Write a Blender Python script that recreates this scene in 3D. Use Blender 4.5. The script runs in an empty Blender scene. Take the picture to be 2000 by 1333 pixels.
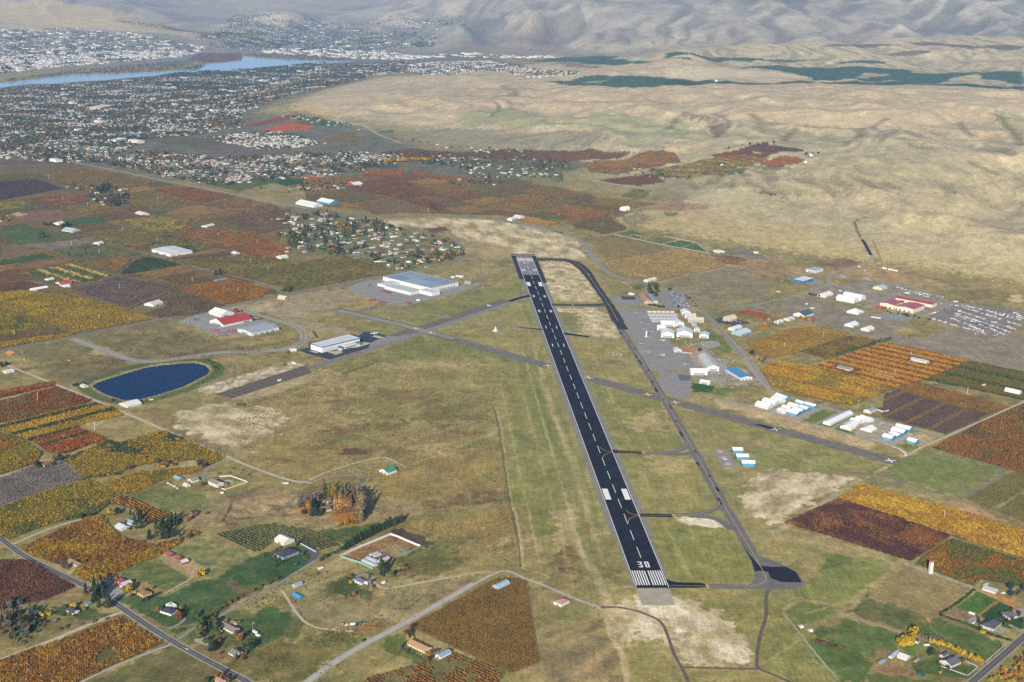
import bpy, bmesh, math, random
import numpy as np
random.seed(5)
R=np.random.default_rng(11)
scene=bpy.context.scene
ROOT=scene.collection
# ------------------------------------------------------------ camera
F,PT,RL,H=2636.06,0.270408,-0.033860,804.34      # focal length in photo pixels, pitch, roll, height above the airfield
cR,sR,cP,sP=math.cos(RL),math.sin(RL),math.cos(PT),math.sin(PT)
from mathutils import Matrix, Vector
right=Vector((1,0,0)); up=Vector((0,sP,cP)); fwd=Vector((0,cP,-sP))
cr=cR*right-sR*up; cu=sR*right+cR*up
cam=bpy.data.cameras.new('camera'); camo=bpy.data.objects.new('camera',cam); ROOT.objects.link(camo)
cam.sensor_width=36; cam.lens=F/2000*36; cam.clip_start=10; cam.clip_end=80000
M4=Matrix.Identity(4)
for i in range(3):
    M4[i][0]=cr[i]; M4[i][1]=cu[i]; M4[i][2]=-fwd[i]
M4[2][3]=H
camo.matrix_world=M4
scene.camera=camo
# ------------------------------------------------------------ sky, sun, exposure
SUN_EL=math.radians(22.0); SH_AZ=math.radians(78.5)      # shadows run along this direction on the ground
sd=Vector((-math.cos(SH_AZ)*math.cos(SUN_EL),-math.sin(SH_AZ)*math.cos(SUN_EL),math.sin(SUN_EL)))
world=bpy.data.worlds.new('World'); scene.world=world; world.use_nodes=True
wn=world.node_tree.nodes; wl=world.node_tree.links
sky=wn.new('ShaderNodeTexSky'); sky.sky_type='NISHITA'; sky.sun_disc=False
sky.sun_elevation=SUN_EL; sky.sun_rotation=math.atan2(sd.x,sd.y); sky.altitude=800; sky.air_density=1.0; sky.dust_density=0.6
wl.new(sky.outputs[0],wn['Background'].inputs[0]); wn['Background'].inputs[1].default_value=0.085
sl=bpy.data.lights.new('sun','SUN'); sl.energy=4.9; sl.angle=math.radians(0.5); sl.color=(1.0,0.93,0.82)
so=bpy.data.objects.new('sun',sl); ROOT.objects.link(so); so.rotation_euler=sd.to_track_quat('Z','Y').to_euler(); so.location=(0,-2000,3000)
vs=scene.view_settings; vs.view_transform='Standard'; vs.look='None'; vs.gamma=1; vs.exposure=1.3
scene.display_settings.display_device='sRGB'
scene.cycles.use_denoising=False
scene.cycles.max_bounces=4; scene.cycles.diffuse_bounces=2; scene.cycles.glossy_bounces=2; scene.cycles.volume_bounces=0
scene.cycles.transparent_max_bounces=4
GAIN=1.55
def lin(hx,g=None):
    hx=hx.lstrip('#'); v=np.array([int(hx[i:i+2],16)/255 for i in (0,2,4)])
    l=np.where(v<=.04045,v/12.92,((v+.055)/1.055)**2.4)
    return np.clip(l/(GAIN if g is None else g),0,.9)
# ------------------------------------------------------------ noise
def perlin(x,y,seed=0):
    p=np.random.default_rng(seed).permutation(256); p=np.concatenate([p,p])
    ang=np.random.default_rng(seed+99).random(256)*2*np.pi; gx,gy=np.cos(ang),np.sin(ang)
    xi=np.floor(x).astype(np.int64); yi=np.floor(y).astype(np.int64); xf=x-xi; yf=y-yi; xi&=255; yi&=255
    u=xf*xf*xf*(xf*(xf*6-15)+10); v=yf*yf*yf*(yf*(yf*6-15)+10)
    def g(ix,iy,dx,dy):
        h=p[p[ix&255]+(iy&255)]; return gx[h]*dx+gy[h]*dy
    a=g(xi,yi,xf,yf); b=g(xi+1,yi,xf-1,yf); c=g(xi,yi+1,xf,yf-1); d=g(xi+1,yi+1,xf-1,yf-1)
    return ((a+u*(b-a))+v*((c+u*(d-c))-(a+u*(b-a))))*1.5
def fbm(x,y,wl,o=4,seed=0,gain=.5):
    s=0.;a=1.;t=0.
    for k in range(o):
        s=s+a*perlin(x/wl+17.3*k,y/wl-9.1*k,seed+k); t+=a; a*=gain; wl=wl/2.03
    return s/t*1.4
def sstep(a,b,x):
    t=np.clip((x-a)/(b-a),0,1); return t*t*(3-2*t)
# ------------------------------------------------------------ pixel -> ray
def ray(px,py):
    a=np.asarray(px,float)-1000; b=666.5-np.asarray(py,float)
    u=(a*cR+b*sR)/F; v=(-a*sR+b*cR)/F
    return u, cP+v*sP, -sP+v*cP
def on_plane(px,py,z=0.):
    dx,dy,dz=ray(px,py); t=(z-H)/dz; return dx*t,dy*t
FR={'A':(0,0,.35),'B':(650,0,.35),'C':(1300,0,.35),'D':(0,300,.3),'E':(500,300,.3),'F':(1000,350,.2626),'G':(1450,350,.2776),
 'H':(0,650,.3),'I':(500,650,.3),'J':(1000,650,.2626),'K':(1400,650,.3),'L':(0,950,.3),'M':(400,1000,.25),'N':(800,1000,.3),
 'O':(1150,1000,.25),'P':(1500,1000,.25),'Q':(1530,920,.235),'R':(1460,620,.22),'S':(1750,740,.195),'T':(0,0,1.),
 'U':(400,1180,.09),'V':(620,1020,.14),'W':(560,960,.1),'X':(560,630,.12),'Y':(700,510,.13)}
def q(f,*v):
    ox,oy,s=FR[f]; v=np.array(v,float).reshape(-1,2)
    return np.stack([ox+v[:,0]*s,oy+v[:,1]*s],1)
# ------------------------------------------------------------ terrain height: control points (photo pixel, z) or (photo pixel, distance)
ctrl=[]
def cz(px,py,z):
    x,y=on_plane(px,py,z); ctrl.append((x,y,z))
def crr(px,py,r):
    dx,dy,dz=ray(px,py); t=r/math.hypot(dx,dy); ctrl.append((dx*t,dy*t,H+dz*t))
for py in (600,680,780,900,1040,1200,1400):
    for px in range(-300,2301,200): cz(px,py,0)
for px in range(-200,1500,170): cz(px,520,0)
for px in range(-200,1250,170): cz(px,440,0)
for px in (-200,0,200,400,600,800,1000): cz(px,385,0)
# town falling away to the river
for p in [(-250,330,-12),(0,330,-10),(250,335,-5),(450,345,0),(650,345,0),(800,340,0),(1000,340,6),(1150,350,16),
 (-250,275,-45),(0,280,-42),(250,285,-34),(420,285,-22),(560,290,-10),(720,285,2),(850,290,8),
 (-250,225,-95),(0,225,-95),(200,220,-92),(400,215,-80),(520,235,-30),(640,240,-4),(760,255,14),
 (-250,190,-140),(0,190,-140),(200,175,-140),(400,160,-138),(520,165,-125),(620,140,-135),(700,135,-118),
 (-250,170,-152),(0,165,-152),(200,146,-152),(400,126,-152),(560,118,-152),(650,122,-152),(480,108,-152),(300,132,-152),(100,155,-152),
 (-250,140,-140),(0,138,-142),(200,118,-142),(380,95,-140),(600,100,-140),(760,103,-138),(860,106,-136),
 (-250,95,-118),(0,90,-118),(200,85,-118),(380,70,-105),(560,75,-110),(700,70,-100),(850,80,-100),(960,104,-130),(1090,106,-125)]: cz(*p)
# brown hill left of centre and the slope on the right
for p in [(560,205,10),(640,185,35),(720,170,55),(820,165,70),(700,225,35),(820,220,60),(900,250,45),(960,290,25),(900,185,95),(1000,190,105),(760,150,45),(880,150,90),
 (960,150,110),(1060,150,120),(1100,200,120),(1100,250,85),(1100,300,40),(1200,330,40),(1250,290,80),(1200,230,120),(1200,175,160),(1300,300,90),(1300,360,30),
 (1330,240,140),(1330,180,180),(1450,330,85),(1450,260,150),(1450,190,195),(1600,330,110),(1600,260,170),(1600,200,215),(1600,178,225),(1750,330,130),(1750,260,190),(1750,200,230),(1750,180,240),
 (1900,340,140),(1900,260,200),(1900,200,245),(2050,330,155),(2050,240,220),(2050,195,255),(2250,300,190),(2250,200,260),
 (1250,420,8),(1400,430,16),(1400,480,2),(1550,430,30),(1550,490,4),(1700,430,48),(1700,520,4),(1850,440,60),(1850,540,5),(2000,440,72),(2000,590,3),(2000,520,22),(2200,500,50),(2200,600,5),(1560,380,60),(1750,380,80),(1950,380,98),
 (1350,165,185),(1500,165,190),(1650,165,196),(1800,165,200),(1950,165,204),(2150,170,215),
 (1100,130,110),(1250,130,165),(1400,128,188),(1600,126,196),(1800,130,205),(2000,140,215),(2200,140,220),
 (1150,112,60),(1300,108,150),(1450,100,190),(1600,96,215),(1750,92,235),(1900,84,260),(2050,84,270),(2200,86,275)]: cz(*p)
for p in [(1350,92,9800),(1480,82,10600),(1600,78,11200),(1750,73,11800),(1870,67,12000),(1960,72,12000),(2150,72,12100)]: crr(*p)
# a drop behind the plateau, then the mountains
for p in [(1350,80,13200),(1500,76,13600),(1650,70,14000),(1850,62,14200),(2100,62,14200)]: crr(p[0],p[1]+22,p[2])
for p in [(880,100,14200),(1000,104,13800),(1120,106,13500),(1240,104,13300),(1000,70,14600),(1150,66,14400),(1300,62,14400),(1450,50,14800),(1650,42,15600),(1850,40,16200),(2050,40,16400),
 (900,50,15400),(1050,30,15800),(1200,15,15900),(1350,8,16000),(1500,2,16600),(1700,-8,17400),(1900,-12,17800),(2150,-12,18000),
 (850,40,16500),(760,30,18500),(700,0,21500),(560,35,17500),(480,28,18500),(430,5,20500),(600,0,20500),(380,62,15800),(300,55,16200),(230,40,16800),(120,38,16800),(0,42,16800),(-200,42,17000),
 (330,25,18400),(200,5,18800),(100,0,19000),(0,2,18800),(-200,2,19000),(900,-10,18500),(1100,-50,19000),(1400,-60,20500),(1800,-70,21500),(2200,-70,21500),(200,-50,22000),(600,-40,25000),(-200,-50,22500)]: crr(*p)
for px in (-200,200,600,1000,1400,1800,2200): crr(px,-130,27500)
for px in (-300,0,300,700,1000,1300,1700,2000,2300): cz(px,1900,0)
ctrl=np.array(ctrl)
cu_,cv_=np.arctan2(ctrl[:,0],ctrl[:,1])*2.2,np.log(np.hypot(ctrl[:,0],ctrl[:,1]))
def kern(d): return d
D=np.hypot(cu_[:,None]-cu_[None],cv_[:,None]-cv_[None])
wts=np.linalg.solve(np.vstack([np.hstack([kern(D)+np.eye(len(ctrl))*.004,np.ones((len(ctrl),1))]),np.append(np.ones(len(ctrl)),0)[None]]),np.append(ctrl[:,2],0))
NU,NV=260,420; U0,U1,V0,V1=-1.15,1.15,math.log(900),math.log(34000)
gu=np.linspace(U0,U1,NU); gv=np.linspace(V0,V1,NV)
GU,GV=np.meshgrid(gu,gv,indexing='ij')
ZG=np.zeros_like(GU)
for k in range(len(ctrl)): ZG+=wts[k]*kern(np.hypot(GU-cu_[k],GV-cv_[k]))
ZG+=wts[-1]
for _ in range(6):                        # round off the kinks at the control points
    P_=np.pad(ZG,1,mode='edge'); ZG=(P_[:-2,1:-1]+P_[2:,1:-1]+P_[1:-1,:-2]+P_[1:-1,2:]+2*ZG)/6
ZG=np.where(np.abs(ZG)<5,0,np.sign(ZG)*(np.abs(ZG)-5))
# polygon tests
def inside(x,y,poly):
    r=np.zeros(len(x),bool); n=len(poly)
    for i in range(n):
        x0,y0=poly[i]; x1,y1=poly[(i+1)%n]
        c=((y0>y)!=(y1>y))
        if y1!=y0: r^=c&(x<(x1-x0)*(y-y0)/(y1-y0)+x0)
    return r
def edge_dist(x,y,poly,closed=True):
    d=np.full(len(x),1e9); n=len(poly)
    for i in range(n if closed else n-1):
        a=poly[i]; b=poly[(i+1)%n]; e=b-a; L=max(e@e,1e-9)
        t=np.clip(((x-a[0])*e[0]+(y-a[1])*e[1])/L,0,1); d=np.minimum(d,np.hypot(x-a[0]-t*e[0],y-a[1]-t*e[1]))
    return d
RIVER_Z=-157.
GULLY=np.stack(on_plane(*q('H',1200,1170,1300,1150,1480,1090,1700,1060,1860,1010,1960,1050,1985,1100,1960,1190,1740,1215,1560,1225,1400,1255,1270,1250,1190,1225).T),1)
def Zf(X,Y,detail=True):
    X=np.asarray(X,float); Y=np.asarray(Y,float)
    if X.ndim==0: return float(Zf(X[None],Y[None],detail)[0])
    r=np.hypot(X,Y); u=np.clip((np.arctan2(X,Y)*2.2-U0)/(U1-U0)*(NU-1),0,NU-1.001); v=np.clip((np.log(np.maximum(r,900))-V0)/(V1-V0)*(NV-1),0,NV-1.001)
    i=u.astype(int); j=v.astype(int); fu=u-i; fv=v-j
    z=(ZG[i,j]*(1-fu)+ZG[i+1,j]*fu)*(1-fv)+(ZG[i,j+1]*(1-fu)+ZG[i+1,j+1]*fu)*fv
    if detail:
        far=sstep(12500,15500,r)
        am=sstep(4,70,z)*(1-far)
        m=am>0.001
        if np.any(m):
            x,y=X[m],Y[m]
            wx=x+130*fbm(x,y,700,2,41); wy=y+130*fbm(x,y,700,2,43)
            n=.7-2.2*np.abs(fbm(wx,wy*.62,820,4,3))
            n2=fbm(wx,wy,240,3,8); n4=.5-1.6*np.abs(fbm(wx,wy*.8,170,3,12))
            z=z.copy(); z[m]+=am[m]*(38*n+6*n2+2.5*n4)*(1-.45*sstep(7200,8500,r[m]))
        am=far*sstep(-30,230,z)
        m=am>0.001
        if np.any(m):
            x,y=X[m],Y[m]
            rm=r[m]; ac=np.arctan2(x,y)*16500          # spurs run down towards the valley
            wx=ac+240*fbm(x,y,3200,2,51)+60*fbm(x,y,500,2,57)+.12*rm; q1=1-np.minimum(np.abs(fbm(wx,rm*.26,2300,2,23,.4))*1.9,1); q2=1-np.minimum(np.abs(fbm(wx-.35*rm,rm*.3,820,2,29))*1.8,1); n=1.25*q1**1.6-.55+.42*q1*(q2**1.5-.4)
            z=z.copy(); z[m]+=am[m]*135*n
        # the eroded gully above the trellised knoll
        m=(r<2300)&(X>-420)&(X<-130)&(Y>1700)&(Y<2010)
        if np.any(m):
            x,y=X[m],Y[m]; w=np.ones(len(x)); w=sstep(0,35,edge_dist(x,y,GULLY))*inside(x,y,GULLY)
            z=z.copy(); z[m]-=w*7*np.clip(.25+1.6*np.abs(fbm(x,y,70,4,37)),0,1.2)
    return z
def hit(pts):
    """photo pixels -> points on the terrain (first hit along the ray)"""
    pts=np.asarray(pts,float).reshape(-1,2); x0,y0=on_plane(pts[:,0],np.where(pts[:,1]<250,250,pts[:,1]))
    r0=np.hypot(x0,y0); ok=(pts[:,1]>=250)&(r0<4700)&(r0>0)
    ok[ok]=Zf(x0[ok],y0[ok])==0
    out=np.zeros((len(pts),3)); out[ok,0]=x0[ok]; out[ok,1]=y0[ok]
    if not ok.all(): out[~ok]=hit_march(pts[~ok])
    return out
def hit_march(pts):
    dx,dy,dz=ray(pts[:,0],pts[:,1]); hz=np.hypot(dx,dy)
    rs=np.concatenate([np.linspace(2500,4500,30),np.geomspace(4550,30000,200)])
    n=len(pts); T=rs[None]/hz[:,None]
    below=((H+dz[:,None]*T).ravel()<Zf((dx[:,None]*T).ravel(),(dy[:,None]*T).ravel())).reshape(n,-1)
    first=np.where(below.any(1),below.argmax(1),len(rs)-1)
    lo=np.where(first>0,T[np.arange(n),np.maximum(first-1,0)],1000/hz); hi=T[np.arange(n),first]
    for _ in range(22):
        m=(lo+hi)/2; bl=(H+dz*m)<Zf(dx*m,dy*m); hi=np.where(bl,m,hi); lo=np.where(bl,lo,m)
    X,Y=dx*hi,dy*hi
    return np.stack([X,Y,Zf(X,Y)],1)
def g2(pts): return hit(pts)[:,:2]
# ------------------------------------------------------------ materials
def mat(name,rough=.9,spec=.2):
    m=bpy.data.materials.new(name); m.use_nodes=True
    b=m.node_tree.nodes['Principled BSDF']; b.inputs['Roughness'].default_value=rough; b.inputs['Specular IOR Level'].default_value=spec
    return m,m.node_tree.nodes,m.node_tree.links,b
def coord(n): 
    g=n.new('ShaderNodeNewGeometry'); return g.outputs['Position']
def noise(n,l,vec,scale,detail=3,rough=.6):
    t=n.new('ShaderNodeTexNoise'); t.inputs['Scale'].default_value=scale; t.inputs['Detail'].default_value=detail; t.inputs['Roughness'].default_value=rough
    l.new(vec,t.inputs['Vector']); return t.outputs['Fac']
def ramp(n,l,fac,a,b,p0=.3,p1=.7):
    r=n.new('ShaderNodeValToRGB'); r.color_ramp.elements[0].position=p0; r.color_ramp.elements[1].position=p1
    r.color_ramp.elements[0].color=(*a,1); r.color_ramp.elements[1].color=(*b,1); l.new(fac,r.inputs[0]); return r.outputs[0]
def mul(n,l,a,b,fac=1.):
    m=n.new('ShaderNodeMix'); m.data_type='RGBA'; m.blend_type='MULTIPLY'; m.inputs[0].default_value=fac
    l.new(a,m.inputs[6]); l.new(b,m.inputs[7]); return m.outputs[2]
MATS={}
def pave(hx,var=.18,sc=.06,rough=.9,hx2=None):
    """paved or bare surface: flat colour broken up by two scales of noise"""
    k=('pave',hx,var,sc,hx2)
    if k in MATS: return MATS[k]
    m,n,l,b=mat('surface',rough,.02); c=lin(hx); p=coord(n)
    c2=lin(hx2) if hx2 else c*(1+var)
    a=ramp(n,l,noise(n,l,p,sc,4,.65),c*(1-var),c2,.32,.68)
    bb=ramp(n,l,noise(n,l,p,.45,2),(1-var*.7,)*3,(1+var*.5,)*3)
    l.new(mul(n,l,a,bb),b.inputs['Base Color']); MATS[k]=m; return m
def paint_mat(hx,rough=.6,var=.08,g=2.5):
    k=('paint',hx,rough,g)
    if k in MATS: return MATS[k]
    m,n,l,b=mat('paint',rough,.3); c=lin(hx,g)
    l.new(ramp(n,l,noise(n,l,coord(n),.35,3),c*(1-var),np.minimum(c*(1+var*.5),.9)),b.inputs['Base Color']); MATS[k]=m; return m
def metal_roof(hx,rough=.45):
    """ribbed sheet metal roof"""
    k=('roofm',hx)
    if k in MATS: return MATS[k]
    m,n,l,b=mat('sheet_metal',rough,.4); c=lin(hx,1.95); p=coord(n)
    l.new(ramp(n,l,noise(n,l,p,.12,4,.7),c*.86,np.minimum(c*1.06,.9)),b.inputs['Base Color']); MATS[k]=m; return m
def shingle(hx):
    k=('shin',hx)
    if k in MATS: return MATS[k]
    m,n,l,b=mat('shingles',.9,.1); c=lin(hx,1.9); p=coord(n)
    a=ramp(n,l,noise(n,l,p,.6,3),c*.75,c*1.2); l.new(mul(n,l,a,ramp(n,l,noise(n,l,p,2.5,2),(.85,)*3,(1.1,)*3)),b.inputs['Base Color']); MATS[k]=m; return m
# foliage: colour comes from the instance or from the object
def foliage(kind):
    m,n,l,b=mat('foliage',.85,.05)
    if kind=='inst':
        a=n.new('ShaderNodeAttribute'); a.attribute_type='INSTANCER'; a.attribute_name='col'; col=a.outputs['Color']
    else:
        a=n.new('ShaderNodeObjectInfo'); col=a.outputs['Color']
    v=n.new('ShaderNodeAttribute'); v.attribute_name='vc'
    l.new(mul(n,l,col,v.outputs['Color']),b.inputs['Base Color']); return m
FOL_I=foliage('inst'); FOL_O=foliage('obj')
def bark():
    m,n,l,b=mat('bark',.95,.05); c=lin('#5d5044')
    l.new(ramp(n,l,noise(n,l,coord(n),1.5,3),c*.6,c*1.1),b.inputs['Base Color']); return m
BARK=bark()
def glass_mat():
    m,n,l,b=mat('window_glass',.15,.5); b.inputs['Base Color'].default_value=(.03,.04,.05,1); return m
GLASS=glass_mat()
# ------------------------------------------------------------ mesh helpers
class MB:
    def __init__(s): s.v=[]; s.f=[]; s.m=[]
    def face(s,pts,m=0):
        i=len(s.v); s.v+= [tuple(p) for p in pts]; s.f.append(tuple(range(i,i+len(pts)))); s.m.append(m)
    def box(s,x0,y0,z0,x1,y1,z1,m=0,bottom=False):
        i=len(s.v); s.v+=[(x0,y0,z0),(x1,y0,z0),(x1,y1,z0),(x0,y1,z0),(x0,y0,z1),(x1,y0,z1),(x1,y1,z1),(x0,y1,z1)]
        F_=[(0,1,5,4),(1,2,6,5),(2,3,7,6),(3,0,4,7),(4,5,6,7)]+([(3,2,1,0)] if bottom else [])
        for f in F_: s.f.append(tuple(i+k for k in f)); s.m.append(m)
    def tube(s,p,q,r0,r1,n=6,m=0):
        p=Vector(p); q=Vector(q); d=(q-p).normalized(); a=d.orthogonal().normalized(); b=d.cross(a); i=len(s.v)
        for c,r in ((p,r0),(q,r1)):
            for k in range(n):
                t=2*math.pi*k/n; s.v.append(tuple(c+a*r*math.cos(t)+b*r*math.sin(t)))
        for k in range(n): s.f.append((i+k,i+(k+1)%n,i+n+(k+1)%n,i+n+k)); s.m.append(m)
        s.f.append(tuple(i+n+k for k in range(n))); s.m.append(m)
    def mesh(s,name,mats):
        me=bpy.data.meshes.new(name); me.from_pydata(s.v,[],s.f)
        for m in (mats if isinstance(mats,(list,tuple)) else [mats]): me.materials.append(m)
        if any(s.m): me.polygons.foreach_set('material_index',s.m)
        me.update(); return me
    def build(s,name,mats,parent=None):
        return link(name,s.mesh(name,mats),parent)
def link(name,me,parent=None,loc=None,rz=0):
    o=bpy.data.objects.new(name,me); ROOT.objects.link(o)
    if parent: o.parent=parent
    if loc is not None: o.location=loc
    if rz: o.rotation_euler=(0,0,rz)
    return o
def tag(o,label=None,cat=None,group=None,kind=None):
    if label: o['label']=label
    if cat: o['category']=cat
    if group: o['group']=group
    if kind: o['kind']=kind
    return o
def empty(name,loc,rz=0): return link(name,None,None,loc,rz)
def dens(pts,step,closed=False):
    pts=np.asarray(pts,float); out=[]
    n=len(pts)
    for i in range(n if closed else n-1):
        a,b=pts[i],pts[(i+1)%n]; k=max(1,int(np.hypot(*(b-a)[:2])/step))
        for j in range(k): out.append(a+(b-a)*j/k)
    if not closed: out.append(pts[-1])
    return np.array(out)
def smooth(pts,it=2,closed=False):
    pts=np.asarray(pts,float)
    for _ in range(it):
        a=pts; b=np.roll(pts,-1,0)
        if not closed: a=pts[:-1]; b=pts[1:]
        n=np.empty((len(a)*2,2)); n[0::2]=a*.75+b*.25; n[1::2]=a*.25+b*.75
        if not closed: n=np.vstack([pts[:1],n,pts[-1:]])
        pts=n
    return pts
def ribbon(name,xy,width,m,dz=.1,step=12,kind='structure',sm=2,parent=None,off=0.):
    xy=dens(smooth(xy,sm) if len(xy)>2 and sm else np.asarray(xy,float),step)
    t=np.gradient(xy,axis=0); t/=np.linalg.norm(t,axis=1)[:,None]+1e-9; nrm=np.stack([-t[:,1],t[:,0]],1)
    w=np.asarray(width,float)
    if w.ndim: w=np.interp(np.linspace(0,1,len(xy)),np.linspace(0,1,len(w)),w)[:,None]
    c=xy+nrm*off
    L=c+nrm*w/2; Rr=c-nrm*w/2
    v=[]
    for P_ in (L,Rr): v.append(np.column_stack([P_,Zf(P_[:,0],P_[:,1])+dz]))
    n=len(xy); vs_=np.vstack(v); f=[(i,n+i,n+i+1,i+1) for i in range(n-1)]
    me=bpy.data.meshes.new(name); me.from_pydata(vs_.tolist(),[],f); me.materials.append(m); me.update()
    o=link(name,me,parent)
    if kind and not parent: tag(o,kind=kind)
    return o
def sheet(name,xy,m,dz=.08,kind='structure',parent=None,z=None,skirt=0):
    """flat polygon laid on the bench"""
    from mathutils.geometry import tessellate_polygon
    xy=np.asarray(xy,float); zz=np.full(len(xy),z) if z is not None else Zf(xy[:,0],xy[:,1])+dz
    v=[(p[0],p[1],h) for p,h in zip(xy,zz)]
    tr=tessellate_polygon([[Vector(p) for p in v]])
    f=[]
    for t in tr:
        a,b,c=(Vector(v[i]) for i in t); f.append(t if (b-a).cross(c-a).z>0 else t[::-1])
    me=bpy.data.meshes.new(name); me.from_pydata(v,[],f); me.materials.append(m); me.update()
    o=link(name,me,parent)
    if kind and not parent: tag(o,kind=kind)
    return o
AA=math.radians(49.6); BB=math.radians(-40.4)      # the two directions of the land grid
# ============================================================ land cover (traced on the ground)
PATCH=[]; TRACK=[]
def patch(f,pts,hx,soft=5,wob=0,al=1.,hx2=None,wl=25,st=None): PATCH.append((q(f,*pts),hx,soft,wob,al,hx2 or hx,wl,st))
def track(f,pts,w,hx,soft=2,al=1.): TRACK.append((q(f,*pts),w,hx,soft,al))
# broad zones first
patch('T',(-300,700,-300,330,0,322,210,325,330,352,540,400,760,425,880,455,905,500,860,520,700,560,560,575,300,630,0,690),'#6f6748',30,8,.9,'#857650',80)
patch('T',(-400,330,-400,150,0,160,330,140,640,118,800,112,960,112,1120,138,1100,150,900,150,760,140,700,160,560,195,500,220,640,240,760,262,820,290,1000,300,1100,330,1000,350,760,345,560,345,330,352,210,325),'#625f4c',60,20,.92,'#726d58',90)
patch('T',(-400,158,-400,60,0,62,130,58,300,58,420,85,560,40,900,30,960,104,660,118,480,108,300,125),'#6f6c62',120,30,.9,'#827c70',120)
# airfield grass: green along the pavement, tan further out
patch('T',(700,640,860,600,1000,560,1150,520,1180,560,1300,700,1500,900,1560,1120,1240,1160,1150,1060,960,720),'#7b7a4c',40,14,.75,'#8f8558',50)
patch('I',(480,240,820,110,1050,25,1300,60,1830,190,1760,300,1500,330,1000,200,760,240),'#66703f',14,8,.8,'#7b7a4a',40)
patch('I',(1560,480,1750,250,1840,300,1900,700,2000,1333,1720,1333,1650,1000,1600,640),'#72753f',16,8,.75,'#858050',50)
patch('E',(980,990,1300,920,1740,830,1740,930,1400,1010,1330,1070,1000,1010),'#767545',10,6,.8)
patch('E',(640,1040,1000,1000,1260,1070,1100,1130,900,1060,760,1040,740,1100,980,1140,900,1170,680,1160,540,1060),'#74723f',8,5,.8,'#837c4e',30)
patch('E',(1160,1150,1400,1090,1700,1130,1840,1160,1900,1290,1700,1310,1330,1200),'#7d7748',8,6,.8,'#948659',40)
patch('F',(210,610,460,620,540,680,630,880,620,915,300,905,270,840),'#bfb294',6,6,.95,'#8b8056',28)
patch('F',(330,960,620,960,700,1010,790,1090,830,1190,560,1160,420,1160),'#beb192',6,5,.95,'#8d8460',26)
patch('F',(345,990,480,1000,545,1150,430,1140,380,1080),'#757343',4,3,.9)
patch('F',(430,1190,830,1205,900,1333,460,1333),'#7f7a48',6,5,.9,'#958755',30)
patch('J',(560,320,870,100,1000,330,1030,400,900,380,640,330),'#99895f',10,6,.8,'#7c7846',40)
patch('J',(590,390,1030,460,1120,530,1180,640,1290,850,1240,880,800,860,740,780),'#85804e',8,5,.9,'#727341',35)
patch('J',(850,640,1130,560,1210,720,930,740),'#a59673',14,8,.85,'#90845a',30)
patch('J',(800,930,1330,920,1480,1180,1540,1290,1300,1333,960,1333,900,1160),'#7d7b4a',8,5,.9,'#938757',30)
patch('J',(1020,930,1330,930,1360,1000,1100,1080),'#a3926a',10,8,.7)
patch('O',(440,60,1090,140,1150,200,1290,420,1300,520,1240,545,640,545,560,380),'#868149',6,4,.95,'#757643',40)
patch('O',(680,60,900,40,1080,110,1060,130,880,120),'#c6bca4',5,3,.9)
# bare pale ground
patch('E',(840,430,1200,418,1540,435,1700,460,2000,530,2060,600,1800,660,1640,650,1450,580,1300,540,1250,480,1000,490,860,470),'#c2b594',8,6,.95,'#8e815c',40,('r',60))
patch('E',(1380,560,1700,640,1690,680,1480,700,1450,620),'#968a62',10,6,.8)
patch('F',(0,330,200,360,440,430,520,500,560,600,160,575,0,560),'#c2b594',6,6,.9,'#8b805c',36,('r',60))
patch('H',(1120,590,1200,510,1360,465,1500,470,1580,500,1760,480,1830,520,1870,570,1800,640,1640,730,1480,760,1300,680),'#bfb294',5,6,.95,'#8b8163',30,('b',40))
patch('H',(1280,365,1900,190,1990,210,1400,400,1340,410),'#beb39c',4,3,.9,'#8d8266',20)
patch('H',(1440,425,2000,270,2000,330,1620,440),'#9c8d6c',5,4,.85)
patch('I',(0,370,380,240,470,270,300,330,100,420),'#9a8c6c',6,4,.8)
patch('K',(150,1090,260,910,400,890,930,945,700,1060,420,1240,340,1250,220,1180),'#c2b699',5,4,.95,'#8d7f5e',26,('a',40))
patch('O',(120,760,400,640,700,620,860,730,1050,800,1180,950,1270,1080,1240,1180,1000,1215,740,1190,690,1170,560,1100,300,1060,200,950),'#bfb398',8,6,.75,'#a59a74',40)
patch('O',(110,770,560,860,640,1010,480,960,330,1040,180,900),'#c6bca4',6,5,.95,'#97895f',40)
patch('O',(380,620,640,640,850,730,1000,760,1090,850,1180,950,1270,1080,1230,1170,1000,1210,740,1180,690,1080,830,1000,640,880,560,830,420,780),'#c9bfa8',6,6,.95,'#9b8d68',40,('c',50))
patch('O',(280,1040,480,960,640,1010,690,1170,640,1333,280,1333),'#76773f',8,8,.8,'#8d8252',30)
patch('O',(740,1230,1230,1230,1280,1333,760,1333),'#7d7a48',6,6,.85,'#958859',24)
patch('O',(640,600,1300,620,1360,640,1330,1180,1270,1080,1180,950,1050,800,940,740,860,730,660,640),'#7b7947',8,5,.85,'#8d8455',40)
patch('O',(1390,620,1560,700,1510,790,1700,1000,1930,1300,1900,1333,1600,1333,1340,1220,1330,1100,1400,850),'#727542',6,5,.9,'#837f4c',40)
patch('O',(1560,130,1840,260,1820,500,1700,460,1560,330,1350,320,1300,200),'#99895f',10,6,.75,'#86804f',40)
patch('P',(400,500,480,310,680,370,980,420,860,540,640,690,440,720,300,650,330,560),'#717640',6,4,.95,'#7f7f4a',40)
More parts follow.
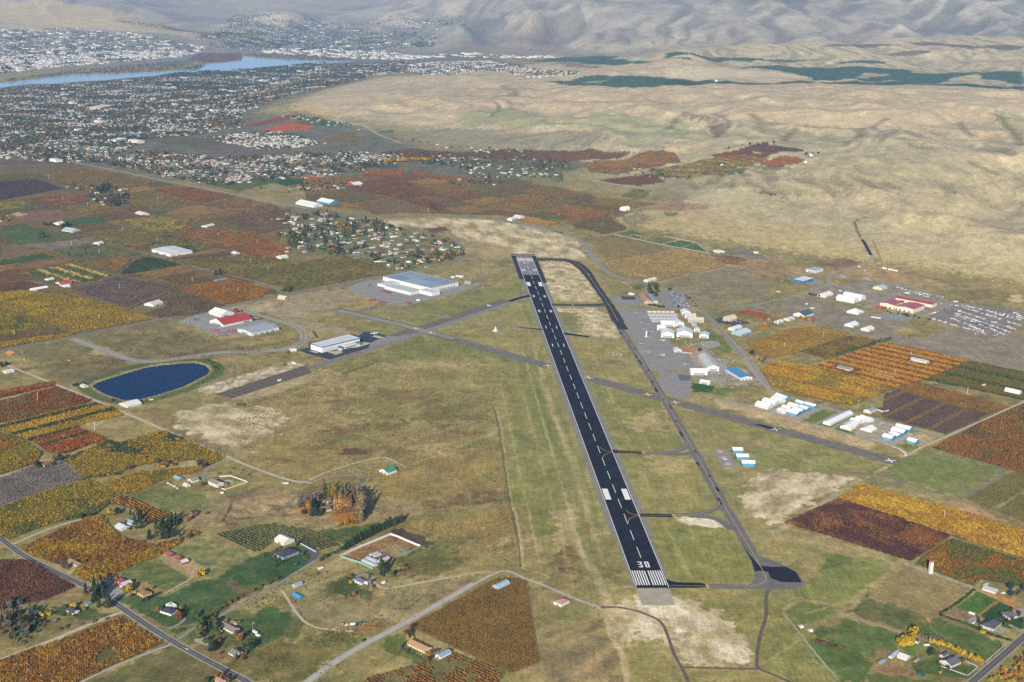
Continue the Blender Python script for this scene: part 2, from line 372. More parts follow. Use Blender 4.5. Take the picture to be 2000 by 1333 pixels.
# the rough grassland left of the runway
patch('I',(500,240,820,180,1300,130,1800,220,1830,330,1500,430,1100,360,700,330),'#968a5c',20,12,.6,'#7c754a',50)
patch('I',(740,200,1300,180,1560,200,1540,240,1100,250,820,240),'#a1926a',14,8,.6)
patch('I',(380,630,800,600,1200,540,1530,540,1500,580,1100,570,900,610,620,650,420,660),'#675739',12,9,.7)
patch('I',(830,750,1150,770,1000,800,880,830),'#6d5c40',8,6,.6)
patch('I',(1040,1130,1250,1060,1640,1010,1640,1080,1300,1120,1080,1160),'#66563a',10,7,.7)
patch('I',(520,770,640,730,780,780,640,800),'#4d4232',6,8,.8)
patch('I',(0,700,200,690,500,760,560,850,330,960,0,850),'#7d7143',12,10,.7,'#8f7d4c',40)
patch('I',(760,870,1560,750,1640,1000,1300,1060,800,1060,740,960),'#807546',14,9,.7,'#917d4a',50)
patch('I',(960,1230,1660,1140,1680,1333,1100,1333),'#807345',12,8,.7,'#917a45',50)
patch('H',(840,500,1090,490,1150,560,1120,600,1300,690,1480,760,1620,870,1110,640),'#756849',8,6,.7)
patch('H',(540,30,800,0,1500,100,1400,130,1000,185,860,180),'#7d7650',6,6,.8,'#64583e',30)
patch('H',(130,110,420,50,620,120,300,200,180,170),'#6d6744',6,5,.8)
patch('H',(200,230,500,170,720,150,860,200,600,290,400,320),'#736a45',6,6,.8,'#5e543a',24)
patch('H',(400,310,900,200,960,205,960,220,440,335),'#6d6053',4,3,.8)
patch('D',(540,1190,1020,1090,1130,1090,1200,1170,1400,1210,1700,1280,1400,1330,800,1333),'#7d7650',6,8,.8,'#655a3e',34)
patch('D',(1600,1010,1800,950,2000,910,2000,1080,1760,1050),'#93866a',6,5,.9,'#a5987c',30)
patch('E',(60,1000,320,910,560,890,640,960,480,1010,330,1080,680,1170,560,1180,300,1150,120,1060),'#978a70',6,5,.85,'#82785c',24)
patch('E',(1050,760,1420,700,1450,830,1320,840,1200,800),'#837a50',5,4,.8)
# crops and pasture
G1='#3c5330'; G2='#4d5f36'; G3='#57683c'
patch('L',(820,60,980,0,1230,30,1470,130,1100,170,960,130),G3,4,4,.9,'#78724a',24)
patch('L',(770,570,1010,470,1230,600,1220,610,1080,700,960,620,830,620),G2,3,2,.95,'#6d7040',18)
patch('L',(1010,470,1200,370,1280,310,1480,400,1700,440,1560,600,1380,620,1300,560,1240,600),G3,3,3,.9,'#8a8058',16)
patch('L',(750,740,860,710,1080,720,1240,630,1400,600,1700,430,2000,380,2000,500,1860,590,1640,690,1560,740,1390,870,1090,920,890,800),G1,3,2,.95,'#4a6038',20)
patch('L',(1380,610,1640,650,1640,690,1560,720,1470,640),'#6f5f45',5,4,.8)
patch('L',(1090,935,1270,910,1160,965),G1,2,1,.9)
patch('L',(1180,980,1400,870,1480,820,1900,810,2000,920,1960,960,1700,1050,1500,1050,1300,1050),'#4d5c35',4,3,.9,'#6a6840',20)
patch('L',(330,790,500,770,720,830,760,850,560,870,380,840),'#3f5430',3,2,.9)
patch('L',(100,830,500,870,740,850,300,1000,0,1070,0,880),'#5d5a3a',5,5,.8,'#7a6f4c',20)
patch('L',(620,1120,700,1050,760,1100,740,1150,640,1170),G1,2,2,.9)
patch('L',(1130,1030,1500,1210,1600,1277,1700,1333,600,1333,560,1277),'#6c6642',5,4,.9,'#5d5c3a',30)
patch('M',(430,330,900,240,900,310,830,400,600,560,380,520),G1,2,2,.9)
patch('M',(860,150,1360,95,1490,110,1130,270,1080,260),'#48592f',3,2,.9)
patch('M',(60,180,500,90,880,150,1080,260,900,310,760,250,700,210,540,240,420,330),'#84784e',2,1,.9)
patch('M',(950,610,1090,500,1280,470,1300,490,1190,510,1200,600,1330,630,1260,690,1100,660),G1,4,3,.9)
patch('M',(1250,670,1330,640,1350,660,1300,700),'#7d5138',4,3,.7)
patch('M',(1060,350,1450,180,1690,270,1310,440),'#7a6040',2,1,.95,'#8a714b',14)
patch('M',(1340,310,1500,250,1620,290,1490,350),'#8e8468',2,2,.7)
patch('M',(1450,170,1540,130,1700,180,1740,250,1710,300,1480,390,1440,400,1680,280),'#4e4034',4,5,.9)
patch('M',(1690,330,1760,320,1770,340,1700,352),'#b0a07e',2,2,.9)
patch('M',(1490,390,1720,300,2000,270,2000,440,1760,500,1560,520,1580,480),'#625a38',8,6,.8,'#56602f',24)
patch('M',(560,600,780,590,1000,650,1330,700,1700,560,2000,520,2000,620,1530,890,1330,850,1160,880,1000,900,900,900,720,800),'#7b7253',6,6,.75,'#8e8160',26)
patch('M',(1450,770,1540,720,1620,715,1520,765),'#5a4c40',4,4,.8)
patch('M',(1210,880,1330,850,1420,880,1290,960,1190,940),'#8c7048',4,3,.9)
patch('M',(100,1170,900,940,1160,940,1230,1000,1000,1130,780,1333,330,1290,180,1240),'#77693f',5,5,.85,'#545c31',28)
patch('M',(330,820,470,760,700,780,690,840,640,900,560,1000,390,1060,350,1010),'#3f5630',3,3,.9)
patch('M',(1340,1080,1500,950,1560,960,1590,1020,1800,1200,1960,1080,1960,1110,1900,1180,1700,1190,1500,1130),'#56602f',4,3,.85)
# eroded banks above the vineyard
patch('H',(1460,1080,1700,1040,1840,1010,1960,1060,1990,1180,1700,1230,1500,1240,1370,1270,1270,1250,1180,1220,1250,1150),'#7b6d50',6,6,.9,'#8d7d5e',14)
patch('I',(90,1210,260,1130,340,1190,520,1200,520,1260,330,1280,200,1240),'#9c8a62',4,6,.85,'#77694c',12)
patch('H',(1470,1080,1700,1000,1760,1010,1560,1110),'#73614a',3,3,.8)
patch('I',(700,1120,1020,1095,1050,1140,880,1200,760,1200),'#76694c',5,4,.9,'#928463',20)
patch('I',(270,1130,330,1115,350,1190,290,1180),'#a76d2e',3,3,.8)
patch('I',(505,1185,690,1140,700,1200,690,1245,520,1260,530,1215),'#a4672c',3,3,.85)
patch('H',(860,880,960,840,1010,840,1000,890,880,895),'#8d8060',3,3,.8); patch('H',(1190,825,1270,830,1270,870,1180,870),'#a59a7c',3,3,.8)
patch('L',(820,320,1000,310,1030,330,960,360,870,375),'#9d8a62',3,3,.8,'#6d6248',8)
patch('L',(1020,450,1090,425,1320,520,1280,600,1250,600,1100,520),'#9b8465',2,1,.9)
# right bottom pastures
patch('P',(160,780,270,700,540,790,290,890,200,890),'#5a6c33',4,3,.9,'#6f7340',18)
patch('P',(340,950,580,830,660,840,1040,950,980,1080,860,1130,560,1060,340,1000),'#4f5d33',4,3,.9,'#5c6a3a',26)
patch('P',(290,1000,440,1020,860,1150,800,1260,720,1333,520,1333,540,1300),'#4d6030',4,3,.9,'#56673a',26)
patch('P',(800,660,880,560,1060,440,1620,600,1340,810,1200,790),'#8d7d56',3,2,.95,'#7f744d',18,('w',9))
patch('P',(590,780,800,660,1200,800,1280,850,1240,900,1160,910,900,900),'#66643b',4,4,.9,'#4f5a33',20)
patch('P',(1240,850,1320,820,1340,880,1270,890),'#9a825f',3,2,.9)
patch('P',(1050,920,1180,900,1330,830,1860,1030,1690,1190,1590,1130,1300,1000),'#4a5f30',3,2,.95,'#566938',24)
patch('P',(1060,1080,1150,1020,1270,1060,1100,1130),'#5d7035',3,2,.9)
patch('P',(1200,1140,1330,1090,1360,1210,1640,1220,1560,1290,1100,1250),'#4c5f33',3,2,.9)
patch('P',(740,1140,870,1150,1000,1220,1190,1280,1150,1333,1080,1290,870,1230),'#8a704e',4,3,.85)
patch('P',(840,1100,980,1070,980,1130,880,1120),'#846a4c',4,3,.8)
patch('P',(800,1250,1100,1290,1300,1333,1280,1400,700,1400),'#566236',4,4,.85)
patch('P',(1460,750,1640,620,1800,690,1650,800),'#42602c',1.5,0,.95,'#4c6a33',14)
patch('P',(1650,810,1800,700,1900,740,2000,820,2000,910,1960,920,1840,900),'#2f4f28',1.5,0,.95)
patch('P',(1350,800,1470,750,1660,810,1590,830,1560,880,1480,860),'#857455',2,1,.9)
patch('P',(1640,560,1860,560,1960,640,1930,700,1700,600),'#7b6f4c',3,3,.8); patch('P',(1640,615,1700,605,1990,720,1900,740,1800,690),'#a97b4d',2,1,.8)
# apron-side ground on the right
patch('K',(0,480,0,430,500,520,900,660,1040,740,1000,760,700,690,400,600),'#ad9a78',4,4,.9,'#9a8a66',20)
patch('K',(0,560,300,620,640,720,1080,870,1040,920,840,900,560,780,260,700,60,660),'#7b7a49',6,5,.9,'#8a8254',28)
patch('K',(190,750,400,740,640,810,830,910,290,880),'#747a45',6,4,.9,'#8a8454',24)
patch('K',(60,660,300,700,560,800,800,900,640,860,400,760,100,700),'#9a8a68',4,4,.6)
patch('K',(1050,910,1220,820,1330,760,1460,790,1850,880,1870,900,1640,1060,1580,1075,1250,970),'#77794a',5,4,.95,'#6e7444',36)
patch('K',(940,970,1030,930,1250,990,1570,1090,1700,1130,2000,1290,2000,1333,1600,1150,1480,1110,1250,1030),'#827b55',5,4,.85)
patch('K',(1480,1110,1560,1090,1700,1140,1900,1240,1600,1170),'#a68a66',4,3,.85)
patch('K',(540,580,690,500,770,520,640,600),'#5f7038',2,1,.9); patch('K',(650,600,700,580,880,530,900,550,760,620),'#4f6a30',2,1,.9)
patch('K',(760,630,800,615,910,660,880,670),'#4f6a30',2,1,.9); patch('K',(930,680,970,670,1190,700,1130,730),'#4a6a2e',2,1,.9)
patch('K',(1170,730,1240,725,1330,770,1270,780),'#6e7442',2,1,.9)
patch('K',(370,460,560,470,690,490,560,560,520,570,350,520),'#99917f',4,2,.85); patch('K',(890,580,1000,550,1170,600,1320,680,1150,740,900,670),'#9d9584',4,2,.85)
patch('K',(1240,650,1420,670,1340,750,1260,700),'#a89a7c',4,3,.8)
patch('J',(1330,370,1510,400,1480,450,1320,440),'#33562b',2,1,.95); patch('J',(1510,410,1720,420,1560,470,1480,450),'#5e7238',4,3,.9)
patch('J',(1340,130,1460,110,1580,260,1720,260,1850,380,1700,400,1520,380,1330,340),'#99938a',5,3,.85,'#857d6c',24)
patch('J',(1200,90,1290,90,1310,140,1210,130),'#7d7a45',3,2,.9); patch('J',(1420,60,1580,60,1650,140,1590,150),'#5e6e36',3,2,.9)
patch('J',(1150,300,1340,300,1320,460,1300,500,1160,450),'#8f8a82',4,3,.8)
patch('F',(690,740,870,790,920,860,740,860,720,800),'#7d744a',4,3,.9); patch('F',(880,780,975,790,970,830,920,835),'#51682f',3,2,.9)
patch('F',(1350,880,1430,890,1610,960,1560,970,1430,970),'#847a58',4,3,.85); patch('F',(760,935,980,945,1000,960,780,960),'#7f7c4a',3,2,.9)
patch('F',(1430,1120,1480,1110,1550,1180,1450,1180),'#57703a',3,2,.9); patch('F',(1240,980,1390,990,1430,1100,1330,1110,1300,1060),'#7c7853',3,2,.8)
# graded yard and lots on the right
patch('F',(1600,650,1904,560,1904,700,1700,720),'#b0946a',8,6,.8,'#8d7a5c',26)
patch('F',(1090,775,1620,650,1904,720,1904,905,1600,905,1300,855),'#857b60',6,5,.9,'#7b7158',40)
patch('G',(0,600,180,560,380,600,320,690,160,700,0,650),'#9d8359',8,8,.8,'#6d5e46',22)
patch('G',(600,650,900,590,1100,650,1400,720,1470,760,1250,740,900,700,640,690),'#a78d64',8,8,.85,'#8a7656',26)
patch('G',(780,420,930,430,960,560,860,590,740,600,560,590,740,540),'#8f6f50',8,8,.75,'#7a5f47',18)
patch('G',(560,590,760,560,880,560,800,610,640,620),'#6f5a48',6,5,.8)
patch('G',(460,800,640,750,1000,720,1250,760,1450,860,1981,930,1981,1000,1840,1110,1460,1030,1300,980,920,900),'#7e766b',6,5,.9,'#8f877a',26)
patch('G',(1300,960,1500,880,1981,930,1900,1060,1840,1105,1440,1020),'#6d6a6a',4,4,.9,'#7f7a76',18)
patch('G',(100,890,480,810,760,920,1000,960,1230,1000,1000,1080,1300,1130,1460,1040,1840,1110,1981,1040,1981,1370,1340,1215,1050,1140,500,1010,330,940),'#857c6b',6,4,.95,'#7c7464',50)
patch('G',(930,430,1100,420,1300,490,1120,460),'#5c4c3c',5,6,.85); patch('G',(1160,425,1490,465,1290,465),'#7d6a50',6,6,.7)
patch('G',(600,185,650,168,790,185,750,200,630,192),'#5d4f40',4,4,.8); patch('G',(850,205,900,200,980,225,900,220),'#75654f',6,5,.6)
patch('G',(1100,165,1200,140,1310,130,1280,165,1150,180),'#857762',8,6,.7); patch('G',(1830,250,1900,222,1981,230,1981,270),'#6b5550',4,2,.9)
patch('G',(0,80,100,75,280,108,170,122,60,100),'#644840',4,2,.9); patch('G',(1880,820,1981,815,1981,870,1900,860),'#c0aa84',5,5,.8)
patch('G',(1120,200,1560,180,1600,200,1400,235,1150,240),'#a9906a',10,8,.7)
# hills: broad colour, then irrigated green on the plateau
HT='#a08a62'
patch('T',(1060,130,1200,118,1400,128,1600,150,1900,170,2300,180,2300,330,1700,240,1300,250,1100,260,820,250,560,215,640,175,760,150),'#a8916a',60,30,.85,'#b59f76',140)
patch('T',(1150,250,1400,225,1700,215,1900,190,2050,200,2050,240,1800,250,1500,235,1300,262),'#b59f74',40,25,.8)
patch('T',(1080,320,1200,260,1400,255,1600,260,1850,300,2050,330,2050,400,1700,345,1400,325,1200,330),'#a1956a',40,30,.6,'#ab9d72',110)
patch('T',(1200,420,1400,370,1700,370,2050,400,2050,560,1850,530,1600,500,1400,470,1230,440),'#a5996e',25,20,.75,'#aea076',90)
patch('B',(700,620,1050,600,1250,680,1300,720,1000,720,760,710),'#8d8c5c',20,15,.8); patch('B',(1280,660,1500,640,1700,650,2000,640,2000,760,1700,780,1480,720,1320,710),'#909060',20,15,.7)
patch('B',(380,760,600,720,1000,740,1500,720,1480,800,1100,830,700,800),'#867b5c',20,12,.7)
patch('C',(80,640,200,645,350,715,290,770,240,690,120,650),'#6b5b49',10,8,.7)
patch('C',(1830,610,2000,620,2000,820,1930,760,1870,680),'#8e8a5c',20,12,.7)
patch('C',(0,800,180,790,200,810,60,860,0,850),'#b39a6d',10,8,.8); patch('C',(1300,760,1600,730,1900,870,2000,900,2000,960,1700,900),'#ab9b72',40,25,.7)
TG='#35573c'
patch('C',(0,298,120,295,195,312,300,320,540,330,560,338,480,345,380,338,200,325,0,330),TG,15,6,.95)
patch('B',(1120,340,1280,320,1500,310,1600,315,1560,330,1800,345,2000,325,2000,340,1700,358,1400,358,1260,345),TG,15,6,.95)
patch('C',(470,345,600,333,900,336,720,348),TG,12,6,.9); patch('C',(940,350,1150,337,1230,345,1220,356,980,358),TG,12,6,.95)
patch('C',(380,378,540,370,800,380,980,375,1200,380,1370,395,1380,408,1560,412,1700,405,1950,400,2000,402,2000,470,1900,460,1760,440,1740,412,1640,430,1520,468,1400,466,1100,455,1060,440,820,452,800,430,700,408,540,385),TG,20,8,.95,'#3a5c46')
patch('C',(1060,440,1100,412,1250,415,1240,425,1120,440),'#a08f68',12,6,.9)
patch('B',(1180,455,1400,425,1500,420,1700,425,2000,445,2000,475,1900,478,1740,487,1640,487,1400,478),TG,20,8,.95,'#3a5c46'); patch('B',(1370,465,1560,440,1490,465),'#9a8b66',12,6,.9)
patch('C',(0,445,220,448,400,460,700,455,1000,456,1400,466,1680,465,1800,480,2000,480,2000,505,1700,486,1350,472,700,465,300,468,100,478,0,478),TG,12,6,.95)
patch('C',(0,385,300,385,500,398,700,415,800,440,560,430,400,438,0,440),'#b9a87e',20,10,.8)
patch('C',(860,262,1060,248,1330,258,1180,262),'#665750',15,6,.85); patch('C',(1180,305,1300,290,1480,282,1460,296,1240,310),'#6b5b52',15,6,.9)
patch('C',(1330,238,1480,234,1650,250,1760,262,1900,250,2000,262,2000,270,1920,285,1700,275,1560,258),'#695850',20,8,.9)
patch('C',(700,325,1000,332,1400,335,2000,345,2000,380,1850,360,1500,345,900,340),'#9a7f62',20,8,.6)
patch('B',(1180,345,1300,350,1500,370,1480,385,1300,375),'#77664f',20,8,.8); patch('B',(1080,358,1280,385,1200,390,1060,372),'#b59a6c',20,8,.8)
# foothills across the river
patch('A',(0,120,0,20,300,0,640,60,900,140,1130,230,1100,225,960,190,760,180,560,165,300,170,100,175),'#a3906a',60,30,.85,'#b09c74',200)
patch('A',(920,70,1060,20,1300,0,2000,0,2000,40,1700,60,1400,100,1180,95),'#918770',80,40,.7)
patch('A',(1380,150,1450,132,1530,150,1440,162),'#4a6a50',40,20,.8); patch('A',(1180,210,1330,180,1420,195,1300,220),'#7d7a60',50,20,.7)
patch('A',(1060,330,1100,300,1340,300,1340,335,1200,352),'#6d5a4e',40,20,.8); patch('A',(880,350,1060,335,1070,360,960,375),'#4a5f48',30,15,.8)
patch('B',(560,290,700,220,1100,160,1200,170,1300,300,900,318),'#80705e',80,40,.75)
patch('B',(1500,290,1560,230,1620,250,1600,290,1540,300),'#b3a58c',50,30,.6); patch('B',(1310,250,1400,170,1460,200,1380,290),'#a39580',50,30,.5); patch('B',(1720,270,1780,235,1820,265),'#b0a28a',40,20,.6)
# town patches
patch('A',(1150,540,1560,530,1500,560,1300,590,1180,580),'#5f5c42',20,6,.9); patch('A',(1180,575,1450,570,1380,590,1200,590),'#7c5c3c',12,5,.8)
patch('A',(370,600,500,585,640,600,800,590,780,610,640,612,480,615),'#3d5a34',15,6,.85); patch('A',(450,275,550,265,560,285,470,290),'#3d5a40',30,10,.8)
patch('A',(780,770,1000,755,1300,805,1140,830,900,800),'#5c5a3c',10,5,.95,'#665f42',50); patch('A',(1040,830,1300,815,1500,845,1400,890,1180,865),'#6d6152',10,5,.9)
patch('A',(1350,700,1560,650,1700,640,1600,670,1400,710),'#7a4a2c',8,3,.95); patch('A',(1440,725,1640,678,1760,700,1720,725,1560,735),'#a5562a',8,3,.95)
patch('A',(1430,770,1640,740,1720,770,1560,790),G2,8,3,.9); patch('A',(1640,690,1760,655,1920,685,1800,705),G2,8,3,.9); patch('A',(1780,770,1950,740,2000,745,2000,790,1860,790),'#8a6a30',8,3,.9,'#5f5a30',40)
patch('A',(0,900,340,880,430,915,0,925),'#6d5540',6,3,.9); patch('A',(0,930,440,920,520,940,180,990,0,985),'#6c5f42',6,3,.9)
patch('A',(960,920,1060,895,1160,905,1060,930),'#7a5632',6,3,.9)
patch('D',(50,390,380,360,540,400,260,450,90,430),'#6b5848',4,2,.95,'#7d6550',20); patch('D',(70,390,120,380,180,400,120,412),'#b3986c',4,3,.9)
patch('D',(0,480,170,460,480,545,150,600,0,570),'#4d5c34',4,2,.95); patch('D',(280,460,600,410,740,440,500,480,300,470),'#485a32',4,2,.95)
patch('D',(0,700,270,650,380,680,0,735),'#34502c',3,1,.95); patch('D',(80,735,240,705,420,685,450,700,260,750,110,750),'#755c46',3,1,.9); patch('D',(0,630,150,612,230,645,0,680),'#6f5c4a',3,1,.9)
patch('D',(1060,390,1250,330,1320,340,1500,375,1240,415),'#7d6549',4,3,.9,'#8d6a3a',20); patch('D',(940,380,1080,370,1100,390,1040,400),'#4d5c34',3,1,.9)
patch('D',(850,1010,960,980,1060,990,930,1035),'#3f5a2c',3,1,.9); patch('D',(1680,895,1790,880,1820,915,1720,920),'#43602f',3,1,.9); patch('D',(1060,860,1300,815,1400,830,1110,885),'#56602f',3,1,.9)
patch('D',(1330,200,1700,150,2000,160,2000,180,1780,190,1560,250,1400,215),'#56603c',6,3,.9); patch('D',(1800,180,2000,165,2000,205,1880,205),'#33492e',6,2,.9)
patch('E',(0,160,120,150,110,195,0,200),'#486032',4,2,.9); patch('E',(110,190,210,165,340,180,200,215),'#34502f',4,1,.9); patch('E',(280,155,360,140,430,150,370,182),'#a5622c',4,1,.95)
patch('E',(740,75,920,80,930,105,840,110),'#4a5a3c',5,2,.9)
patch('E',(440,520,620,500,720,530,560,600,470,640,440,620),'#3f5a2c',3,3,.9); patch('E',(930,570,1060,540,1130,570,1000,600),'#5d6636',3,2,.9); patch('E',(950,650,1050,635,1070,660,980,680),'#355a2a',3,1,.9); patch('E',(930,740,1010,720,1060,745,1000,765),'#4a6a34',3,1,.9)
patch('E',(1100,495,1230,475,1250,500,1140,520),'#6b4434',3,1,.9); patch('E',(1180,520,1280,510,1290,555,1200,540),'#8a865a',3,2,.9)
patch('E',(1350,200,1700,130,1980,90,2000,180,1720,215,1500,190),'#50603a',8,6,.8,'#6d6a48',50); patch('E',(1720,150,1830,140,1930,180,1900,215,1740,190),'#807a54',6,4,.9)
patch('E',(1800,290,1990,270,2100,300,2000,325),'#2f5a38',4,1,.95)
patch('F',(150,145,250,115,560,160,420,197),'#2f5a38',4,1,.95); patch('F',(505,195,580,170,780,220,740,240),'#2f5a38',4,1,.95)
patch('F',(100,265,230,245,480,315,380,335),'#586a3a',4,2,.9); patch('F',(240,75,310,52,390,70,300,90),'#5a6d38',4,2,.9); patch('F',(1130,255,1230,245,1240,270,1150,275),'#5a6a3a',4,2,.9)
patch('F',(940,230,1200,165,1470,200,1460,225,1200,240),'#8a6f54',5,2,.9,'#957c5a',30); patch('F',(820,290,930,255,1040,280,1060,300,900,350,840,330),'#6d664a',8,5,.6)
patch('F',(780,410,900,385,970,410,940,420,850,430),'#4a6a30',3,1,.9); patch('F',(850,430,900,415,970,435,940,448),'#6d5142',2,1,.9)
patch('F',(960,450,1080,430,1240,455,1110,488),'#5c6c38',2,1,.9); patch('F',(1130,490,1250,455,1360,475,1260,515),'#3f6031',2,1,.9); patch('F',(1270,515,1365,475,1460,548),'#395c2e',2,1,.9)
patch('F',(580,450,760,418,1230,515,1100,545,700,615),'#6b6a40',4,2,.95,'#88714a',30); patch('F',(1590,530,1700,515,1904,590,1904,620,1720,570),'#736e6a',6,4,.85)
patch('F',(1460,570,1600,560,1740,600,1700,640,1600,640),'#5c3f2c',5,6,.85,'#8a6a3a',10); patch('F',(1620,1000,1700,970,1904,960,1904,1060,1760,1020),'#7a4326',4,4,.9,'#92602f',10)
patch('F',(1820,1070,1904,1060,1904,1110,1840,1110),'#a5742c',3,2,.9)
patch('B',(240,735,330,725,340,738,300,745),G2,6,3,.9); patch('B',(720,930,900,890,1300,880,1500,920,1300,960,1000,970,800,960),'#55603c',15,8,.85,'#6e6848',60)
patch('C',(270,990,380,940,455,945,440,965),'#486034',6,3,.9); patch('C',(440,920,560,925,700,945,690,960,560,950),'#5f6a44',6,4,.8); patch('C',(440,885,500,875,560,885,500,915,450,905),'#8d7a60',5,3,.9)
# worn tracks
track('I',(1555,475,1600,640,1640,1000,1710,1333),3,'#9a8c68'); track('I',(1545,475,1590,640,1632,1000,1700,1333),2,'#5f6038')
track('I',(560,270,810,185),3,'#5d4f3a',5); track('I',(200,410,330,360,480,345,500,390),4,'#a08d68'); track('I',(480,340,560,345,590,370,585,405),4,'#a08d68')
track('I',(460,610,700,540,1040,440,1170,380),3,'#6a6b40',2,.7); track('I',(750,510,900,570),3,'#5f6a38',3,.7); track('I',(840,790,1000,720,1440,590),3,'#6a6b40',2,.7); track('I',(620,660,790,710),4,'#5f6a38',3,.7)
track('I',(1000,860,1250,780,1560,740),3,'#a08d68',3,.6); track('I',(1000,870,1160,920,1380,990,1390,1110),3,'#93845c',2,.6); track('I',(800,1220,1000,1180,1400,1120),4,'#8f7d58',4,.6); track('I',(770,240,1100,350),3,'#746f46',2,.6)
track('I',(370,230,550,268),4,'#a29678',1); track('I',(1100,355,1400,420,1550,475),3,'#77724a',2,.6)
track('J',(200,330,260,500,330,690,430,850,480,1000,540,1150,580,1333),5,'#a39672',4,.4); track('J',(160,380,220,560,290,820),14,'#6d7340',8,.6)
track('N',(1090,200,1130,180,1180,155,1310,135),4,'#9c8d68',2,.9); track('N',(1080,190,1110,260,1190,370,1250,480,1290,600),9,'#a89a78',5,.6)
patch('N',(910,0,980,0,1060,-80,1100,40,1085,150,1060,175,1010,160,960,70),'#a2946c',4,4,.9)
patch('N',(960,290,1010,210,1070,210,1080,260,1020,330,1090,370,1170,400,1160,430,1060,410,980,360),'#4f4030',4,6,.85,'#86704a',12)
track('N',(1270,640,1310,800,1370,900,1400,1000,1415,1110),6,'#a59674',3,.9); track('N',(0,470,250,430,480,385,560,395),4,'#a3906a',2,.8)
track('N',(830,460,900,430,900,415,740,370),3,'#8f835e',2,.8); track('N',(690,0,715,120,740,360),3,'#a09270',1,.9); track('N',(675,0,700,120,725,360),2,'#5d5f38',1,.8)
track('N',(1190,640,1160,760,1000,870,870,930),3,'#8d805a',2,.7); track('N',(1330,870,1250,920,1080,1080),9,'#a28d66',8,.7)
track('N',(1310,500,1390,490,1460,485),3,'#9d8f6e',2,.8); patch('N',(830,900,1100,850,1330,800,1380,920,1330,1110,900,1110),'#766850',10,8,.7,'#86785a',24)
track('N',(0,120,200,190,400,280,500,350),3,'#7c7a48',3,.7)
track('O',(1700,790,1900,740,2000,690),4,'#94875f',2,.8)
track('P',(0,110,120,115,400,200,650,270,870,350,990,410,1000,430,880,530,640,690,560,730,480,735,380,700,260,685,120,760),6,'#94875f',2,.9)
track('P',(860,545,650,715,570,790),3,'#8a8058',2,.7); track('P',(560,790,760,850,1040,950),6,'#92805c',3,.8); track('P',(20,1150,160,1070,250,1000),3,'#8f8c5c',2,.7)
track('P',(1080,410,1250,470,1620,600),5,'#96958a',2,.8); track('P',(120,790,270,980,540,1305),2,'#9a9478',1,.7)
track('P',(860,1100,980,1170,1200,1280),4,'#8a7350',2,.8); track('P',(1640,810,1800,700),3,'#94764e',1,.9)
track('K',(370,1300,460,1260,930,960),10,'#a8a080',4,.5); track('K',(1030,915,1140,860),4,'#a89a7c',2,.9); track('K',(1200,815,1330,755),3,'#a89a7c',2,.9)
for k in range(9): track('P',(440+k*24,450-k*6,470+k*24,380-k*3,455+k*25,320+k*5),2.2,'#4b5c2e',1.5,.6)
for k in range(10): track('K',(1395+k*26,880-k*1,1390+k*27,850,1400+k*24,815+k*5),2.2,'#56653a',1.5,.55)
track('G',(920,430,960,540,990,600),3,'#7d6a50',4,.7); track('G',(1130,650,1300,690,1500,750,1700,785,1981,830),6,'#7b6148',6,.8); track('G',(1110,225,900,265,800,290,785,300,800,340,830,410),5,'#6f5a45',4,.9)
track('G',(0,130,300,185,500,240,560,270,540,300,480,300),6,'#b3a074',6,.5); track('G',(1350,0,1440,90,1600,60,1981,0),8,'#8a7a5e',10,.6)
track('B',(880,655,940,600,900,570),12,'#6b6048',15,.6); track('B',(950,480,1040,520,980,540,900,545),25,'#75654c',25,.6)
track('B',(230,740,300,770,380,800),8,'#9a9184',5,.9); track('B',(0,665,100,690,190,705,240,745),8,'#a39a8c',5,.9)
# gullies and paths on the hills
for p_ in ((1000,815,1015,790,1070,772,1090,722,1180,695,1240,665),(655,785,690,750,730,725),(350,715,355,690,320,650,270,640),(240,690,290,740,280,770),(1215,780,1260,745,1340,735),(1640,690,1660,730,1720,760),(1840,640,1900,700,1960,760,1990,810),(1700,905,1760,940,1850,970),(60,660,40,700,10,720),(480,640,540,690,620,690)): track('C',p_,16,'#6d6148',22,.6)
for p_ in ((0,600,300,612,700,606,1100,600,1500,585,1800,610,2000,640),(0,540,400,545,900,540,1400,520,1700,510),(0,700,300,690,500,700,800,690),(1300,760,1500,790,1700,850,1900,900),(200,560,600,575,1000,575,1500,560)): track('C',p_,9,'#c2ad82',18,.5)
for p_ in ((0,600,300,560,600,540,900,520),(0,520,300,510,700,490,1000,500),(300,640,500,600,900,570),(900,560,1300,560,1700,575,2000,570),(650,720,500,760,430,790)): track('B',p_,9,'#7d6b4c',20,.55)
for p_ in ((1040,320,1250,380,1400,400,1700,380,1981,330),(0,300,200,330,420,320,600,310),(1000,180,1300,260,1500,240,1800,260,1981,250),(900,120,1000,60,1100,100,1180,40)): track('G',p_,5,'#c0b084',9,.45)
for p_ in ((560,0,600,60,650,120),(900,20,840,60,800,110),(1430,90,1480,30,1560,0),(1600,330,1720,350,1900,345),(1480,560,1560,600,1640,590)): track('G',p_,9,'#7d7450',12,.5)
for x_,y_,w_,h_ in ((80,40,420,60),(330,330,520,40),(1050,100,200,50),(1500,60,240,60),(1250,300,300,50),(1600,400,260,60),(700,60,180,40),(1700,160,220,40),(500,420,260,30)): patch('G',(x_,y_,x_+w_*.5,y_-h_*.4,x_+w_,y_,x_+w_*.8,y_+h_*.6,x_+w_*.2,y_+h_*.5),'#8f8c62',16,12,.35)
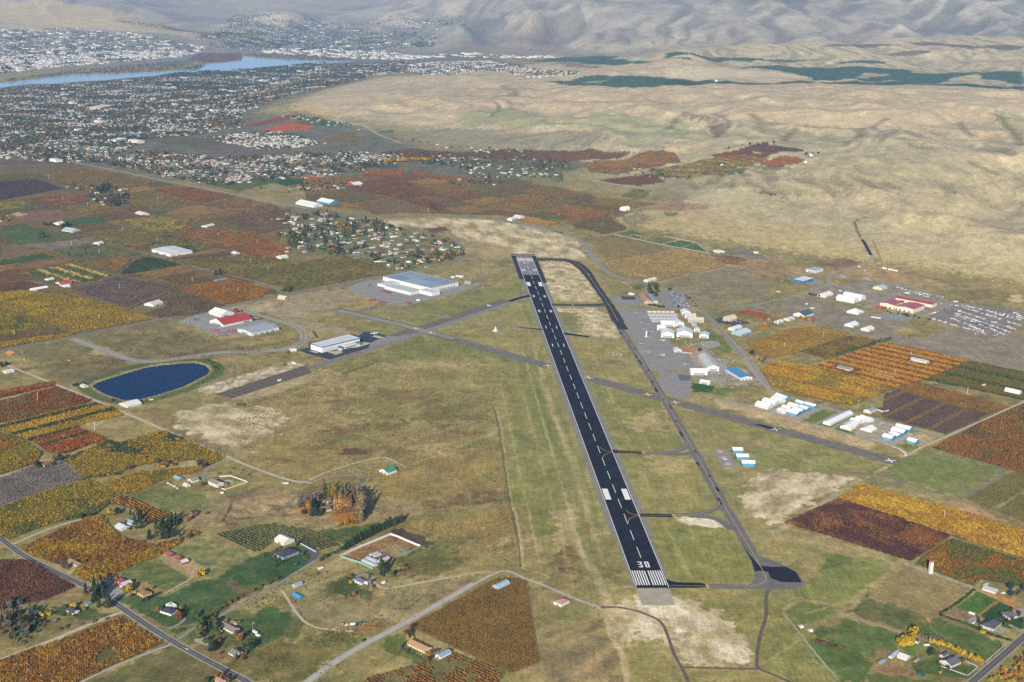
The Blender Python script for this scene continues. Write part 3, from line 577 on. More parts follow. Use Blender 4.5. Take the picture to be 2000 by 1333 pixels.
# orchards: (label, frame, outline, row direction, colours, row gap, tree gap, tree size, floor, stripe)
ORCH=[]
def orch(lab,f,pts,d,cols,rg=4.6,tg=2.9,s=1.,floor='#6a6238',st=None,patchy=60,keep=.97,kind='leaf',hole=None):
    ORCH.append(dict(lab=lab,poly=q(f,*pts),d=d,cols=cols,rg=rg,tg=tg,s=s,st=st,patchy=patchy,keep=keep,kind=kind,hole=hole))
    patch(f,pts,floor,2,0,.95,None)
YE=['#ad8526','#9a7a24','#b8902c','#7d7028']; OR=['#9c6c2a','#8a5e2a','#a87c30','#7d562a']; RD=['#8a4a24','#7c4424','#95592a']; MA=['#68422e','#5e3c2c','#7a4c2c']; OL=['#6f6a32','#5d602f','#85762f']; DG=['#43522e','#39482c','#55602f']; YG=['#94802a','#7a742c','#a5882a','#66682e']; PU=['#665650','#5a4c4c','#746058']; BR=['#7d6236','#6d5832','#8a6a38']; GR=['#857b74','#787069','#928880']
orch('amber orchard trees in rows below the gravel drive at the lower left corner','L',(-60,1150,300,1030,780,850,870,900,1070,1020,870,1110,520,1277,380,1340,-60,1340),'A',OR+['#a8812c'],4.8,3.3,1.05,'#5f5634',None,40,.97,'leaf',[('L',(620,1110,700,1040,770,1100,740,1160,640,1170),.1)])
orch('golden orchard between the paved road and the house with conifers','L',(140,400,560,205,680,190,730,290,820,340,1000,380,1200,330,1190,370,1010,470,600,630,470,570,540,480,400,520,180,440),'A',YE+OR,4.6,3.0,1.05,'#685c30',None,70)
orch('yellow green orchard above the farm track at the left edge','H',(-60,1160,220,1060,560,950,790,1055,640,1180,330,1250,60,1350,-60,1310),'A',YG,4.6,3.,1.1,'#5f5c34',None,60)
orch('orange orchard rows sloping behind the grey roofed farmhouse','H',(640,1120,800,1060,1110,1180,1060,1230,960,1250,900,1160,760,1120),'B',OR,5.2,2.6,.95,'#5d5430')
orch('maroon orchard left of the paved road','L',(-60,480,200,480,500,655,300,740,60,790,-60,800),'A',['#6a4636','#604234','#745038'],4.2,2.6,.9,'#5c4838',None,60)
orch('rust orange orchard strip beside the gravel road at the left edge','H',(-60,390,350,315,370,345,-60,440),'A',RD+['#9a6a2c'],4.6,3.,1.05,'#5d4a30')
orch('russet orchard with a wind machine near the left edge','H',(-60,460,370,355,600,440,480,500,-60,600),'A',RD+BR,4.6,2.9,1.05,'#5d482e')
orch('bright yellow orchard with dark green pollinator rows','H',(-60,615,600,455,740,490,810,540,560,590,500,625,200,710,120,680,20,640,-60,650),'A',['#b08a26','#a07c24','#b8922c'],4.6,2.9,1.1,'#665c2e',(9,3,DG),80)
orch('fiery orange block inside the yellow orchard','H',(210,705,520,625,700,690,430,790,320,780),'A',['#a5602a','#984e26','#8a5a2e','#b06a2a'],4.6,2.9,1.1,'#5f4a2c',(12,2,DG),40)
orch('mottled yellow green orchard at the left edge beside the red roofed cottage','H',(-60,640,130,690,280,780,240,850,-60,950),'A',YG+OR[:1],4.6,3.,1.1,'#5f5a32')
orch('leafless grey orchard block below the red roofed cottage','H',(-60,970,200,870,400,840,560,950,230,1050,-60,1150),'A',GR,4.2,2.6,.95,'#756c62',None,60,.97,'bare')
orch('patchy yellow orchard along the gravel road below the pond','H',(410,830,700,700,760,720,1070,640,1480,810,1360,870,1270,830,1000,850,840,880,780,930,560,950),'A',YG+YE+DG[:1],4.6,2.9,1.1,'#626030',None,70)
orch('golden orchard rows just left of the house with the pool','H',(670,980,900,910,1330,870,1320,900,1100,950,830,1060),'A',YE,5.,3.,1.,'#6d6436')
orch('dark green trellis rows on the knoll beside the black roofed house','M',(60,180,500,90,880,150,1080,260,900,310,760,250,700,210,540,240,420,330),'B',DG+['#566035'],5.4,2.0,.72,'#8a7e55')
orch('brown orange young orchard beside the long blue shed','N',(20,730,560,430,680,430,760,450,850,980,660,1050,300,890,160,820,30,760),'A',['#86622e','#7a5e30','#8f6c32'],4.4,2.2,.72,'#6f6038',None,60)
orch('sparse orange saplings at the bottom edge','N',(-20,1010,180,970,300,920,640,1040,560,1140,-300,1140,-300,1090),'B',['#9a6c2e','#8c602e'],4.6,3.,.85,'#6b6540',None,28,.55)
orch('dark maroon orchard block right of the taxiway','Q',(0,430,440,235,1000,400,1390,540,1060,750,700,640,480,570),'B',['#583a30','#4c342e','#624232','#80542c'],3.8,2.4,.85,'#4d332b',None,50)
orch('bright yellow orchard block at the right edge behind the maroon one','Q',(440,230,650,100,900,180,1340,290,2150,540,2150,780,1390,540),'B',['#b0882a','#a07a28','#9c7038','#b8922e'],4.6,2.8,1.05,'#6b5c34',None,70)
orch('dotted orange orchard around the white tower','Q',(1400,560,2150,790,2150,990,1640,900,1590,960,1090,770,1220,650),'B',['#a5742c','#9a6228','#6a6a34'],4.4,3.2,.8,'#4a5230',None,60)
orch('trellised vineyard rows in the right edge field','Q',(1510,230,1880,20,2000,-10,2150,0,2150,80,1710,330),'A',['#857a40','#78703c'],4.2,2.,.6,'#74704a')
orch('trellised vineyard rows below the farm lane at the right edge','Q',(1745,335,2150,95,2150,450,2000,430),'A',['#857a40','#78703c'],4.2,2.,.6,'#74704a')
orch('bright gold orchard behind the row of small hangars','R',(110,455,300,385,420,410,560,430,950,530,1280,640,930,785,400,680,200,600),'B',YE,4.6,2.9,1.1,'#6a5e30',(14,3,OR),90)
orch('striped yellow and red orchard around the white farmstead','R',(590,440,780,370,1000,290,1250,230,1590,300,1980,390,1580,550,1290,640,960,520),'B',['#b0862a','#a8802a'],4.6,2.9,1.05,'#704a2a',(7,3,['#8a4a28','#7a4028','#9a5a28']),90,.97,'leaf',[('R',(1400,380,1500,350,1680,400,1600,425),0),('R',(730,440,820,420,1010,480,940,500),0),('R',(1095,485,1320,540,1290,548,1090,495),0)])
orch('tawny orchard beside the curving road','R',(0,230,330,120,560,80,940,165,780,210,460,310,250,360,60,340),'B',['#927434','#86692f','#9c7c34'],4.6,2.9,.95,'#75643a',None,90)
orch('olive brown orchard behind the line of round green trees','R',(470,305,900,170,1190,210,800,345,700,370),'B',['#6f5c2c','#5f5430','#806830'],4.6,2.9,1.,'#5f5034')
orch('brown orchard strip in the middle of the right edge fields','S',(50,95,220,40,1130,280,960,360,690,300,280,190),'B',['#7d6030','#6c552c','#8a6430'],4.4,2.7,.95,'#66532f')
orch('purple brown pruned rows beside the two small houses','S',(-120,150,40,105,280,190,690,300,960,360,500,560,100,450,-150,380),'A',['#5f5046','#6a584a','#574a42'],4.6,2.4,.6,'#62544a',(9,2,['#8a7034','#94783a']),60)
orch('orange brown orchard filling the right edge','S',(340,690,980,380,1282,250,1450,200,1450,1000,1100,900,700,790),'A',['#8f602c','#80582c','#9a6e30','#6d5a30'],4.6,2.9,1.05,'#6a5434',None,60)
orch('olive orchard with dark green bands at the right edge','R',(1570,555,1980,392,2600,520,2600,780,2460,740),'B',['#76662f','#685c2e'],4.8,2.9,.95,'#5f5834',(13,4,DG),90)
orch('deep yellow orchard at the left edge above the business park road','D',(-60,915,150,890,480,940,620,960,1000,1080,500,1170,330,1110,140,1040,-60,1020),'A',['#a5862a','#94782a','#8a7a30','#b0902e'],4.8,3.,1.1,'#6d6434',None,90)
orch('olive yellow orchard corner at the left edge','D',(-60,1030,130,1050,330,1130,-60,1200),'A',YG,4.8,3.,1.05,'#66603a')
orch('narrow yellow orchard strip along the straight road','D',(-60,1245,480,1165,480,1185,-60,1285),'A',YE,4.8,3.,1.05,'#66603a')
orch('dark maroon orchard strip at the left edge','D',(-60,865,200,835,320,870,-60,910),'A',MA,4.6,3.,1.,'#5a463c')
orch('bare purple grey orchard behind the yellow one','D',(460,880,760,800,1050,850,1130,880,830,1000,680,965),'A',PU,4.6,3.,.9,'#665950',None,60,.97,'bare')
orch('thin tan orchard around the white farmhouse','D',(830,1005,1130,885,1480,990,1320,1050,1030,1075),'A',['#746448','#80704a','#6a5a48'],5.,3.4,.8,'#756a4a',None,60,.9,'leaf',[('D',(850,1020,960,965,1090,960,1080,1000,930,1045),0)])
orch('orange orchard beside the straight road','D',(1140,880,1510,820,1770,890,1700,940,1480,985),'A',['#96662c','#8a5c30','#a0722e'],4.8,3.,1.,'#6a5a38')
orch('green orchard with yellow bands near the left edge','D',(130,780,470,715,740,795,500,850,250,800),'B',['#55602f','#4a572d'],5.,3.,1.,'#4f5a30',(8,3,YE),80)
orch('orange rows beside the dark green rows','D',(560,715,830,640,860,700,760,780),'A',['#8f6a2c','#80602c'],7.,2.8,1.1,'#56502f')
orch('dark green widely spaced rows behind the white warehouse','D',(870,700,960,672,1190,730,840,790,770,782),'A',['#34462f','#3a4c30'],7.5,2.4,1.15,'#7a7050')
orch('pale grey orchard strip near the left edge','D',(160,600,560,555,620,580,340,630),'A',GR,4.8,3.,.9,'#746a60',None,60,.97,'bare')
orch('dull green orchard above the striped block','D',(340,630,640,585,940,660,560,715,460,700),'B',['#56593a','#606040','#4c5236'],5.6,2.8,1.,'#6b6444')
orch('olive brown orchard left of the white warehouse','D',(540,520,800,480,1040,540,930,610,740,590),'A',BR+OL,5.,3.,1.,'#655a3a')
orch('green brown orchard behind the white warehouse','D',(940,600,960,555,1090,530,1400,612,1240,650,1130,600),'A',OL+DG[:1],5.,3.,1.,'#5d5838')
orch('brick red orchard left of the suburb','D',(1100,520,1440,480,1900,600,1560,640,1380,610),'A',['#85522a','#78482a','#8c5c2c'],5.,3.,1.,'#634834',None,80)
orch('dark furrowed purple orchard by the suburb','D',(1400,430,1600,390,1880,480,1720,520),'B',['#58443c','#644a3c'],7.,3.,.9,'#5a4a3e')
orch('yellow orchard in the middle of the left plain','D',(760,440,1000,410,1250,440,1180,500,1040,530),'A',YG,5.,3.,1.,'#66603a')
orch('red orchard below the long town boundary road','D',(1010,240,1230,220,1520,280,1320,320),'A',['#8c542a','#804c2a'],5.4,3.2,1.,'#66462f')
orch('olive brown orchard beside the long boundary road','D',(1320,325,1520,280,1790,340,1600,390,1400,340),'A',BR,5.4,3.2,1.,'#625538')
orch('brown orchard around the conifer farmyard','D',(830,265,1010,245,1320,330,1080,355,870,340),'A',OL+BR,5.4,3.2,1.,'#665a3c')
orch('gold brown orchard at the town edge','D',(220,130,560,90,1060,190,720,240,520,235),'A',['#846a34','#786032'],5.6,3.4,1.,'#66583a',None,90)
orch('dark plum field of bare trees at the left edge','D',(-60,185,250,170,420,230,-60,320),'A',['#55454a','#4d4046'],5.4,3.2,.9,'#564848',None,60,.97,'bare')
orch('red orchard strip beside the conifer farmyard','D',(180,300,570,270,580,310,400,340),'A',RD,5.4,3.2,1.,'#5f4434')
orch('ochre orchard below the red strip','D',(400,350,700,330,740,360,520,390),'A',YG+BR,5.4,3.2,1.,'#625a38')
orch('ochre orchard patch at the far left edge','D',(-60,325,170,310,180,350,-60,385),'A',YG,5.4,3.2,1.,'#625a38')
orch('wide olive orchard between the suburb and the packing plant','E',(-570,700,-240,670,0,690,250,720,540,660,820,720,880,780,250,895,0,825),'A',['#6c682f','#75692e','#5a5a2e','#7d6e30'],5.,3.,1.,'#5f5a36',None,120)
orch('purple strip beside the white warehouse','D',(1110,685,1500,642,1560,652,1240,722),'A',['#644c46','#6a5148'],5.,3.,.9,'#604c46',None,60,.97,'bare')
orch('rust orchard left of the suburb houses','E',(-60,545,270,600,140,690,-60,660),'A',RD,5.,3.,1.,'#66482f')
orch('dark brown striped orchard above the suburb','E',(0,400,220,360,260,470,0,530),'B',['#54423a','#604a3c'],7.,3.,.9,'#56483a')
orch('maroon orchard beyond the suburb','E',(600,210,900,150,1170,270,960,300,700,240),'A',['#77482c','#7d4e2c','#6c4430'],5.6,3.4,1.,'#5f4234')
orch('orange tree rows beyond the suburb','E',(690,115,960,100,960,140,700,150),'A',['#9a5a2c','#8a4e2a'],9.,3.,1.4,'#6a4a34')
orch('red orchard beside the fenced paddocks','E',(980,110,1400,170,1280,182,1050,150),'A',['#8f562c','#844e2c'],5.6,3.4,1.,'#6a4632')
orch('dun orchard below the highway bend','E',(700,330,960,300,1150,380,760,400),'A',['#705a44','#7a6248'],5.6,3.4,.8,'#75624a')
orch('gold orchard strip beyond the highway bend','E',(1050,210,1250,200,1450,240,1300,280,1180,270),'A',['#8a6230','#7d5a30'],5.6,3.4,1.,'#6a5236')
orch('wine red orchard strip above the highway','E',(950,310,1100,300,1240,345,1200,380,1150,360),'A',MA,5.6,3.4,1.,'#5d4434')
orch('amber orchard between the farm lanes','E',(1450,350,1640,310,1850,370,1700,390),'A',['#8f6a2e','#80602e'],5.6,3.4,1.,'#66553a')
orch('crimson orchard below the green crop','F',(230,240,440,197,760,240,690,280,480,310),'A',['#86522c','#7a4c2c','#8d5a2e'],5.2,3.2,1.,'#66452f')
orch('orange orchard corner by the highway','F',(60,265,350,330,240,350,0,300,0,280),'A',['#9c6a2c','#a5722c'],5.2,3.2,1.,'#6d5a34')
orch('olive orchard below the crimson one','F',(440,340,700,275,870,370,700,410,480,360),'A',['#5f5a34','#665c34'],5.2,3.2,.95,'#5f583c')
orch('tan wedge shaped orchard inside the highway curve','F',(710,620,1250,522,1460,558,1600,645,1110,762,930,730,780,690),'B',['#857040','#7a683c','#8d7540'],4.8,2.8,.85,'#7f7048',None,90)
orch('dark brown orchard at the far right of the plain','F',(640,10,1050,-35,1140,20,950,50,820,45),'A',['#7d4c2c','#74462c'],6.,3.6,1.,'#63412f')
orch('gold and green rows on the slope','F',(800,130,900,72,1040,90,960,150),'B',['#8d7430','#5a6034'],6.,3.2,1.,'#66603c')
orch('thin gold orchard along the slope foot','F',(560,160,700,140,1090,185,900,215,750,205),'A',['#7d6634','#8a6c32'],6.,3.6,.95,'#6d5f3c')
orch('red orchard on the knoll below the hills','C',(240,870,400,840,640,850,540,882,350,895),'A',['#8c5028','#804a28'],7,4,1.2,'#64422e')
orch('flame orange orchard beside the knoll farmhouse','C',(510,910,640,870,780,890,740,915,640,930),'A',['#aa6228','#a05a28'],7,4,1.2,'#774428')
orch('maroon orchard tip on the knoll','C',(400,838,520,812,780,840,760,850,640,848),'A',['#604a44','#6a4a40'],7,4,1.1,'#584640')
orch('gold and green curving rows on the knoll','C',(-100,950,350,895,470,910,180,990,-40,990),'B',['#94722c','#806a2c'],7,4,1.2,'#5f5a34',(6,3,DG))
orch('dark red orchard below the brown hill','B',(265,855,430,830,820,862,720,880,400,880),'A',['#65442f','#6c482d'],7,4,1.1,'#553a30')
orch('red orchard left of the knoll','B',(1180,860,1440,830,1690,850,1450,890,1250,905),'A',['#77502e','#80522e'],7,4,1.1,'#5f4432')
orch('amber orchard left of the knoll','B',(1450,895,1700,870,1900,895,1740,930,1500,935),'A',['#8a6030','#96662e'],7,4,1.1,'#6a5034')

orch('rust and gold orchard below the knoll','T',(1145,318,1240,304,1320,300,1330,318,1200,342,1150,336),'A',['#8a5a2c','#7d5430','#94662e'],7,4,1.1,'#6a5036')
orch('gold striped orchard right below the knoll','T',(1290,334,1380,312,1460,302,1500,312,1420,338,1340,350),'B',['#94722c','#86682e'],7,4,1.1,'#665a36',(5,2,['#5d5a34','#6a5034']))
orch('brown orchard under the hill foot','T',(880,300,1000,292,1120,296,1130,312,960,312),'A',['#75502f','#6a4a30'],7,4,1.,'#66503a')
patch('E',(80,430,230,400,480,390,560,420,780,440,850,470,1000,500,1080,530,1240,560,1330,600,1345,660,1300,690,1080,735,900,765,820,720,540,660,330,660,200,650,260,560,130,545,190,490),'#55603a',6,4,.8,'#77704e',30)
PATCH.insert(6,PATCH.pop())
EXC=[q('D',0,480,170,460,480,545,150,600,0,570),q('D',280,460,600,410,740,440,500,480,300,470),q('D',0,700,270,650,380,680,0,735),q('D',50,390,380,360,540,400,260,450,90,430),q('D',80,735,240,705,420,685,450,700,260,750,110,750),q('D',1060,390,1250,330,1320,340,1500,375,1240,415),q('D',850,1010,960,980,1060,990,930,1035),q('D',970,600,1250,600,1250,690,970,690),q('D',1260,740,1450,740,1450,810,1260,810),q('D',0,590,200,590,200,690,0,690),q('E',240,300,560,300,560,370,240,370),q('D',380,190,850,190,850,360,380,360),q('D',960,320,1330,320,1330,420,960,420),q('E',1540,400,1760,400,1760,450,1540,450)]
NB0=len(ORCH)
orch('mixed brown and olive orchard blocks filling the left plain','T',(-60,345,200,335,330,360,540,402,560,425,545,470,560,515,480,565,300,625,0,685,-60,700),'A',['#7d6236','#6f5a3a','#86592e','#6a6034','#8a7034','#75503a'],5.4,3.2,1.,'#6c5f3e',None,180)
orch('mixed russet orchard blocks beyond the suburb','T',(590,350,780,338,900,345,1020,352,1150,380,1235,415,1190,432,1080,440,980,422,760,416,640,405,600,395),'A',['#7d5632','#74603a','#86642e','#6a5a34','#805030'],6,3.4,1.,'#6f5d40',None,160)
ORCH[-1]['auto']=ORCH[-2]['auto']=True; BGP=PATCH[-2:]; del PATCH[-2:]; PATCH[5:5]=BGP
# ============================================================ water outlines
POND=smooth(g2(q('H',600,345,640,318,700,300,820,262,950,225,1080,205,1180,198,1270,195,1340,212,1370,240,1350,272,1190,352,1020,405,880,440,800,435,700,405,640,375)),0,True)
rv=q('A',-300,540,0,493,140,474,300,474,400,462,560,455,700,440,900,425,1100,408,1300,398,1500,385,1700,365,1960,350,1960,342,1800,342,1600,335,1480,328,1360,314,1345,340,1230,352,1150,352,1140,372,1090,388,1000,395,800,405,640,415,400,418,300,430,150,448,0,465,-300,490)
rx,ry=on_plane(rv[:,0],rv[:,1],RIVER_Z); RIVER=np.stack([rx,ry],1)
# ============================================================ ground mesh: a fan of rows that get wider apart with distance
cols=900; th=np.radians(np.linspace(-24.2,24.2,cols))
rows=[1080.]
while rows[-1]<12900: rows.append(rows[-1]+min(rows[-1]**2/(H*1350)*1.22,24.))
n_near=len(rows)
while rows[-1]<30000: rows.append(rows[-1]+min(40.+(rows[-1]-12900)*.004,90))
rows=np.array(rows)
RRr,TT=np.meshgrid(rows,th,indexing='ij')
VX=(RRr*np.sin(TT)).ravel(); VY=(RRr*np.cos(TT)).ravel()
VZ=Zf(VX,VY)
def carve(poly,depth,soft):
    lo,hi=poly.min(0)-300,poly.max(0)+300
    k=np.where((VX>lo[0])&(VX<hi[0])&(VY>lo[1])&(VY<hi[1]))[0]
    ins=inside(VX[k],VY[k],poly); d=edge_dist(VX[k],VY[k],poly)
    return k,np.where(ins,d,-d)
k,sdv=carve(RIVER,0,0); VZ[k]=np.where(sdv>-60,np.where(sdv>0,RIVER_Z-4,VZ[k]+(RIVER_Z+1.5-VZ[k])*sstep(-60,0,sdv)),VZ[k])
k,sdv=carve(POND,0,0); VZ[k]=VZ[k]-3.0*sstep(-1,4,sdv)+.5*np.exp(-((sdv+4)/3.5)**2)
# ------------------------------------------------------------ colours
rr=np.hypot(VX,VY)
n1=fbm(VX,VY,160,4,61); n2=fbm(VX,VY,34,3,62); n3=fbm(VX,VY,12,2,63)
def mix3(a,b,t): return a[None]*(1-t[:,None])+b[None]*t[:,None]
COL=mix3(lin('#7a7248'),lin('#93855a'),np.clip(.5+.7*n1+.35*n2,0,1))
# hills and mountains: tan grass, darker sage and painted shade in the folds
hl=sstep(3,40,VZ)*(1-sstep(12400,13800,rr))
hn=fbm(VX,VY,420,4,64); COLH=mix3(lin('#8f8460'),lin('#a89870'),np.clip(.5+.6*hn+.004*(VZ-80),0,1))
COL=COL*(1-hl[:,None])+COLH*hl[:,None]
mt=sstep(12600,14000,rr)*sstep(-90,-10,VZ)
COLM=mix3(lin('#857c70'),lin('#a89d8a'),np.clip(.5+.8*fbm(VX,VY,900,4,65)+.3*fbm(VX,VY,120,2,66),0,1))
dk=sstep(.18,.5,fbm(VX,VY*.6,1500,4,67))*sstep(260,520,VZ); COLM=COLM*(1-dk[:,None]*.6)+lin('#3c4238')[None]*dk[:,None]*.6
COL=COL*(1-mt[:,None])+COLM*mt[:,None]
# fold lines follow the terrain: relief shade painted into the gullies by curvature, along with brush
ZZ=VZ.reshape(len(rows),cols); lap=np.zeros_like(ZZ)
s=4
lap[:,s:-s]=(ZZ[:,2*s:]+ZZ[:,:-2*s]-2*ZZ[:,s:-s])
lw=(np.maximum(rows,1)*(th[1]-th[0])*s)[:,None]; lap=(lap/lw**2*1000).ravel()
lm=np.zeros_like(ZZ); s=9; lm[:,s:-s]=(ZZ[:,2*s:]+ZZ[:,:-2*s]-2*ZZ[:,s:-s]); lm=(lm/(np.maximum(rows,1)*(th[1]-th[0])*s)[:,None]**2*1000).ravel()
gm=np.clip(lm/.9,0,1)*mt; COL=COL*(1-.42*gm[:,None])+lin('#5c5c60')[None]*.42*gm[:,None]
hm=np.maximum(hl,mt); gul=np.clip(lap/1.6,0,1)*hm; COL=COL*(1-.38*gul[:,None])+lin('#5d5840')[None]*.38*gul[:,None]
DIRS={'a':AA,'b':BB,'c':AA+1.2,'r':math.radians(100),'w':BB}
def idx(poly,pad):
    lo,hi=poly.min(0)-pad,poly.max(0)+pad
    return np.where((VX>lo[0])&(VX<hi[0])&(VY>lo[1])&(VY<hi[1]))[0]
WB1=fbm(VX,VY,22,3,71); WB2=fbm(VX,VY,22,3,72)
FIELD=np.zeros(len(VX),bool)
def do_patch(pp):
    pts,hx,soft,wob,al,hx2,wl,st=pp
    poly=g2(pts); far=max(1.,np.hypot(*poly.mean(0))/3500); soft=soft*far**.5
    k=idx(poly,soft*2+wob*4)
    if len(k)==0: return
    x,y=VX[k]+WB1[k]*wob*4,VY[k]+WB2[k]*wob*4
    ins=inside(x,y,poly); d=edge_dist(x,y,poly); sd_=np.where(ins,d,-d)
    w=sstep(-soft*.5,soft*.5,sd_)*al
    m=w>.003; k=k[m]; w=w[m]; x=VX[k]; y=VY[k]
    if len(k)==0: return
    t=np.clip(.5+.9*fbm(x,y,wl,3,abs(hash(hx2))%97 if False else 81)+.35*n3[k],0,1)
    if st:
        a=DIRS[st[0]]; uu=x*math.cos(a)+y*math.sin(a); vv=-x*math.sin(a)+y*math.cos(a)
        t=np.clip(.5+1.1*fbm(uu/2.6,vv,st[1]*.7,4,83,.6)+.3*n2[k],0,1)
    c=mix3(lin(hx),lin(hx2),t)*(1+.10*n2[k])[:,None]
    if al<.97: w=w*np.clip(1+.9*(1-al)*WB1[k]*2,0,1.05)
    COL[k]=COL[k]*(1-w[:,None])+c*w[:,None]
# open grassland: brown, olive and straw coloured drifts that follow the drainage
flat=np.where((rr<4300)&(VZ==0))[0]; x,y=VX[flat],VY[flat]
free=np.ones(len(flat),bool)
for O in ORCH: 
    if not O.get('auto'):
        pg=g2(O['poly'])
        if np.hypot(*pg.mean(0))<4600: free&=~inside(x,y,pg)
flat=flat[free]; x,y=x[free],y[free]; uu=x*.75+y*.66; vv=-x*.66+y*.75
def drift(g):
    for wl_,st_,hx,al,sd_,lo_,hi_ in ((90,2.2,'#6b5638',.42,101,.12,.5),(120,1.8,'#5f6a3c',.40,105,.12,.5),(60,2.5,'#a3956a',.42,109,.15,.5),(26,2.,'#5c4c34',.40,113,.2,.55),(22,2.,'#66703f',.36,117,.2,.55),(16,2.4,'#ab9c74',.34,121,.22,.55)):
        w=sstep(lo_,hi_,fbm(uu/st_,vv,wl_,4,sd_,.6))*al*g; COL[flat]=COL[flat]*(1-w[:,None])+lin(hx)[None]*w[:,None]
drift(1.)
for pp in PATCH: do_patch(pp)
drift(.22)
for pts,w_,hx,soft,al in TRACK:
    pl=smooth(g2(pts),2); k=idx(pl,w_+soft+6)
    if len(k)==0: continue
    d=edge_dist(VX[k]+WB1[k]*2,VY[k]+WB2[k]*2,pl,False)
    w=(1-sstep(w_/2-soft*.3,w_/2+soft,d))*al; COL[k]=COL[k]*(1-w[:,None])+lin(hx)[None]*w[:,None]*(1+.12*n3[k])[:,None]
gy=COL@np.array([.3,.55,.15]); hw=(.24*sstep(3,30,VZ)*(1-sstep(12400,13800,rr)))[:,None]; COL=COL*(1-hw)+gy[:,None]*np.array([1.06,1.,.86])[None]*hw
# mowing strips and wheel tracks beside the runway
FT=.3048; HDr=-.0819515; RX0,RY0=201.599,1676.604
def rw(s,t): return np.array([RX0+s*FT*math.sin(HDr)+t*FT*math.cos(HDr),RY0+s*FT*math.cos(HDr)-t*FT*math.sin(HDr)])
for t_,a_,b_,w_,hx,al in [(-150,0,6400,9,'#6a7040',.4),(-185,200,5200,6,'#a39872',.35),(-232,0,4300,14,'#626c3c',.4),(-270,300,3900,4,'#aa9e78',.4),(-305,0,3600,12,'#6f7344',.3),(-352,0,3900,5,'#a0946c',.3),(-420,0,3300,16,'#6b7040',.35),(-480,200,3000,3,'#a89c74',.4),(150,0,900,8,'#6a7040',.35),(190,100,2300,5,'#a39872',.3),(230,150,2200,12,'#66703f',.35),(150,2500,5600,9,'#6a7040',.35),(215,2600,5400,6,'#a89c74',.3),(300,300,2200,7,'#a0946c',.25),(470,-200,3600,10,'#6d7343',.3),(520,0,3000,4,'#a89c74',.35)]:
    pl=np.array([rw(a_,t_),rw((a_+b_)/2,t_+R.uniform(-4,4)),rw(b_,t_)]); k=idx(pl,30); d=edge_dist(VX[k]+WB1[k]*2.5,VY[k]+WB2[k]*2.5,pl,False); w=(1-sstep(w_*.35,w_*.75,d))*al*np.clip(.75+1.1*n1[k],.1,1.1); COL[k]=COL[k]*(1-w[:,None])+lin(hx)[None]*w[:,None]
# bank of the pond
k,sdv=carve(POND,0,0); w=np.exp(-((sdv+2)/1.8)**2); COL[k]=COL[k]*(1-w[:,None]*.35)+lin('#8f8872')[None]*w[:,None]*.35
w=sstep(-34,-26,sdv)*(1-sstep(-9,-6,sdv))*.85; COL[k]=COL[k]*(1-w[:,None])+lin('#4f5d33')[None]*w[:,None]
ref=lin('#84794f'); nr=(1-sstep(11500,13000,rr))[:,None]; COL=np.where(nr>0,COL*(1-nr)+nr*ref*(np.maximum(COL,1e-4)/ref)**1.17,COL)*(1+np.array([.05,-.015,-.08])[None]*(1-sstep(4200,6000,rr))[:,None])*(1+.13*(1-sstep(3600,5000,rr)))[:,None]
# ------------------------------------------------------------ build
def grid_obj(name,i0,i1):
    n=i1-i0; v=np.column_stack([VX,VY,VZ]).reshape(len(rows),cols,3)[i0:i1].reshape(-1,3); c=COL.reshape(len(rows),cols,3)[i0:i1].reshape(-1,3)
    a=np.arange(n*cols).reshape(n,cols); f=np.stack([a[:-1,:-1],a[:-1,1:],a[1:,1:],a[1:,:-1]],-1).reshape(-1,4)
    me=bpy.data.meshes.new(name); me.vertices.add(len(v)); me.vertices.foreach_set('co',v.astype(np.float32).ravel())
    me.loops.add(f.size); me.loops.foreach_set('vertex_index',f[:,::-1].astype(np.int32).ravel()); me.polygons.add(len(f)); me.polygons.foreach_set('loop_start',np.arange(0,f.size,4,dtype=np.int32))
    me.update(calc_edges=True); me.polygons.foreach_set('use_smooth',np.ones(len(f),bool))
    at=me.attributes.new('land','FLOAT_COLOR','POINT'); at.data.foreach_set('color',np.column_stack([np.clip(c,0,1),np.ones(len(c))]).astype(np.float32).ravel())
    return tag(link(name,me),kind='structure'),me
def ground_mat():
    m,n,l,b=mat('land_cover',.95,.05); at=n.new('ShaderNodeAttribute'); at.attribute_name='land'; p=coord(n)
    x=mul(n,l,at.outputs['Color'],ramp(n,l,noise(n,l,p,.35,4,.7),(.66,.66,.64),(1.3,1.3,1.3),.3,.7))
    x=mul(n,l,x,ramp(n,l,noise(n,l,p,.05,4,.65),(.80,.81,.80),(1.17,1.16,1.15),.3,.7))
    x=mul(n,l,x,ramp(n,l,noise(n,l,p,.14,3,.6),(.80,.80,.78),(1.2,1.19,1.17),.3,.7))
    mp=n.new('ShaderNodeMapping'); mp.inputs['Rotation'].default_value=(0,0,.6); mp.inputs['Scale'].default_value=(.22,.018,1); l.new(p,mp.inputs['Vector'])
    x=mul(n,l,x,ramp(n,l,noise(n,l,mp.outputs[0],1,3,.6),(.88,.87,.85),(1.12,1.12,1.12),.3,.7))
    x=mul(n,l,x,ramp(n,l,noise(n,l,p,.022,5,.75),(.86,.87,.85),(1.14,1.13,1.12),.32,.68))
    x=mul(n,l,x,ramp(n,l,noise(n,l,p,.012,3,.6),(.88,.90,.88),(1.10,1.09,1.08),.3,.7))
    l.new(x,b.inputs['Base Color']); return m
GM=ground_mat()
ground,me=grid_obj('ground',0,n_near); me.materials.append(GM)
mtn,me=grid_obj('mountains',n_near-1,len(rows)); me.materials.append(GM)
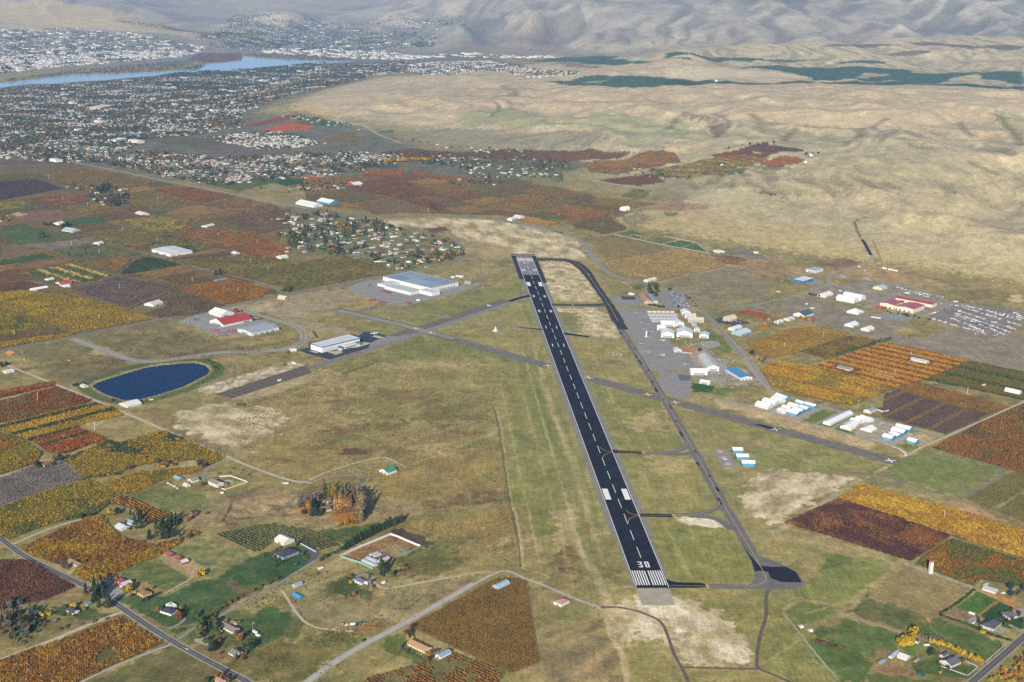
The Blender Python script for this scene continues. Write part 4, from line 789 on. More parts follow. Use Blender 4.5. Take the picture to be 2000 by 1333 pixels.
# ------------------------------------------------------------ water
def water(name,base,rough,spec):
    m,n,l,b=mat(name,rough,spec); b.inputs['Base Color'].default_value=(*base,1)
    if name=='pond_water': b.inputs['IOR'].default_value=1.12
    bp=n.new('ShaderNodeBump'); bp.inputs['Strength'].default_value=.12; bp.inputs['Distance'].default_value=.3
    l.new(noise(n,l,coord(n),.4,3),bp.inputs['Height']); l.new(bp.outputs[0],b.inputs['Normal']); return m
sheet('pond',POND,water('pond_water',(.004,.018,.050),.3,.05),z=-1.0)
sheet('river',RIVER,water('river_water',(.095,.15,.20),.3,.25),z=RIVER_Z)
# ============================================================ runway and taxiways
FT=.3048; HDr=-.0819515; RX0,RY0=201.599,1676.604
def rw(s,t): return np.array([RX0+s*FT*math.sin(HDr)+t*FT*math.cos(HDr),RY0+s*FT*math.cos(HDr)-t*FT*math.sin(HDr)])
def rwinv(p):
    d=np.asarray(p)-[RX0,RY0]; return (d[0]*math.sin(HDr)+d[1]*math.cos(HDr))/FT,(d[0]*math.cos(HDr)-d[1]*math.sin(HDr))/FT
def rrect(name,s0,s1,t0,t1,m,dz,parent=None,kind='structure'): return sheet(name,[rw(s0,t0),rw(s0,t1),rw(s1,t1),rw(s1,t0)],m,parent=parent,kind=kind,z=dz)
NEW=pave('#23252e',.3,.03); OLDG=pave('#7d7b7c',.12,.05); SHO=pave('#827d74',.18,.08); TAX=pave('#6f6a66',.14,.05); TAXD=pave('#35363d',.2,.05); WHITE=paint_mat('#e4e1d8',.7,.07,1.6); YEL=paint_mat('#c9a24a',.7,.1,1.6); PALEY=paint_mat('#d9c48a',.7,.1,1.6)
s_far=rwinv(g2([(1035,537.5)])[0])[0]
rrect('runway_shoulder',560,6080,-104,-76,SHO,.10); rrect('runway_shoulder',560,5960,76,104,SHO,.10)
rrect('runway_shoulder',0,560,-88,-76,SHO,.10); rrect('runway_shoulder',0,560,76,88,SHO,.10)
rrect('runway_shoulder',6080,7060,-116,-76,TAXD,.10); rrect('runway_shoulder',5960,7060,76,116,TAXD,.10)
rrect('blast_pad',7004,7180,-116,116,pave('#7a6f66',.25,.05),.10); rrect('blast_pad',-175,-12,-76,70,pave('#a09885',.14,.05),.10)
run=rrect('runway',-8,s_far,-76,76,NEW,.14); old=rrect('runway_old_surface',s_far,7004,-76,76,OLDG,.14)
def mark(name,s0,s1,t0,t1,m=WHITE,z=.2): return rrect(name,s0,s1,t0,t1,m,z,run,None)
for sg in (-1,1): mark('edge_line',-4,7000,*(sorted((sg*72,sg*75))))
for e in (0,1):
    def M2(n,s0,s1,t0,t1): 
        a,b=(s0,s1) if e==0 else (7000-s1,7000-s0); mark(n,a,b,t0,t1)
    for sg in (-1,1):
        for k in range(6):
            t=sg*(8.6+k*11.2); M2('threshold_stripe',20,170,min(t-2.9,t+2.9),max(t-2.9,t+2.9))
        M2('aiming_point',1020,1170,*sorted((sg*36,sg*66)))
    if e:
        for sg in (-1,1):
            for k in (0,1,2): M2('touchdown_bar',500,575,*sorted((sg*(38+k*11),sg*(44+k*11))))
            for s0 in (1500,2000):
                for k in (0,1): M2('touchdown_bar',s0,s0+75,*sorted((sg*(38+k*11),sg*(44+k*11))))
            for s0 in (2500,3000): M2('touchdown_bar',s0,s0+75,*sorted((sg*38,sg*44)))
s=310
while s<6600: mark('centre_line_dash',s,s+120,-1.6,1.6); s+=200
def digits(txt,s0,flip):
    G={'3':[(0,0,20,8),(0,26,20,34),(0,52,20,60),(12,8,20,52)],'0':[(0,0,20,8),(0,52,20,60),(0,8,7,52),(13,8,20,52)],'1':[(7,0,13,60)],'2':[(0,0,20,8),(0,26,20,34),(0,52,20,60),(13,34,20,52),(0,8,7,26)]}
    for i,ch in enumerate(txt):
        tb=-26+i*32
        mb=MB()
        for (a,b,c,d) in G[ch]:
            P_=[(tb+a,b),(tb+c,b),(tb+c,d),(tb+a,d)]
            if flip: P_=[(-x,60-y) for x,y in P_]
            mb.face([(*rw(s0+y,x),.2) for x,y in P_])
        mb.build('runway_number',WHITE,run)
digits('30',205,False); digits('12',7000-265,True)
# closed cross runway, old strip, taxiways
def rib(name,f,pts,w,m,dz,**k): return ribbon(name,g2(q(f,*pts)),w,m,dz,**k)
CLO=pave('#6b625b',.16,.07,.9,'#7b736a'); OLD2=pave('#756a5f',.18,.08); GRV=pave('#99907f',.12,.1); AS=pave('#5a595c',.14,.06); AS2=pave('#6e6c69',.14,.06); DIRT=pave('#b3a68c',.16,.08); DARKT=pave('#655a50',.2,.1)
cr1=rib('closed_runway','T',(655,604,812,642,1072,716),34,CLO,.05,sm=0); cr2=rib('closed_runway','T',(1146,738,1265,771,1515,839,1752,903),34,CLO,.05,sm=0)
rib('closed_runway_centre','T',(660,606,812,642,885,662),20,pave('#8d877c',.12,.06),.085,sm=0)
for a,b in (((885,662,1072,716),cr1),((1146,738,1265,771,1515,839,1745,901),cr2)):
    for o_ in (-9,9): ribbon('faded_line',g2(q('T',*a)),.6,pave('#a9a39a',.1),.09,sm=0,parent=b,off=o_)
    ribbon('faded_line',g2(q('T',*a)),.5,pave('#9a948a',.1),.09,sm=0,parent=b)
rib('closed_taxiway','E',(700,1030,830,1015,1000,1030,1280,1070),13,pave('#857e70',.14,.06),.06); rib('closed_taxiway','E',(1380,1085,1560,1110,1720,1135,1870,1158),12,pave('#857e6c',.14,.06),.06)
sheet('closed_taxiway',g2(q('H',1400,402,1990,212,2030,262,1510,430)),DARKT,.05); rib('taxiway','I',(370,232,560,150,1000,15),24,pave('#7a746d',.14,.06),.055,sm=0)
rib('closed_taxiway','E',(590,1290,1080,1140,1640,958),40,pave('#6f655c',.18,.06),.048,sm=0); rib('taxiway','E',(590,1330,820,1255,1080,1165,1640,978,1790,905),17,pave('#827d77',.12,.06),.075,sm=0)
rib('taxiway','E',(1790,925,1700,945,1650,965),(18,14,13),NEW,.11); 
ta=rib('taxiway','J',(800,-40,880,90,990,260,1090,430,1170,560,1260,720,1340,860,1400,960,1500,1150,1600,1333),17,TAX,.075,sm=1)
tb=rib('taxiway','O',(1080,-20,1240,260,1340,430),17,TAX,.073,sm=0)
sheet('run_up_pad',smooth(g2(q('O',1240,260,1300,330,1370,355,1500,405,1620,470,1690,555,1660,605,1400,608,1250,600,1150,597,1280,560,1300,500,1270,400)),1,True),TAX,.085)
sheet('fresh_asphalt_patch',g2(q('O',1200,260,1230,300,1260,340,1330,420,1420,430,1540,430,1620,470,1665,552,1510,550,1420,520,1400,470,1330,460,1300,470,1270,380)),pave('#24262f',.2,.05),.12)
rib('taxiway','O',(600,575,930,578,1300,590,1420,585),(17,13,13,13),TAX,.095); sheet('taxiway_apron',smooth(g2(q('O',600,520,640,540,700,552,925,556,930,597,600,592)),1),NEW,.125)
rib('taxiway','N',(1500,22,1720,26),12,NEW,.125,sm=0); rib('taxiway','T',(1314,1006,1360,1006,1398,995,1412,985),13,TAX,.085)
rib('taxiway','T',(1345,1008,1400,1011,1430,1035),13,TAX,.087)
rib('taxiway','J',(745,885,820,888,980,895),(20,13,12),NEW,.125); rib('taxiway','J',(980,895,1150,895,1270,870,1320,820),12,TAX,.085); rib('taxiway','J',(1140,905,1290,908,1350,890),12,TAX,.083)
rib('taxiway','F',(385,1150,470,1160,575,1176),(22,14,9),NEW,.125); rib('closed_taxiway','F',(570,1175,760,1200,870,1225),8,pave('#8a8478',.12),.07)
rib('taxiway','F',(290,935,450,938,640,940,720,930),(26,22,24,30),pave('#47474d',.15),.115)
rib('taxiway','F',(160,598,330,598,450,610,540,670,640,820,720,930,790,1060),(34,32,28,22,20,22,30),pave('#3a3b42',.18),.105)
rib('taxiway','F',(720,930,790,1060,830,1120),24,pave('#3a3b42',.18),.103,sm=0)
rib('taxiway','E',(1870,1148,1790,1140,1710,1133),(12,7,5),NEW,.125,sm=0)
# yellow guide lines
for f,pts in (('J',(830,0,880,75,990,250,1090,425,1170,555,1260,715,1340,855,1400,955,1500,1145,1600,1326)),('O',(1080,-5,1240,252,1340,425,1385,510,1385,540,1340,570,1250,580,930,582,620,575)),('J',(980,893,1150,893,1270,865,1310,815)),('J',(650,850,680,875,740,888,980,893)),('J',(670,940,690,905,740,890)),('F',(180,598,330,598,450,610,540,670,640,820,720,930,790,1060)),('N',(1410,-10,1440,15,1500,22,1720,26,1900,24)),('N',(1420,80,1430,40,1500,22)),('T',(1316,1006,1360,1006,1395,994,1408,980)),('E',(1780,945,1655,968))):
    rib('guide_line',f,pts,.75,YEL,.16,parent=ta)
for f,x,y in (('J',975,893),('O',925,578),('N',1718,25),('F',450,938),('F',570,710),('T',1640/1,0)):
    if f=='T': continue
    p=g2(q(f,x,y))[0]; t=MB(); t.box(-1.6,-6,.0,1.6,6,.19); o=t.build('hold_line',YEL,ta); o.location=(p[0],p[1],0); o.rotation_euler=(0,0,math.radians(5))
def cross(px,py,sz=17,col=None):
    p=g2([(px,py)])[0]; o=empty('closed_cross',(p[0],p[1],.13),math.radians(4.7+45))
    tag(o,kind=None)
    return o
XS=[(812,642,'yellow cross on the closed runway beside the taxiway crossing','on'),(842,650,'',''),(1070,714.5,'',''),(1150,738,'',''),(1265,771,'',''),(1319,786,'',''),(1515,839,'',''),(1739,900,'','')]
XL=['pale yellow closure cross left of the old taxiway crossing','pale yellow closure cross right of the old taxiway crossing','yellow closure cross at the left edge of the black runway','yellow closure cross at the right edge of the black runway','yellow closure cross left of the long taxiway','yellow closure cross right of the long taxiway','yellow closure cross beside the black patch on the closed runway','white closure cross at the far right end of the closed runway']
for (x,y,_,_),lb in zip(XS,XL):
    p=g2([(x,y)])[0]; mb=MB()
    for a in (0,90):
        c_,s_=math.cos(math.radians(a)),math.sin(math.radians(a))
        P_=[(-10,-1.6),(10,-1.6),(10,1.6),(-10,1.6)]; mb.face([(u*c_-v*s_,u*s_+v*c_,0.004*(a>0)) for u,v in P_])
    o=mb.build('closure_cross',PALEY if 'white' not in lb else WHITE); o.location=(p[0],p[1],.16); o.rotation_euler=(0,0,AA+math.radians(45+4)); tag(o,lb,'cross','closure crosses on the old runway')
sheet('fresh_asphalt_patch',g2(q('K',230,595,300,600,420,632,400,640,330,625)),pave('#24262f',.2,.05),.1)
# aprons and lots
APR=pave('#8a8580',.1,.03)
ap=sheet('apron',g2(q('T',1203,603,1262,604,1276,626,1300,655,1311,672,1340,690,1364,722,1268,726,1255,700,1234,662,1216,630)),APR,.06)
A_,B_,C_,D_=g2([(1212,608),(1262,608),(1358,718),(1268,722)])
for k in range(1,22):
    u=k/22; a=A_+(D_-A_)*u; b=B_+(C_-B_)*u; ribbon('tie_down_line',np.array([a+(b-a)*.12,a+(b-a)*.98]),.35,pave('#a39d94',.1),.075,parent=ap,sm=0)
for k in range(30):
    a=A_+(D_-A_)*(k+.5)/30; p=a+(B_-A_)*.05; mb=MB(); mb.box(-1,-.5,0,1,.5,.09); o=mb.build('edge_dash',YEL,ap); o.location=(p[0],p[1],0); o.rotation_euler=(0,0,1.3)
sheet('apron',g2(q('F',735,868,930,870,985,940,785,945)),APR,.062); sheet('apron',g2(q('F',805,872,910,874,925,898,825,898)),pave('#4a4a50',.15),.085)
sheet('apron',g2(q('J',1110,290,1330,310,1320,470,1290,500,1150,450,1070,380)),pave('#8b8580',.14,.05),.062); sheet('apron',g2(q('J',1230,310,1330,320,1330,355,1250,360)),pave('#67676b',.2),.08)
sheet('apron',g2(q('J',1500,870,1590,865,1680,1000,1560,1000)),pave('#8d877f',.1),.06); sheet('apron',g2(q('J',1380,895,1500,900,1500,908,1380,905)),pave('#8d877f',.1),.062)
for x,y in ((1545,885),(1575,932),(1605,978)): 
    sheet('concrete_pad',g2(q('J',x-22,y-10,x+18,y-10,x+26,y+10,x-14,y+10)),pave('#b3a692',.08),.08)
park=sheet('car_park',g2(q('F',1080,832,1200,830,1290,870,1335,960,1150,965,1100,900)),pave('#85827e',.12,.05),.065)
sheet('terminal_forecourt',g2(q('F',1010,830,1060,850,1110,965,1060,930,1010,880)),pave('#9a958c',.1),.06)
sheet('black_forecourt',g2(q('X',190,450,360,415,360,330,1030,200,1180,215,1260,150,1370,160,1500,180,1640,220,1500,270,1370,330,1330,415,700,605,350,515)),pave('#3b424e',.15,.06),.085)
sheet('concrete_pad',g2(q('X',690,470,870,460,920,490,800,530,650,480)),pave('#b0a58c',.08),.1); sheet('concrete_pad',g2(q('X',850,400,1010,350,1180,320,1320,330,1370,345,1140,412,860,418)),pave('#b5a98e',.08),.1); sheet('concrete_pad',g2(q('X',1380,225,1450,210,1600,245,1500,262)),pave('#b5a98e',.08),.1); sheet('concrete_pad',g2(q('X',350,462,440,465,530,490,480,505)),pave('#b0a58c',.08),.1)
sheet('grey_forecourt',g2(q('X',1370,330,1640,220,1860,235,1990,205,1990,230,1330,415)),pave('#86827d',.1),.08)
sheet('packing_yard',g2(q('Y',-180,400,0,330,290,280,480,235,850,180,1530,340,1900,330,1720,400,1500,480,700,680,440,660,200,560,-100,480)),pave('#8d8981',.14,.05),.06)
sheet('fire_yard',g2(q('D',1150,1100,1280,1050,1380,1020,1480,1000,1620,1050,1720,1090,1820,1110,1560,1170,1470,1195,1350,1170,1250,1120)),pave('#8f8b83',.14,.05),.06)
sheet('yard',g2(q('J',1380,180,1480,190,1580,200,1600,260,1730,340,1660,350,1560,300,1440,300)),pave('#9a958b',.14,.05),.06)
for f,p_,hx in (('M',(750,260,830,230,890,300,900,330,860,385,780,390,840,360,800,300),'#5b5a5c'),('L',(630,680,760,650,810,690,760,740,700,735),'#98948a'),('L',(1240,1000,1340,980,1420,1030,1350,1045),'#a59c8a'),('P',(1550,850,1620,810,1660,850,1600,890),'#9a958b'),('P',(1900,760,2000,750,2010,830,1920,820),'#97928a'),('G',(310,690,480,680,600,740,500,750,330,720),'#8d8880'),('G',(880,950,1100,950,1230,990,990,990),'#8d8a84'),('M',(1170,500,1260,470,1330,530,1340,600,1300,560,1190,520),'#94887a'),('F',(1500,1020,1760,1060,1770,1080,1540,1085),'#4a4e58'),('F',(1380,1210,1530,1200,1560,1250,1420,1260),'#96918a')):
    sheet('yard',smooth(g2(q(f,*p_)),1,True),pave(hx,.14,.06),.058)
# ============================================================ roads
def road(f,pts,w,m,dz=.13,sh=None,line=None):
    xy=g2(q(f,*pts)); o=ribbon('road',xy,w,m,dz)
    if sh: ribbon('road_verge',xy,w+sh,pave('#9a8f78',.16,.1),dz-.04)
    if line: ribbon('centre_line',xy,.5,line,dz+.03,parent=o)
road('L',(-60,290,0,335,130,440,300,530,600,670,760,770,1110,1010,1620,1277,1720,1340),7.5,AS,.14,5,paint_mat('#bdbab2',.8))
road('M',(760,1360,1100,1110,1530,890,2000,620,2100,560),7.5,pave('#a8a298',.1,.06),.13,4); road('N',(420,470,560,395,640,380,760,440,830,460,1110,580,1240,625),5,pave('#a8a298',.1,.06),.125)
road('N',(1200,622,1280,622,1360,620,1480,645,1600,690,1650,730,1690,830,1720,930,1770,1010,1830,1140),4.2,DARKT,.12); road('O',(1400,610,1380,690,1390,820,1350,920,1320,1050,1310,1200,1330,1230,1460,1280,1600,1345),4.5,DARKT,.12); road('O',(740,1215,1000,1222,1320,1228),3.5,DARKT,.118)
road('H',(-60,170,60,220,370,340,640,450,830,530,1110,650,1480,810,1620,870,1900,970,2040,980),6.5,DIRT,.12); road('I',(200,965,350,965,600,925,690,920,740,940,700,990,590,1050),4,pave('#8f8878',.12),.115); road('I',(330,965,480,900,640,850,780,815,850,812,920,850,980,880),4,DIRT,.113)
road('D',(-60,1300,0,1285,480,1190,1020,1085,1480,1000,1830,925,2000,890),8,AS2,.13,3); road('E',(-10,957,320,900,600,845,880,785,1240,720,1330,690,1358,655,1350,610,1300,570,1150,540,1080,530),8,AS2,.125,3)
road('D',(-60,745,0,765,380,880,620,965,1020,1085),7,AS2,.12,3); road('D',(-60,395,100,435,520,545,960,650,1300,745,1830,885),7,AS2,.12,3); road('D',(1830,885,1840,920),7,AS2,.121)
road('D',(-60,-30,200,0,560,75,1000,165,1400,240,1800,325,2000,360),9,pave('#8d8984',.1),.16,4); road('E',(200,340,400,385,500,405,590,420),8,AS2,.13); road('E',(560,412,780,430,850,460),8,AS2,.128)
road('E',(590,420,850,425,1200,415,1540,430,1700,455,2000,520),11,pave('#85827e',.1),.15,4); road('F',(-60,310,200,355,450,420,540,480,600,580,680,680,800,735,980,775,1100,800,1300,860,1560,910,1640,940,1800,940,1920,985),11,pave('#85827e',.1),.15,4)
road('F',(1310,870,1420,985,1560,1130,1720,1333),9,pave('#85807a',.1),.14,3); road('J',(1560,-10,1650,80,1760,200,1840,300,1904,400),8,pave('#8f8a80',.1),.138,3); road('K',(180,180,240,260,330,360,370,390,560,450,900,540,1350,640,1490,680),7,pave('#9a9488',.1),.136,3)
road('F',(1390,970,1420,985,1560,985,1640,945),7,pave('#85827e',.1),.132); road('F',(1000,780,1010,830,1060,900,1140,960,1390,972),6,pave('#8d8982',.1),.128); road('F',(1640,945,1700,965,1904,990),6,pave('#85827e',.1),.131)
road('G',(-70,905,90,885,300,840,530,780,620,740,600,680,700,640,870,590,915,560,905,535),8,pave('#918c84',.1),.14); road('G',(905,535,885,500,860,450,840,425),10,pave('#2a2f3d',.15),.16)
road('T',(1466,606,1520,616,1586,633,1667,650,1740,669,1822,686,2000,733,2100,760),7,pave('#8d867a',.1),.13); road('K',(2080,410,2000,450,1490,680,1320,750,1240,800),5,DIRT,.125); road('K',(770,905,900,912,1030,920,1250,980,1480,1060,1580,1080,1640,1062,1780,985,1880,905,1840,870,1460,780,1370,750),4.5,pave('#7d726a',.16,.1),.12)
road('K',(300,515,180,470,0,430),4.5,pave('#97928a',.1),.12); road('K',(0,440,300,505,640,600,900,670,1140,740,1250,790),5,pave('#97928a',.1),.122); road('K',(1140,740,1200,760,1240,800,1215,805),4,pave('#d0ccc2',.1),.13)
for p_ in ((330,510,470,430),(510,575,700,490),(640,600,800,520),(740,625,880,555),(1140,740,1330,650)): road('K',p_,5,pave('#97928a',.1),.119)
road('P',(1540,1380,1590,1333,1700,1240,1850,1110,2000,975,2060,925),8,AS,.14,4,paint_mat('#b39a5a',.8))
for o_ in (0,1):
    xy=g2(q('H',470,38,690,120,860,185,1000,190,1200,165,1400,130,1700,125,1900,105,1990,40)); ribbon('road',xy,7,pave('#8a857d',.1),.13,off=(6,-6)[o_])
ribbon('road_verge',xy,22,pave('#a39a84',.14),.1); 
xy=g2(q('D',1900,1285,1960,1240,1985,1175,1940,1130,1850,1100,1700,1060,1600,1020,1560,1000)); ribbon('road',xy,8,pave('#8a857d',.1),.128); ribbon('road_verge',xy,16,pave('#a39a84',.14),.098)
road('L',(-60,1155,0,1130,300,1020,560,910,760,830,800,820),6,DIRT,.13); road('L',(480,1300,700,1190,900,1110,1130,1025),4.5,pave('#a39b88',.1),.12); road('L',(90,375,330,270,640,185),4.5,DIRT,.12); road('L',(-30,510,60,490,140,470),4,DIRT,.118)
road('M',(-60,950,60,860,200,760,400,660,560,570,860,385),5.5,pave('#8b857a',.1),.125); road('M',(600,610,660,700,720,800,800,880,900,915,1160,935),4,DIRT,.115); road('M',(1310,510,1360,600,1450,600,1700,550,2000,500),4,DIRT,.114)
road('H',(1350,160,1480,180,1540,230,1500,280,1280,350),5,pave('#85796c',.14),.112); road('H',(1320,970,1330,910,1370,870,1490,830),4,pave('#8a857d',.1),.113); road('H',(-30,935,80,920,200,875),3.5,DIRT,.112); road('H',(-60,450,0,438,370,350),3.5,DIRT,.111)
road('E',(1420,585,1440,650,1460,720,1465,830),3.5,pave('#857c6c',.12),.11); road('E',(1150,540,1240,530),5,AS2,.12); road('E',(850,150,1000,145,1200,180,1450,230,1700,280,2000,330),6,pave('#a19a8c',.1),.16); road('F',(-60,105,170,145,420,197,560,230),6,pave('#a19a8c',.1),.16); road('F',(0,260,200,235,420,198,540,185),5,pave('#a19a8c',.1),.16)
road('F',(600,430,760,405,880,380,820,310,790,270),4.5,pave('#a39a86',.1),.2); road('F',(720,615,960,575,1220,520),3.5,DIRT,.13); road('F',(1080,770,1300,720,1480,685,1590,650),5,pave('#a3977c',.1),.13); road('F',(600,8,820,50,960,60),6,pave('#b0a898',.1),.2)
road('P',(1880,880,1990,940),6,pave('#968c7c',.1),.11); road('L',(1090,930,1160,905,1210,860),4,pave('#8d887c',.1),.113); road('L',(1140,1010,1270,920,1300,900),4,pave('#8d887c',.1),.113); road('L',(440,570,540,510),3.5,DIRT,.115); road('L',(1070,700,1250,600),2.5,DIRT,.112)

# dark sealed patches beside the long taxiway
for k in range(17):
    t=k/17+.02*R.random(); tx=np.interp(t,[0,.3,.55,.7,1],[812,990,1170,1320,1600]); ty=np.interp(t,[0,.3,.55,.7,1],[-5,280,575,850,1330]); p=g2(q('J',tx,ty))[0]; L_=R.uniform(10,34); a=math.radians(94.7); d=np.array([math.cos(a),math.sin(a)]); nn=np.array([-d[1],d[0]]); o_=R.uniform(-6.5,5.5)
    pts=[p+d*u*L_+nn*(o_+w_*R.uniform(.8,3.2)) for u,w_ in ((-.5,-1),(-.2,-1),(.1,-1),(.5,-1),(.5,1),(.2,1),(-.1,1),(-.5,1))]
    sheet('sealed_patch',pts,pave('#2b2d36',.2,.05),.118)
# ============================================================ vegetation prototypes
def cards(n,rx,rz,zc,size,rg,shape='ball',tint=.35):
    """leaf clumps spread through a crown; returns verts, faces, per-vertex brightness"""
    v=[];f=[];c=[]
    for _ in range(n):
        while True:
            p=rg.uniform(-1,1,3)
            d=np.linalg.norm(p)
            if .25<d<1: break
        if shape=='cone':
            h=rg.random()**.8; a=rg.random()*6.283; rr_=(1-h)*rx*(.55+.45*rg.random())+.04; pos=np.array([math.cos(a)*rr_,math.sin(a)*rr_,zc-rz+2*rz*h])
        elif shape=='col':
            h=rg.random(); a=rg.random()*6.283; rr_=rx*(.4+.6*rg.random())*min(1,h*5+.35)*min(1,(1-h)*2.2+.15); pos=np.array([math.cos(a)*rr_,math.sin(a)*rr_,zc-rz+2*rz*h])
        else:
            if n>100:                      # big crowns: a handful of leaf masses, so the outline is uneven
                if not len(v): ctr=[(lambda t,h:np.array([math.cos(t)*.55*rx,math.sin(t)*.55*rx,zc+h*rz*.6]))(rg.random()*6.28,rg.uniform(-.9,1.0)) for _k in range(7)]; csz=rg.uniform(.38,.62,7)
                _c=rg.integers(0,7); p=p/d*(d**.4); pos=ctr[_c]+p*np.array([rx,rx,rz])*csz[_c]
            else: p=p/d*(d**.45); pos=np.array([p[0]*rx,p[1]*rx,zc+p[2]*rz])
        nn=rg.normal(size=3); nn[2]=abs(nn[2])*.8+.2; nn+=(pos-[0,0,zc])/max(rx,.1)*.9; nn/=np.linalg.norm(nn)
        a=np.cross(nn,[.3,.5,.8]); a/=np.linalg.norm(a); b=np.cross(nn,a); s=size*(.6+.8*rg.random()); i=len(v)
        k=5; ph=rg.random()*6.28
        for j in range(k):
            t=ph+j*2*math.pi/k; rad=s*(.7+.5*rg.random()); v.append(pos+a*math.cos(t)*rad+b*math.sin(t)*rad)
        f.append(tuple(range(i,i+k))); sh=1-tint+2*tint*rg.random(); hue=rg.normal()*.06
        c+=[(sh*(1+hue),sh,sh*(1-hue),1)]*k
    return v,f,c
def tree_mesh(name,leaf,trunk=None,bare=None,mt=None):
    v,f,c=leaf; v=[tuple(p) for p in v]; f=list(f); c=list(c); mi=[0]*len(f)
    if trunk:
        mb=MB()
        for a in trunk: mb.tube(*a)
        o=len(v); v+=mb.v; c+=[(1,1,1,1)]*len(mb.v); f+=[tuple(o+i for i in t) for t in mb.f]; mi+=[1]*len(mb.f)
    me=bpy.data.meshes.new(name); me.from_pydata(v,[],f); me.materials.append(mt or FOL_I); me.materials.append(BARK); me.polygons.foreach_set('material_index',mi)
    at=me.attributes.new('vc','FLOAT_COLOR','POINT'); at.data.foreach_set('color',np.array(c,np.float32).ravel()); me.update(); return me
def limbs(h,r,n,rg,spread=.5):
    out=[((0,0,-.3),(0,0,h*.55),r,r*.6,5)]
    for k in range(n):
        a=k*2*math.pi/n+rg.random(); out.append(((0,0,h*(.3+.2*rg.random())),(math.cos(a)*h*spread*.6,math.sin(a)*h*spread*.6,h*(.7+.2*rg.random())),r*.45,r*.12,4))
    return out
def sticks(n,h,w,rg):
    mb=MB()
    for _ in range(n):
        a=rg.random()*6.28; d=w*rg.random(); mb.tube((math.cos(a)*d*.2,math.sin(a)*d*.2,h*.25*rg.random()),(math.cos(a)*d,math.sin(a)*d,h*(.6+.4*rg.random())),.16*h/3,.05*h/3,3)
    return mb.v,mb.f,[(x,x,x,1) for x in rg.uniform(.7,1.25,len(mb.v))]
TRK={}
def trunk_mesh(nm,parts):
    mb=MB()
    for a in parts: mb.tube(*a)
    return mb.mesh('trunk',BARK)
def protos(mt):
    rg=np.random.default_rng(3); P={}
    P['leaf']=[tree_mesh('orchard_tree',cards(46,1.75,1.45,2.0,.62,rg),limbs(2.6,.12,3,rg),mt=mt) for _ in range(3)]
    P['bare']=[tree_mesh('bare_orchard_tree',sticks(26,3.2,1.8,rg),None,mt=mt) for _ in range(2)]
    P['round']=[tree_mesh('round_tree',cards(210,3.6,3.4,5.0,.85,rg),limbs(7,.3,5,rg),mt=mt) for _ in range(2)]
    P['conifer']=[tree_mesh('conifer',cards(230,2.6,5.6,6.2,.62,rg,'cone',.3),[((0,0,-.3),(0,0,6),.28,.1,5)],mt=mt) for _ in range(2)]
    P['poplar']=[tree_mesh('poplar',cards(200,1.5,7.0,8.0,.55,rg,'col',.4),[((0,0,-.3),(0,0,12),.28,.06,5)],mt=mt) for _ in range(2)]
    P['leafless']=[tree_mesh('leafless_tree',sticks(70,7.5,3.4,rg),limbs(7,.3,5,rg),mt=mt)]
    P['shrub']=[tree_mesh('shrub',cards(60,1.4,1.0,.9,.45,rg),None,mt=mt)]
    P['lowtree']=[tree_mesh('low_tree',cards(38,3.2,2.9,4.2,1.4,rg),[((0,0,-.3),(0,0,4),.3,.15,4)],mt=mt) for _ in range(3)]
    P['lowcon']=[tree_mesh('low_conifer',cards(34,2.7,5.2,5.4,1.3,rg,'cone'),None,mt=mt)]
    # a short piece of orchard row for the far blocks
    vs_=[];fs=[];cs=[]
    for k in (-3.4,0,3.4):
        v,f,c=cards(16,1.7,1.35,1.9,.95,rg); o=len(vs_); vs_+=[p+np.array([k,0,0]) for p in v]; fs+=[tuple(o+i for i in t) for t in f]; cs+=c
    P['row']=[tree_mesh('orchard_row',(vs_,fs,cs),mt=mt)]
    return P
PI_=protos(FOL_I); PO_=protos(FOL_O)
rgt=np.random.default_rng(9); TRK={'round':trunk_mesh('r',limbs(7,.3,5,rgt)),'conifer':trunk_mesh('c',[((0,0,-.3),(0,0,6),.28,.1,5)]),'poplar':trunk_mesh('p',[((0,0,-.3),(0,0,12),.28,.06,5)]),'leafless':trunk_mesh('l',limbs(7,.3,5,rgt))}
def no_trunk(me):
    bm=bmesh.new(); bm.from_mesh(me); bmesh.ops.delete(bm,geom=[f for f in bm.faces if f.material_index==1],context='FACES'); bm.to_mesh(me); bm.free()
for k_ in TRK:
    for m_ in PO_[k_]: no_trunk(m_)
